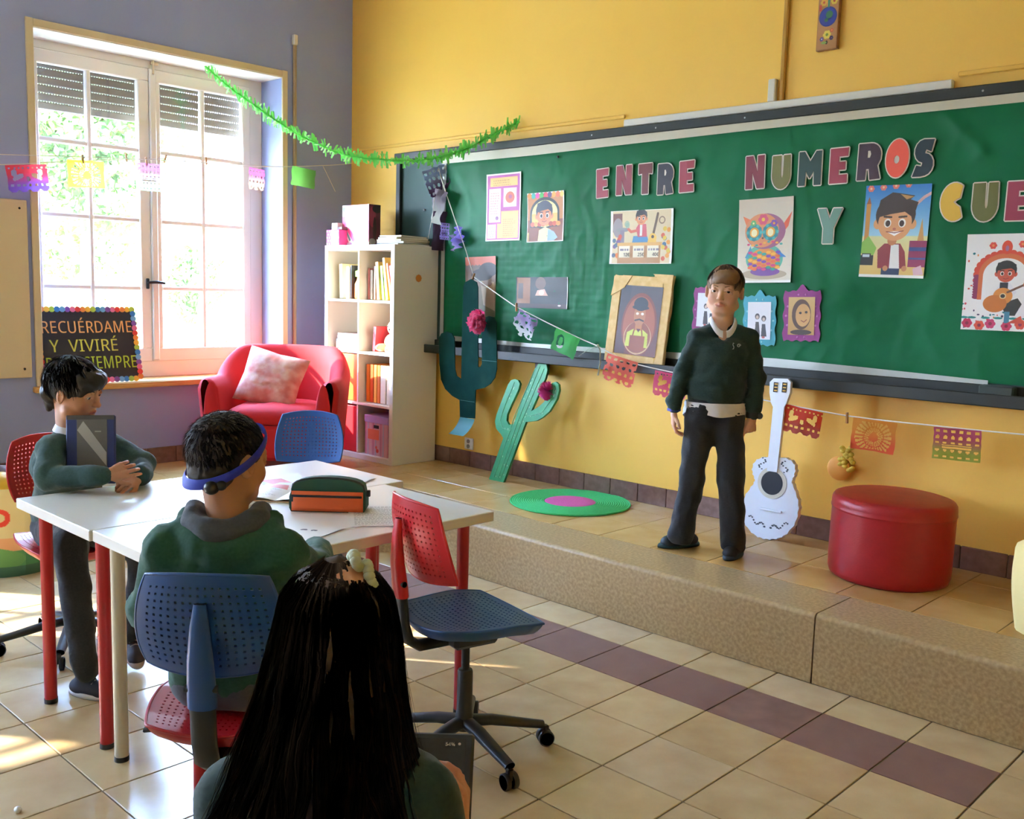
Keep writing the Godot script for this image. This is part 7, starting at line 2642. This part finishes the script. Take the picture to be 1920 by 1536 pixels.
	m.tube(PackedVector3Array([wrr + Vector3(0, 0.016, 0), wrr + Vector3(0, 0.012, 0), wrr + Vector3(0, -0.008, 0), wrr + Vector3(0, -0.012, 0)]), func(_t): return 0.034, 20)
	m.ball(wrr + r * 0.025 + f * 0.022, Vector3(0.015, 0.016, 0.015), 8, 12)
	put("watch", m, M.black_plastic, t)
	# trousers
	m = MB.new()
	m.xf.origin = -root
	F = Field.new(Vector3(3.36, 0.28, 0.36), Vector3(3.92, 1.03, 0.96), 0.0105)
	F.cap(hip - r * 0.05 + Vector3(0, 0.05, 0), hip + r * 0.05 + Vector3(0, 0.05, 0), 0.074, 0.074, 0.03)
	F.cap(hip - r * 0.055, hip + r * 0.055, 0.076, 0.076, 0.03)
	F.cap(hip - r * 0.066 - Vector3(0, 0.03, 0), Vector3(3.56, 0.62, 0.692), 0.072, 0.055, 0.03)
	F.cap(Vector3(3.56, 0.62, 0.692), Vector3(3.527, 0.345, 0.712), 0.054, 0.058, 0.03)
	F.cap(hip + r * 0.066 - Vector3(0, 0.03, 0), Vector3(3.712, 0.62, 0.596), 0.072, 0.059, 0.03)
	F.cap(Vector3(3.712, 0.62, 0.596), Vector3(3.755, 0.335, 0.624), 0.058, 0.055, 0.03)
	F.wrinkle(noise(8.0, 14, 3), 0.012, Vector3(1, 0.8, 1))
	F.below(0.302)
	F.nets(m)
	put("trousers", m, cloth("trousers_black", "15161a", 211), t)
	shoe(t, root, Vector3(3.527, ST + 0.001, 0.62), Vector3(3.452, ST + 0.001, 0.76), Vector3(3.525, ST + 0.09, 0.655), "1c2428", "23484e", 0.98)
	shoe(t, root, Vector3(3.752, ST + 0.001, 0.57), Vector3(3.782, ST + 0.001, 0.71), Vector3(3.752, ST + 0.09, 0.6), "1a1d22", "24384a", 0.98)


func hugging_child() -> void:
	var root := Vector3(2.2, 0.0, 3.02)
	var t := thing("person", "dark haired child seated at the table hugging a tablet with folded arms", "person", root, 0.0, "children in green school jumpers")
	var skin := hexc("c08a68")
	var f := Vector3(0.93, 0, -0.3).normalized()
	var sd := f.cross(Vector3.UP)          # the child's right, towards the camera
	var nk := Vector3(2.425, 0.915, 3.085)
	var chest := Vector3(2.38, 0.79, 3.07)
	var hip := Vector3(2.2, 0.51, 3.02)
	var sn := Vector3(2.455, 0.85, 3.165)
	var sf := Vector3(2.395, 0.86, 2.965)
	var en := Vector3(2.56, 0.775, 3.215)
	var ef := Vector3(2.575, 0.785, 2.885)
	var wn := Vector3(2.735, 0.79, 3.1)
	var wf := Vector3(2.715, 0.77, 2.96)
	var kn := Vector3(2.585, 0.53, 3.165)
	var an := Vector3(2.7, 0.1, 3.165)
	var kf := Vector3(2.65, 0.47, 2.9)
	var af := Vector3(2.53, 0.13, 2.925)
	var hd := Vector3(2.432, 1.058, 3.068)
	var B := turned(Vector3(0.8, -0.2, -0.56), Vector3(0.1, 1, 0.04))
	var m := MB.new()
	m.xf.origin = -root
	m.col = skin
	var F := Field.new(Vector3(2.05, 0.05, 2.75), Vector3(2.85, 0.98, 3.32), 0.015)
	F.cap(chest - sd * 0.04, chest + sd * 0.04, 0.06, 0.06, 0.04)
	F.cap(chest, hip, 0.065, 0.07, 0.04)
	F.cap(chest, nk, 0.05, 0.04, 0.04)
	for q in [[sn, en, wn], [sf, ef, wf]]:
		F.cap(q[0], q[1], 0.03, 0.027, 0.02)
		F.cap(q[1], q[2], 0.027, 0.02, 0.02)
	for q in [[kn, an, 1.0], [kf, af, -1.0]]:
		F.cap(hip + sd * 0.05 * q[2], q[0], 0.05, 0.04, 0.03)
		F.cap(q[0], q[1], 0.04, 0.028, 0.03)
	F.nets(m)
	head(m, hd, B, 1.05, nk + Vector3(0, 0.0, 0), skin)
	hand(m, wn + Vector3(0.004, 0.006, -0.004), Vector3(0.35, 0.2, -0.75), Vector3(0.8, 0.15, 0.5), 1.0, 0.78, [0.35, 0.5, 0.55, 0.6], 0.0, skin)
	hand(m, wf + Vector3(0, -0.004, 0.006), Vector3(0.2, -0.12, 0.9), Vector3(0.45, 0.75, -0.1), -1.0, 0.76, [0.6, 0.8, 0.85, 0.9], 0.5, skin)
	put("body", m, skin_mat(), t)
	eyes(t, root, hd, B, 1.05, "2e2018", Vector2(0, -0.35))
	brows(t, root, hd, B, 1.05, "1f1814")
	m = MB.new()
	m.xf.origin = -root
	F = Field.new(hd - Vector3.ONE * 0.15, hd + Vector3.ONE * 0.15, 0.0045)
	F.ell(hd + B * Vector3(0, 0.038, -0.016), B, Vector3(0.088, 0.09, 0.103), 0.02)
	F.ell(hd + B * Vector3(0, 0.055, 0.058), B, Vector3(0.07, 0.042, 0.048), 0.02)
	F.cap(hd + B * Vector3(-0.03, -0.02, -0.085), hd + B * Vector3(-0.02, -0.085, -0.085), 0.03, 0.012, 0.02)
	F.cap(hd + B * Vector3(0.03, -0.02, -0.085), hd + B * Vector3(0.02, -0.08, -0.085), 0.03, 0.012, 0.02)
	F.ell(hd + B * Vector3(0.0, -0.07, 0.095), B, Vector3(0.085, 0.1, 0.08), 0.008, true)
	F.ell(hd + B * Vector3(0, -0.15, 0.03), B, Vector3(0.2, 0.1, 0.06), 0.01, true)
	for k in [-1.0, 1.0]:
		F.ell(hd + B * Vector3(k * 0.09, -0.02, -0.004), B, Vector3(0.03, 0.036, 0.026), 0.008, true)
	F.wrinkle(noise(24.0, 15, 2), 0.006, Vector3(1, 0.5, 1))
	F.nets(m)
	put("hair", m, mat("hair_black_base", "1d1713", 0.5), t)
	m = MB.new()
	m.xf.origin = -root
	var rng := RandomNumberGenerator.new()
	rng.seed = 12
	strands(m, hd + B * Vector3(0, 0.038, -0.016), B, Vector3(0.089, 0.091, 0.104), 1500, rng, func(q: RandomNumberGenerator):
		var u := Vector3(q.randfn(), q.randfn(), q.randfn()).normalized()
		return u if (u.y > 0.1 and (u.z < 0.6 or u.y > 0.35)) or (u.z < -0.35 and u.y > -0.6) else Vector3.ZERO, Vector3(0.0, 0.95, -0.3), 0.55, 0.0018, hexc("17110e"), hexc("3d3026"), 0.05)
	put("hair_strands", m, vcol(mat("hair_strand", "ffffff", 0.5)), t).set_meta("kind", "stuff")
	m = MB.new()
	m.xf.origin = -root
	F = Field.new(Vector3(2.02, 0.44, 2.72), Vector3(2.86, 0.99, 3.34), 0.0105)
	F.cap(chest - sd * 0.055, chest + sd * 0.055, 0.085, 0.085, 0.04)
	F.cap(chest - sd * 0.045, hip - sd * 0.05 + Vector3(0, 0.05, 0), 0.085, 0.088, 0.05)
	F.cap(chest + sd * 0.045, hip + sd * 0.05 + Vector3(0, 0.05, 0), 0.085, 0.088, 0.05)
	F.cap(nk + Vector3(-0.01, -0.045, 0), sn, 0.052, 0.053, 0.03)
	F.cap(nk + Vector3(-0.01, -0.045, 0), sf, 0.052, 0.05, 0.03)
	for q in [[sn, en, wn], [sf, ef, wf]]:
		F.cap(q[0], q[1], 0.053, 0.046, 0.02)
		F.cap(q[1], (q[1] as Vector3).lerp(q[2], 0.85), 0.046, 0.037, 0.02)
		F.cap((q[1] as Vector3).lerp(q[2], 0.85), q[2], 0.031, 0.028, 0.012)
	F.ell(nk + Vector3(0.01, 0.03, 0), Basis.IDENTITY, Vector3(0.05, 0.045, 0.05), 0.01, true)
	F.wrinkle(noise(9.0, 18, 3), 0.011)
	F.nets(m)
	put("jumper", m, cloth("jumper_green_grey", "1c3a34", 212), t)
	m = MB.new()
	m.xf.origin = -root
	m.patch(4, 40, func(a, b):
		var q: float = a * TAU
		var rad: float = 0.049 + 0.012 * b
		return nk + Vector3(cos(q) * rad, 0.022 - 0.024 * b - 0.01 * cos(q), sin(q) * rad), true, true)
	put("collar", m, mat("shirt_white", "e6e4e6", 0.75), t)
	m = MB.new()
	m.xf.origin = -root
	F = Field.new(Vector3(2.03, 0.05, 2.74), Vector3(2.86, 0.66, 3.3), 0.0115)
	F.cap(hip - sd * 0.05, hip + sd * 0.05, 0.085, 0.085, 0.03)
	for q in [[kn, an, 1.0], [kf, af, -1.0]]:
		F.cap(hip + sd * 0.06 * q[2], q[0], 0.075, 0.062, 0.03)
		F.cap(q[0], q[1], 0.061, 0.044, 0.03)
	F.wrinkle(noise(9.0, 19, 3), 0.011)
	F.nets(m)
	put("trousers", m, cloth("trousers_navy", "14181f", 213), t)
	shoe(t, root, Vector3(2.655, 0.001, 3.175), Vector3(2.775, 0.001, 3.12), Vector3(2.7, 0.1, 3.165), "232c40", "d9dbe2", 0.92)
	shoe(t, root, Vector3(2.49, 0.06, 2.9), Vector3(2.63, 0.028, 2.945), Vector3(2.53, 0.14, 2.925), "2e2226", "a8968c", 0.92)
	# the tablet in its case, held between chest and forearm
	var tb := thing("tablet", "grey tablet in a blue case hugged upright by the dark haired child", "tablet", Vector3(2.588, 0.742, 3.082), atan2(0.69, 0.72))
	tb.rotate_object_local(Vector3.RIGHT, deg_to_rad(-7.0))
	tb.rotate_object_local(Vector3.BACK, deg_to_rad(2.0))
	put("case", bx(Vector3(0, 0.12, 0), Vector3(0.178, 0.246, 0.012), 0.005), mat("case_blue", "1f2c66", 0.5), tb)
	put("back_cover", bx(Vector3(0.006, 0.124, 0.0065), Vector3(0.108, 0.225, 0.003), 0.001), mat("tablet_grey", "5d5a54", 0.4), tb)
	put("top_band", bx(Vector3(0, 0.235, 0.0066), Vector3(0.17, 0.016, 0.003), 0.001), mat("tablet_dark", "3c3a38", 0.4), tb)
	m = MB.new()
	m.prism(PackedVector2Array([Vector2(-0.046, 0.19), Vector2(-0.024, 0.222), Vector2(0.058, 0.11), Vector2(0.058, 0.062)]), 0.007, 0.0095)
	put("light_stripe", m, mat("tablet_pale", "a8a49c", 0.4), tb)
	put("small_mark", bx(Vector3(0.028, 0.185, 0.0084), Vector3(0.022, 0.004, 0.001), 0.0), M.tablet_pale, tb)


func hooded_child() -> void:
	var root := Vector3(3.97, 0.0, 3.33)
	var t := thing("person", "short haired child seen from behind in a green hoodie with a blue head strap", "person", root, 0.0, "children in green school jumpers")
	var skin := hexc("b98566")
	var f := Vector3(-0.69, 0, -0.72)
	var r := Vector3(0.72, 0, -0.69)
	var nk := Vector3(4.006, 0.93, 3.36)
	var chest := Vector3(4.02, 0.78, 3.36)
	var hip := Vector3(3.985, 0.525, 3.35)
	var sl := Vector3(3.932, 0.842, 3.47)
	var sr := Vector3(4.125, 0.835, 3.29)
	var el := Vector3(3.895, 0.69, 3.5)
	var wl := Vector3(3.82, 0.62, 3.39)
	var er := Vector3(4.07, 0.755, 3.16)
	var wr := Vector3(3.9, 0.76, 3.03)
	var hd := Vector3(3.99, 1.052, 3.345)
	var B := turned(Vector3(-0.12, -0.06, -0.98), Vector3(0, 1, 0))
	var m := MB.new()
	m.xf.origin = -root
	m.col = skin
	var F := Field.new(Vector3(3.5, 0.05, 2.9), Vector3(4.25, 1.0, 3.6), 0.015)
	F.cap(chest - r * 0.04, chest + r * 0.04, 0.06, 0.06, 0.04)
	F.cap(chest, hip, 0.065, 0.07, 0.04)
	F.cap(chest, nk, 0.05, 0.04, 0.04)
	for q in [[sl, el, wl], [sr, er, wr]]:
		F.cap(q[0], q[1], 0.03, 0.027, 0.02)
		F.cap(q[1], q[2], 0.027, 0.02, 0.02)
	for k in [-1.0, 1.0]:
		F.cap(hip + r * 0.05 * k, hip + f * 0.34 + r * 0.07 * k, 0.05, 0.04, 0.03)
		F.cap(hip + f * 0.34 + r * 0.07 * k, hip + f * 0.36 + r * 0.08 * k - Vector3(0, 0.42, 0), 0.04, 0.028, 0.03)
	F.nets(m)
	head(m, hd, B, 1.02, nk, skin)
	hand(m, wl, Vector3(-0.6, -0.1, -0.75), Vector3(0.1, 0.95, 0), 1.0, 0.76, [0.3, 0.4, 0.45, 0.5], 0.2, skin)
	hand(m, wr, Vector3(-0.85, -0.1, -0.4), Vector3(0.0, 0.98, 0.1), -1.0, 0.76, [0.3, 0.4, 0.45, 0.5], 0.2, skin)
	put("body", m, skin_mat(), t)
	eyes(t, root, hd, B, 1.02, "2e2018")
	m = MB.new()
	m.xf.origin = -root
	F = Field.new(hd - Vector3.ONE * 0.13, hd + Vector3.ONE * 0.135, 0.0042)
	F.ell(hd + B * Vector3(0, 0.034, -0.014), B, Vector3(0.079, 0.083, 0.096), 0.02)
	F.ell(hd + B * Vector3(0, -0.025, -0.05), B, Vector3(0.06, 0.05, 0.05), 0.02)
	F.ell(hd + B * Vector3(0.0, -0.065, 0.088), B, Vector3(0.1, 0.11, 0.078), 0.008, true)
	F.ell(hd + B * Vector3(0, -0.15, 0.0), B, Vector3(0.2, 0.09, 0.2), 0.01, true)
	for k in [-1.0, 1.0]:
		F.ell(hd + B * Vector3(k * 0.085, -0.012, 0.0), B, Vector3(0.025, 0.036, 0.03), 0.008, true)
	F.wrinkle(noise(60.0, 25, 2), 0.002)
	F.nets(m)
	put("hair", m, mat("hair_dark_base", "241c16", 0.65), t)
	m = MB.new()
	m.xf.origin = -root
	var rng := RandomNumberGenerator.new()
	rng.seed = 22
	strands(m, hd + B * Vector3(0, 0.032, -0.015), B, Vector3(0.08, 0.084, 0.097), 3800, rng, func(q: RandomNumberGenerator):
		var u := Vector3(q.randfn(), q.randfn(), q.randfn()).normalized()
		return u if (u.y > 0.0 and (u.z < 0.55 or u.y > 0.5)) or (u.z < -0.35 and u.y > -0.6) else Vector3.ZERO, Vector3(0.0, 0.9, -0.42), 0.16, 0.0011, hexc("1a1410"), hexc("54453a"), 0.03)
	put("hair_strands", m, vcol(mat("hair_strand", "ffffff", 0.5)), t).set_meta("kind", "stuff")
	# blue strap and its black buckle
	m = MB.new()
	m.xf.origin = -root
	m.patch(4, 60, func(a, b):
		var q: float = a * TAU
		var c := cos(q)
		var p := Vector3(0.085 * sin(q), 0.002 + 0.062 * c + 0.01 * c * c, -0.012 + 0.095 * c)
		return hd + B * (p + Vector3(0, (b - 0.5) * 0.024, (b - 0.5) * 0.008 * -c) + Vector3(sin(q), 0, c) * 0.003 * sin(b * PI)), true)
	put("head_strap", m, mat("strap_blue", "1d2fae", 0.6), t)
	m = MB.new()
	m.xf.origin = -root
	m.ball(hd + B * Vector3(-0.052, -0.052, -0.086), Vector3(0.018, 0.016, 0.018), 10, 14)
	m.ball(hd + B * Vector3(-0.066, -0.046, -0.07), Vector3(0.013, 0.012, 0.013), 8, 12)
	put("strap_buckle", m, M.black_plastic, t)
	# hoodie
	m = MB.new()
	m.xf.origin = -root
	F = Field.new(Vector3(3.68, 0.44, 2.9), Vector3(4.3, 1.01, 3.63), 0.0105)
	F.cap(chest - r * 0.06, chest + r * 0.06, 0.088, 0.088, 0.04)
	F.cap(chest - r * 0.05, hip - r * 0.05 + Vector3(0, 0.02, 0), 0.09, 0.095, 0.05)
	F.cap(chest + r * 0.05, hip + r * 0.05 + Vector3(0, 0.02, 0), 0.09, 0.095, 0.05)
	F.cap(nk + Vector3(0, -0.045, 0), sl, 0.058, 0.056, 0.03)
	F.cap(nk + Vector3(0, -0.045, 0), sr, 0.058, 0.056, 0.03)
	for q in [[sl, el, wl], [sr, er, wr]]:
		F.cap(q[0], q[1], 0.056, 0.05, 0.025)
		F.cap(q[1], q[2], 0.05, 0.037, 0.025)
	# the hood lies open on the shoulders
	for k in 9:
		var a := PI * k / 8.0
		var c := nk + r * cos(a) * 0.1 - f * (sin(a) * 0.1 - 0.02) + Vector3(0, -0.02 - 0.055 * sin(a), 0)
		var a2 := PI * (k + 1) / 8.0
		var c2 := nk + r * cos(a2) * 0.1 - f * (sin(a2) * 0.1 - 0.02) + Vector3(0, -0.02 - 0.055 * sin(a2), 0)
		if k < 8:
			F.cap(c, c2, 0.03, 0.03, 0.02)
	F.ell(nk - f * 0.035 + Vector3(0, 0.012, 0), Basis.IDENTITY, Vector3(0.08, 0.05, 0.08), 0.015, true)
	F.wrinkle(noise(9.0, 28, 3), 0.013)
	F.nets(m)
	put("hoodie", m, cloth("hoodie_green", "12432f", 214), t)
	m = MB.new()
	m.xf.origin = -root
	F = Field.new(nk - Vector3(0.16, 0.15, 0.16), nk + Vector3(0.16, 0.08, 0.16), 0.006)
	for k in 8:
		var a := PI * k / 8.0
		var a2 := PI * (k + 1) / 8.0
		F.cap(nk + r * cos(a) * 0.078 - f * (sin(a) * 0.078 - 0.012) + Vector3(0, 0.0 - 0.035 * sin(a), 0), nk + r * cos(a2) * 0.078 - f * (sin(a2) * 0.078 - 0.012) + Vector3(0, 0.0 - 0.035 * sin(a2), 0), 0.027, 0.027, 0.02)
	F.wrinkle(noise(12.0, 29, 2), 0.008)
	F.nets(m)
	put("hood_lining", m, cloth("hood_grey", "3a3d42", 215), t)
	m = MB.new()
	m.xf.origin = -root
	F = Field.new(Vector3(3.5, 0.05, 2.9), Vector3(4.2, 0.66, 3.52), 0.0125)
	F.cap(hip - r * 0.05, hip + r * 0.05, 0.088, 0.088, 0.03)
	for k in [-1.0, 1.0]:
		F.cap(hip + r * 0.055 * k, hip + f * 0.34 + r * 0.07 * k, 0.074, 0.06, 0.03)
		F.cap(hip + f * 0.34 + r * 0.07 * k, hip + f * 0.36 + r * 0.08 * k - Vector3(0, 0.42, 0), 0.06, 0.045, 0.03)
	F.nets(m)
	put("trousers", m, cloth("trousers_grey", "3a3f48", 216), t)
	for k in [-1.0, 1.0]:
		var a: Vector3 = hip + f * 0.36 + r * 0.08 * k
		shoe(t, root, Vector3(a.x, 0.001, a.z) - f * 0.03, Vector3(a.x, 0.001, a.z) + f * 0.1, Vector3(a.x, 0.1, a.z), "232c40", "d9dbe2", 0.92)


func long_haired_child() -> void:
	var root := Vector3(4.98, 0.0, 3.78)
	var t := thing("person", "child with very long dark brown hair seen from behind, holding a tablet", "person", root, 0.0, "children in green school jumpers")
	var skin := hexc("c48f72")
	var f := Vector3(-0.69, 0, -0.72)
	var r := Vector3(0.72, 0, -0.69)
	var hd := Vector3(4.905, 0.968, 3.69)
	var nk := Vector3(4.93, 0.85, 3.72)
	var chest := Vector3(4.95, 0.70, 3.745)
	var hip := Vector3(4.985, 0.49, 3.79)
	var sl := chest + r * -0.135 + Vector3(0, 0.035, 0)
	var sr := chest + r * 0.135 + Vector3(0, 0.035, 0)
	var el := chest + r * -0.17 + f * 0.06 + Vector3(0, -0.15, 0)
	var er := chest + r * 0.19 + f * 0.02 + Vector3(0, -0.14, 0)
	var wr := Vector3(5.058, 0.655, 3.592)
	var wl := Vector3(4.80, 0.63, 3.66)
	var B := turned(Vector3(-0.66, -0.28, -0.69), Vector3(0, 1, 0))
	var m := MB.new()
	m.xf.origin = -root
	m.col = skin
	var F := Field.new(Vector3(4.5, 0.05, 3.25), Vector3(5.25, 0.9, 4.0), 0.015)
	F.cap(chest - r * 0.04, chest + r * 0.04, 0.06, 0.06, 0.04)
	F.cap(chest, hip, 0.065, 0.07, 0.04)
	F.cap(chest, nk, 0.05, 0.04, 0.04)
	for q in [[sl, el, wl], [sr, er, wr]]:
		F.cap(q[0], q[1], 0.03, 0.027, 0.02)
		F.cap(q[1], q[2], 0.027, 0.019, 0.02)
	var kr := hip + f * 0.3 + r * 0.12 + Vector3(0, 0.06, 0)
	var kl := hip + f * 0.33 - r * 0.08
	for q in [[kr, 1.0], [kl, -1.0]]:
		F.cap(hip + r * 0.05 * q[1], q[0], 0.05, 0.04, 0.03)
		F.cap(q[0], (q[0] as Vector3) * Vector3(1, 0, 1) + f * 0.02 + Vector3(0, 0.09, 0), 0.04, 0.028, 0.03)
	F.nets(m)
	head(m, hd, B, 0.98, nk, skin, 0.0036)
	hand(m, wr, Vector3(0.0, 0.95, -0.06), Vector3(0.75, 0.0, -0.4), 1.0, 0.8, [0.55, 0.8, 0.8, 0.8], -0.15, skin)
	hand(m, wl, Vector3(-0.2, 0.8, -0.4), Vector3(-0.75, 0.1, 0.4), -1.0, 0.78, [0.5, 0.8, 0.8, 0.8], 0.0, skin)
	put("body", m, skin_mat(), t)
	m = MB.new()
	m.xf.origin = -root
	F = Field.new(Vector3(4.6, 0.42, 3.4), Vector3(5.3, 0.9, 4.02), 0.011)
	F.cap(chest - r * 0.055, chest + r * 0.055, 0.085, 0.085, 0.04)
	F.cap(chest - r * 0.045, hip - r * 0.05, 0.088, 0.092, 0.05)
	F.cap(chest + r * 0.045, hip + r * 0.05, 0.088, 0.092, 0.05)
	F.cap(nk + Vector3(0, -0.05, 0), sl, 0.055, 0.054, 0.03)
	F.cap(nk + Vector3(0, -0.05, 0), sr, 0.055, 0.054, 0.03)
	for q in [[sl, el, wl], [sr, er, wr]]:
		F.cap(q[0], q[1], 0.053, 0.046, 0.025)
		F.cap(q[1], (q[1] as Vector3).lerp(q[2], 0.8), 0.046, 0.036, 0.025)
	F.wrinkle(noise(9.0, 38, 3), 0.011)
	F.nets(m)
	put("jumper", m, cloth("jumper_bottle", "10281f", 217), t)
	m = MB.new()
	m.xf.origin = -root
	F = Field.new(Vector3(4.5, 0.05, 3.22), Vector3(5.25, 0.7, 4.0), 0.0125)
	F.cap(hip - r * 0.05, hip + r * 0.05, 0.09, 0.09, 0.03)
	for q in [[kr, 1.0], [kl, -1.0]]:
		F.cap(hip + r * 0.055 * q[1], q[0], 0.078, 0.062, 0.03)
		F.cap(q[0], (q[0] as Vector3) * Vector3(1, 0, 1) + f * 0.02 + Vector3(0, 0.09, 0), 0.06, 0.045, 0.03)
	F.wrinkle(noise(9.0, 39, 3), 0.009)
	F.nets(m)
	put("trousers", m, cloth("trousers_bottle", "142c28", 218), t)
	for q in [kr, kl]:
		var a: Vector3 = q + f * 0.02
		shoe(t, root, Vector3(a.x, 0.001, a.z) - f * 0.03, Vector3(a.x, 0.001, a.z) + f * 0.1, Vector3(a.x, 0.1, a.z), "232c40", "d9dbe2", 0.92)
	# the hair: a mass that follows head and back, and thousands of strands over it
	var half := func(y: float) -> float:      # half width at a height
		var k := [[1.07, 0.02], [1.05, 0.06], [1.02, 0.082], [0.96, 0.094], [0.9, 0.104], [0.84, 0.118], [0.78, 0.137], [0.72, 0.153], [0.66, 0.16], [0.58, 0.15]]
		for i in k.size() - 1:
			if y >= k[i + 1][0]:
				return lerpf(k[i + 1][1], k[i][1], clampf((y - k[i + 1][0]) / (k[i][0] - k[i + 1][0]), 0.0, 1.0))
		return 0.145
	var cen := func(y: float) -> Vector3: return hd.lerp(Vector3(4.965, 0.6, 3.775), smoothstep(1.0, 0.62, y)) * Vector3(1, 0, 1) + Vector3(0, y, 0) - r * (0.008 - 0.004 * smoothstep(0.95, 0.65, y))
	m = MB.new()
	m.xf.origin = -root
	var hn := noise(5.0, 41, 3)
	m.patch(44, 60, func(a, b):
		var an: float = a * TAU
		var y: float = lerpf(0.6, 1.073, sqrt(b))
		var w: float = half.call(y)
		var dep := minf(w * 1.05 + 0.012, 0.112) if y > 0.9 else lerpf(0.105, 0.1, (0.9 - y) / 0.3)
		var q: float = 1.0 + 0.09 * hn.get_noise_2d(sin(an) * 2.2, y * 0.8 + cos(an))
		if b >= 1.0:
			return cen.call(1.076)
		var back := sin(an)
		return cen.call(y) + (r * cos(an) * w - f * back * dep * (1.0 if back > 0 else 0.55)) * q * 0.965, true)
	put("hair", m, mat("hair_long_base", "3d2d21", 0.8), t)
	m = MB.new()
	m.xf.origin = -root
	var rng := RandomNumberGenerator.new()
	rng.seed = 42
	var n2 := noise(1.2, 43, 2)
	for i in 5200:
		var a0 := rng.randf_range(-0.5, PI + 0.5)
		var stray := rng.randf() < 0.06
		var lock := int(a0 * 7.0)
		m.col = hexc("33251a").lerp(hexc("a3845f"), pow(rng.randf(), 2.2) * (0.55 + 0.45 * sin(lock * 12.9)))
		var prev := []
		var y0: float = rng.randf_range(0.98, 1.074) if i % 3 else rng.randf_range(0.78, 1.06)
		var y1: float = rng.randf_range(0.58, 0.68)
		var w0 := rng.randf_range(0.0011, 0.0023)
		var ph := rng.randf() * TAU
		for k in 16:
			var b := k / 15.0
			var y := lerpf(y0, y1, b)
			var w: float = half.call(y)
			var an: float = a0 + 0.12 * n2.get_noise_2d(lock * 3.7, y * 5.0) + 0.02 * sin(y * 40.0 + ph)
			var dep := minf(w * 1.05 + 0.012, 0.112) if y > 0.9 else lerpf(0.105, 0.1, (0.9 - y) / 0.3)
			var out := 1.0 + 0.05 * n2.get_noise_2d(a0 * 6.0, y * 3.0) + (0.16 * b * absf(n2.get_noise_2d(i, y * 2.0)) + 0.1 * b * b if stray else 0.012 * sin(y * 55.0 + ph))
			var back := sin(an)
			var p: Vector3 = cen.call(y) + (r * cos(an) * w - f * back * dep * (1.0 if back > 0 else 0.55)) * out
			var nn: Vector3 = (r * cos(an) - f * back + Vector3(0, 0.35 if y > 1.0 else 0.0, 0)).normalized()
			var side := nn.cross(Vector3.UP).normalized() * w0 * (1.0 - 0.6 * b)
			var q0 := m.vert(p - side, nn - side.normalized() * 0.6)
			var q1 := m.vert(p + side, nn + side.normalized() * 0.6)
			if prev:
				m.face(prev[0], q0, q1)
				m.face(prev[0], q1, prev[1])
			prev = [q0, q1]
	put("hair_strands", m, vcol(mat("long_strand", "ffffff", 0.6, 0.0, 0.25)), t).set_meta("kind", "stuff")
	m = MB.new()
	m.xf.origin = -root
	for k in 16:
		var a := k * 0.7
		m.ball(Vector3(4.93, 1.078, 3.7) + r * (0.004 + 0.0022 * k) + Vector3(0, 0.006 * sin(a) - 0.00014 * k * k, 0) + f * 0.012 * cos(a), Vector3(0.009, 0.008, 0.009), 6, 8)
	put("hair_tie", m, mat("scrunchie_pale", "b9bfa6", 0.8), t)
	# her tablet
	var tb := thing("tablet", "dark tablet with a lit status line in the hands of the long haired child", "tablet", Vector3(4.895, 0.685, 3.605), atan2(0.69, 0.72))
	tb.rotate_object_local(Vector3.RIGHT, deg_to_rad(-52.0))
	put("case", bx(Vector3(0.02, 0, 0), Vector3(0.25, 0.175, 0.01), 0.005), mat("tablet_black", "17181a", 0.4), tb)
	var sm := mat("tablet_screen", "1d1714", 0.2)
	put("screen", bx(Vector3(0.02, 0, 0.0052), Vector3(0.222, 0.152, 0.001), 0.0003), sm, tb)
	for l in [["15:31", -0.04], ["54%", 0.106]]:
		var tm := TextMesh.new()
		tm.text = l[0]
		tm.font_size = 16
		tm.pixel_size = 0.0005
		tm.depth = 0.0002
		put("status_text", tm, mat("screen_text", "c8c4c0", 0.5), tb, Vector3(l[1], 0.066, 0.006))
	m = MB.new()
	m.ball(Vector3(0.121, 0.0665, 0.006), Vector3(0.0024, 0.0024, 0.0006), 6, 10)
	put("status_dot", m, M.screen_text, tb)
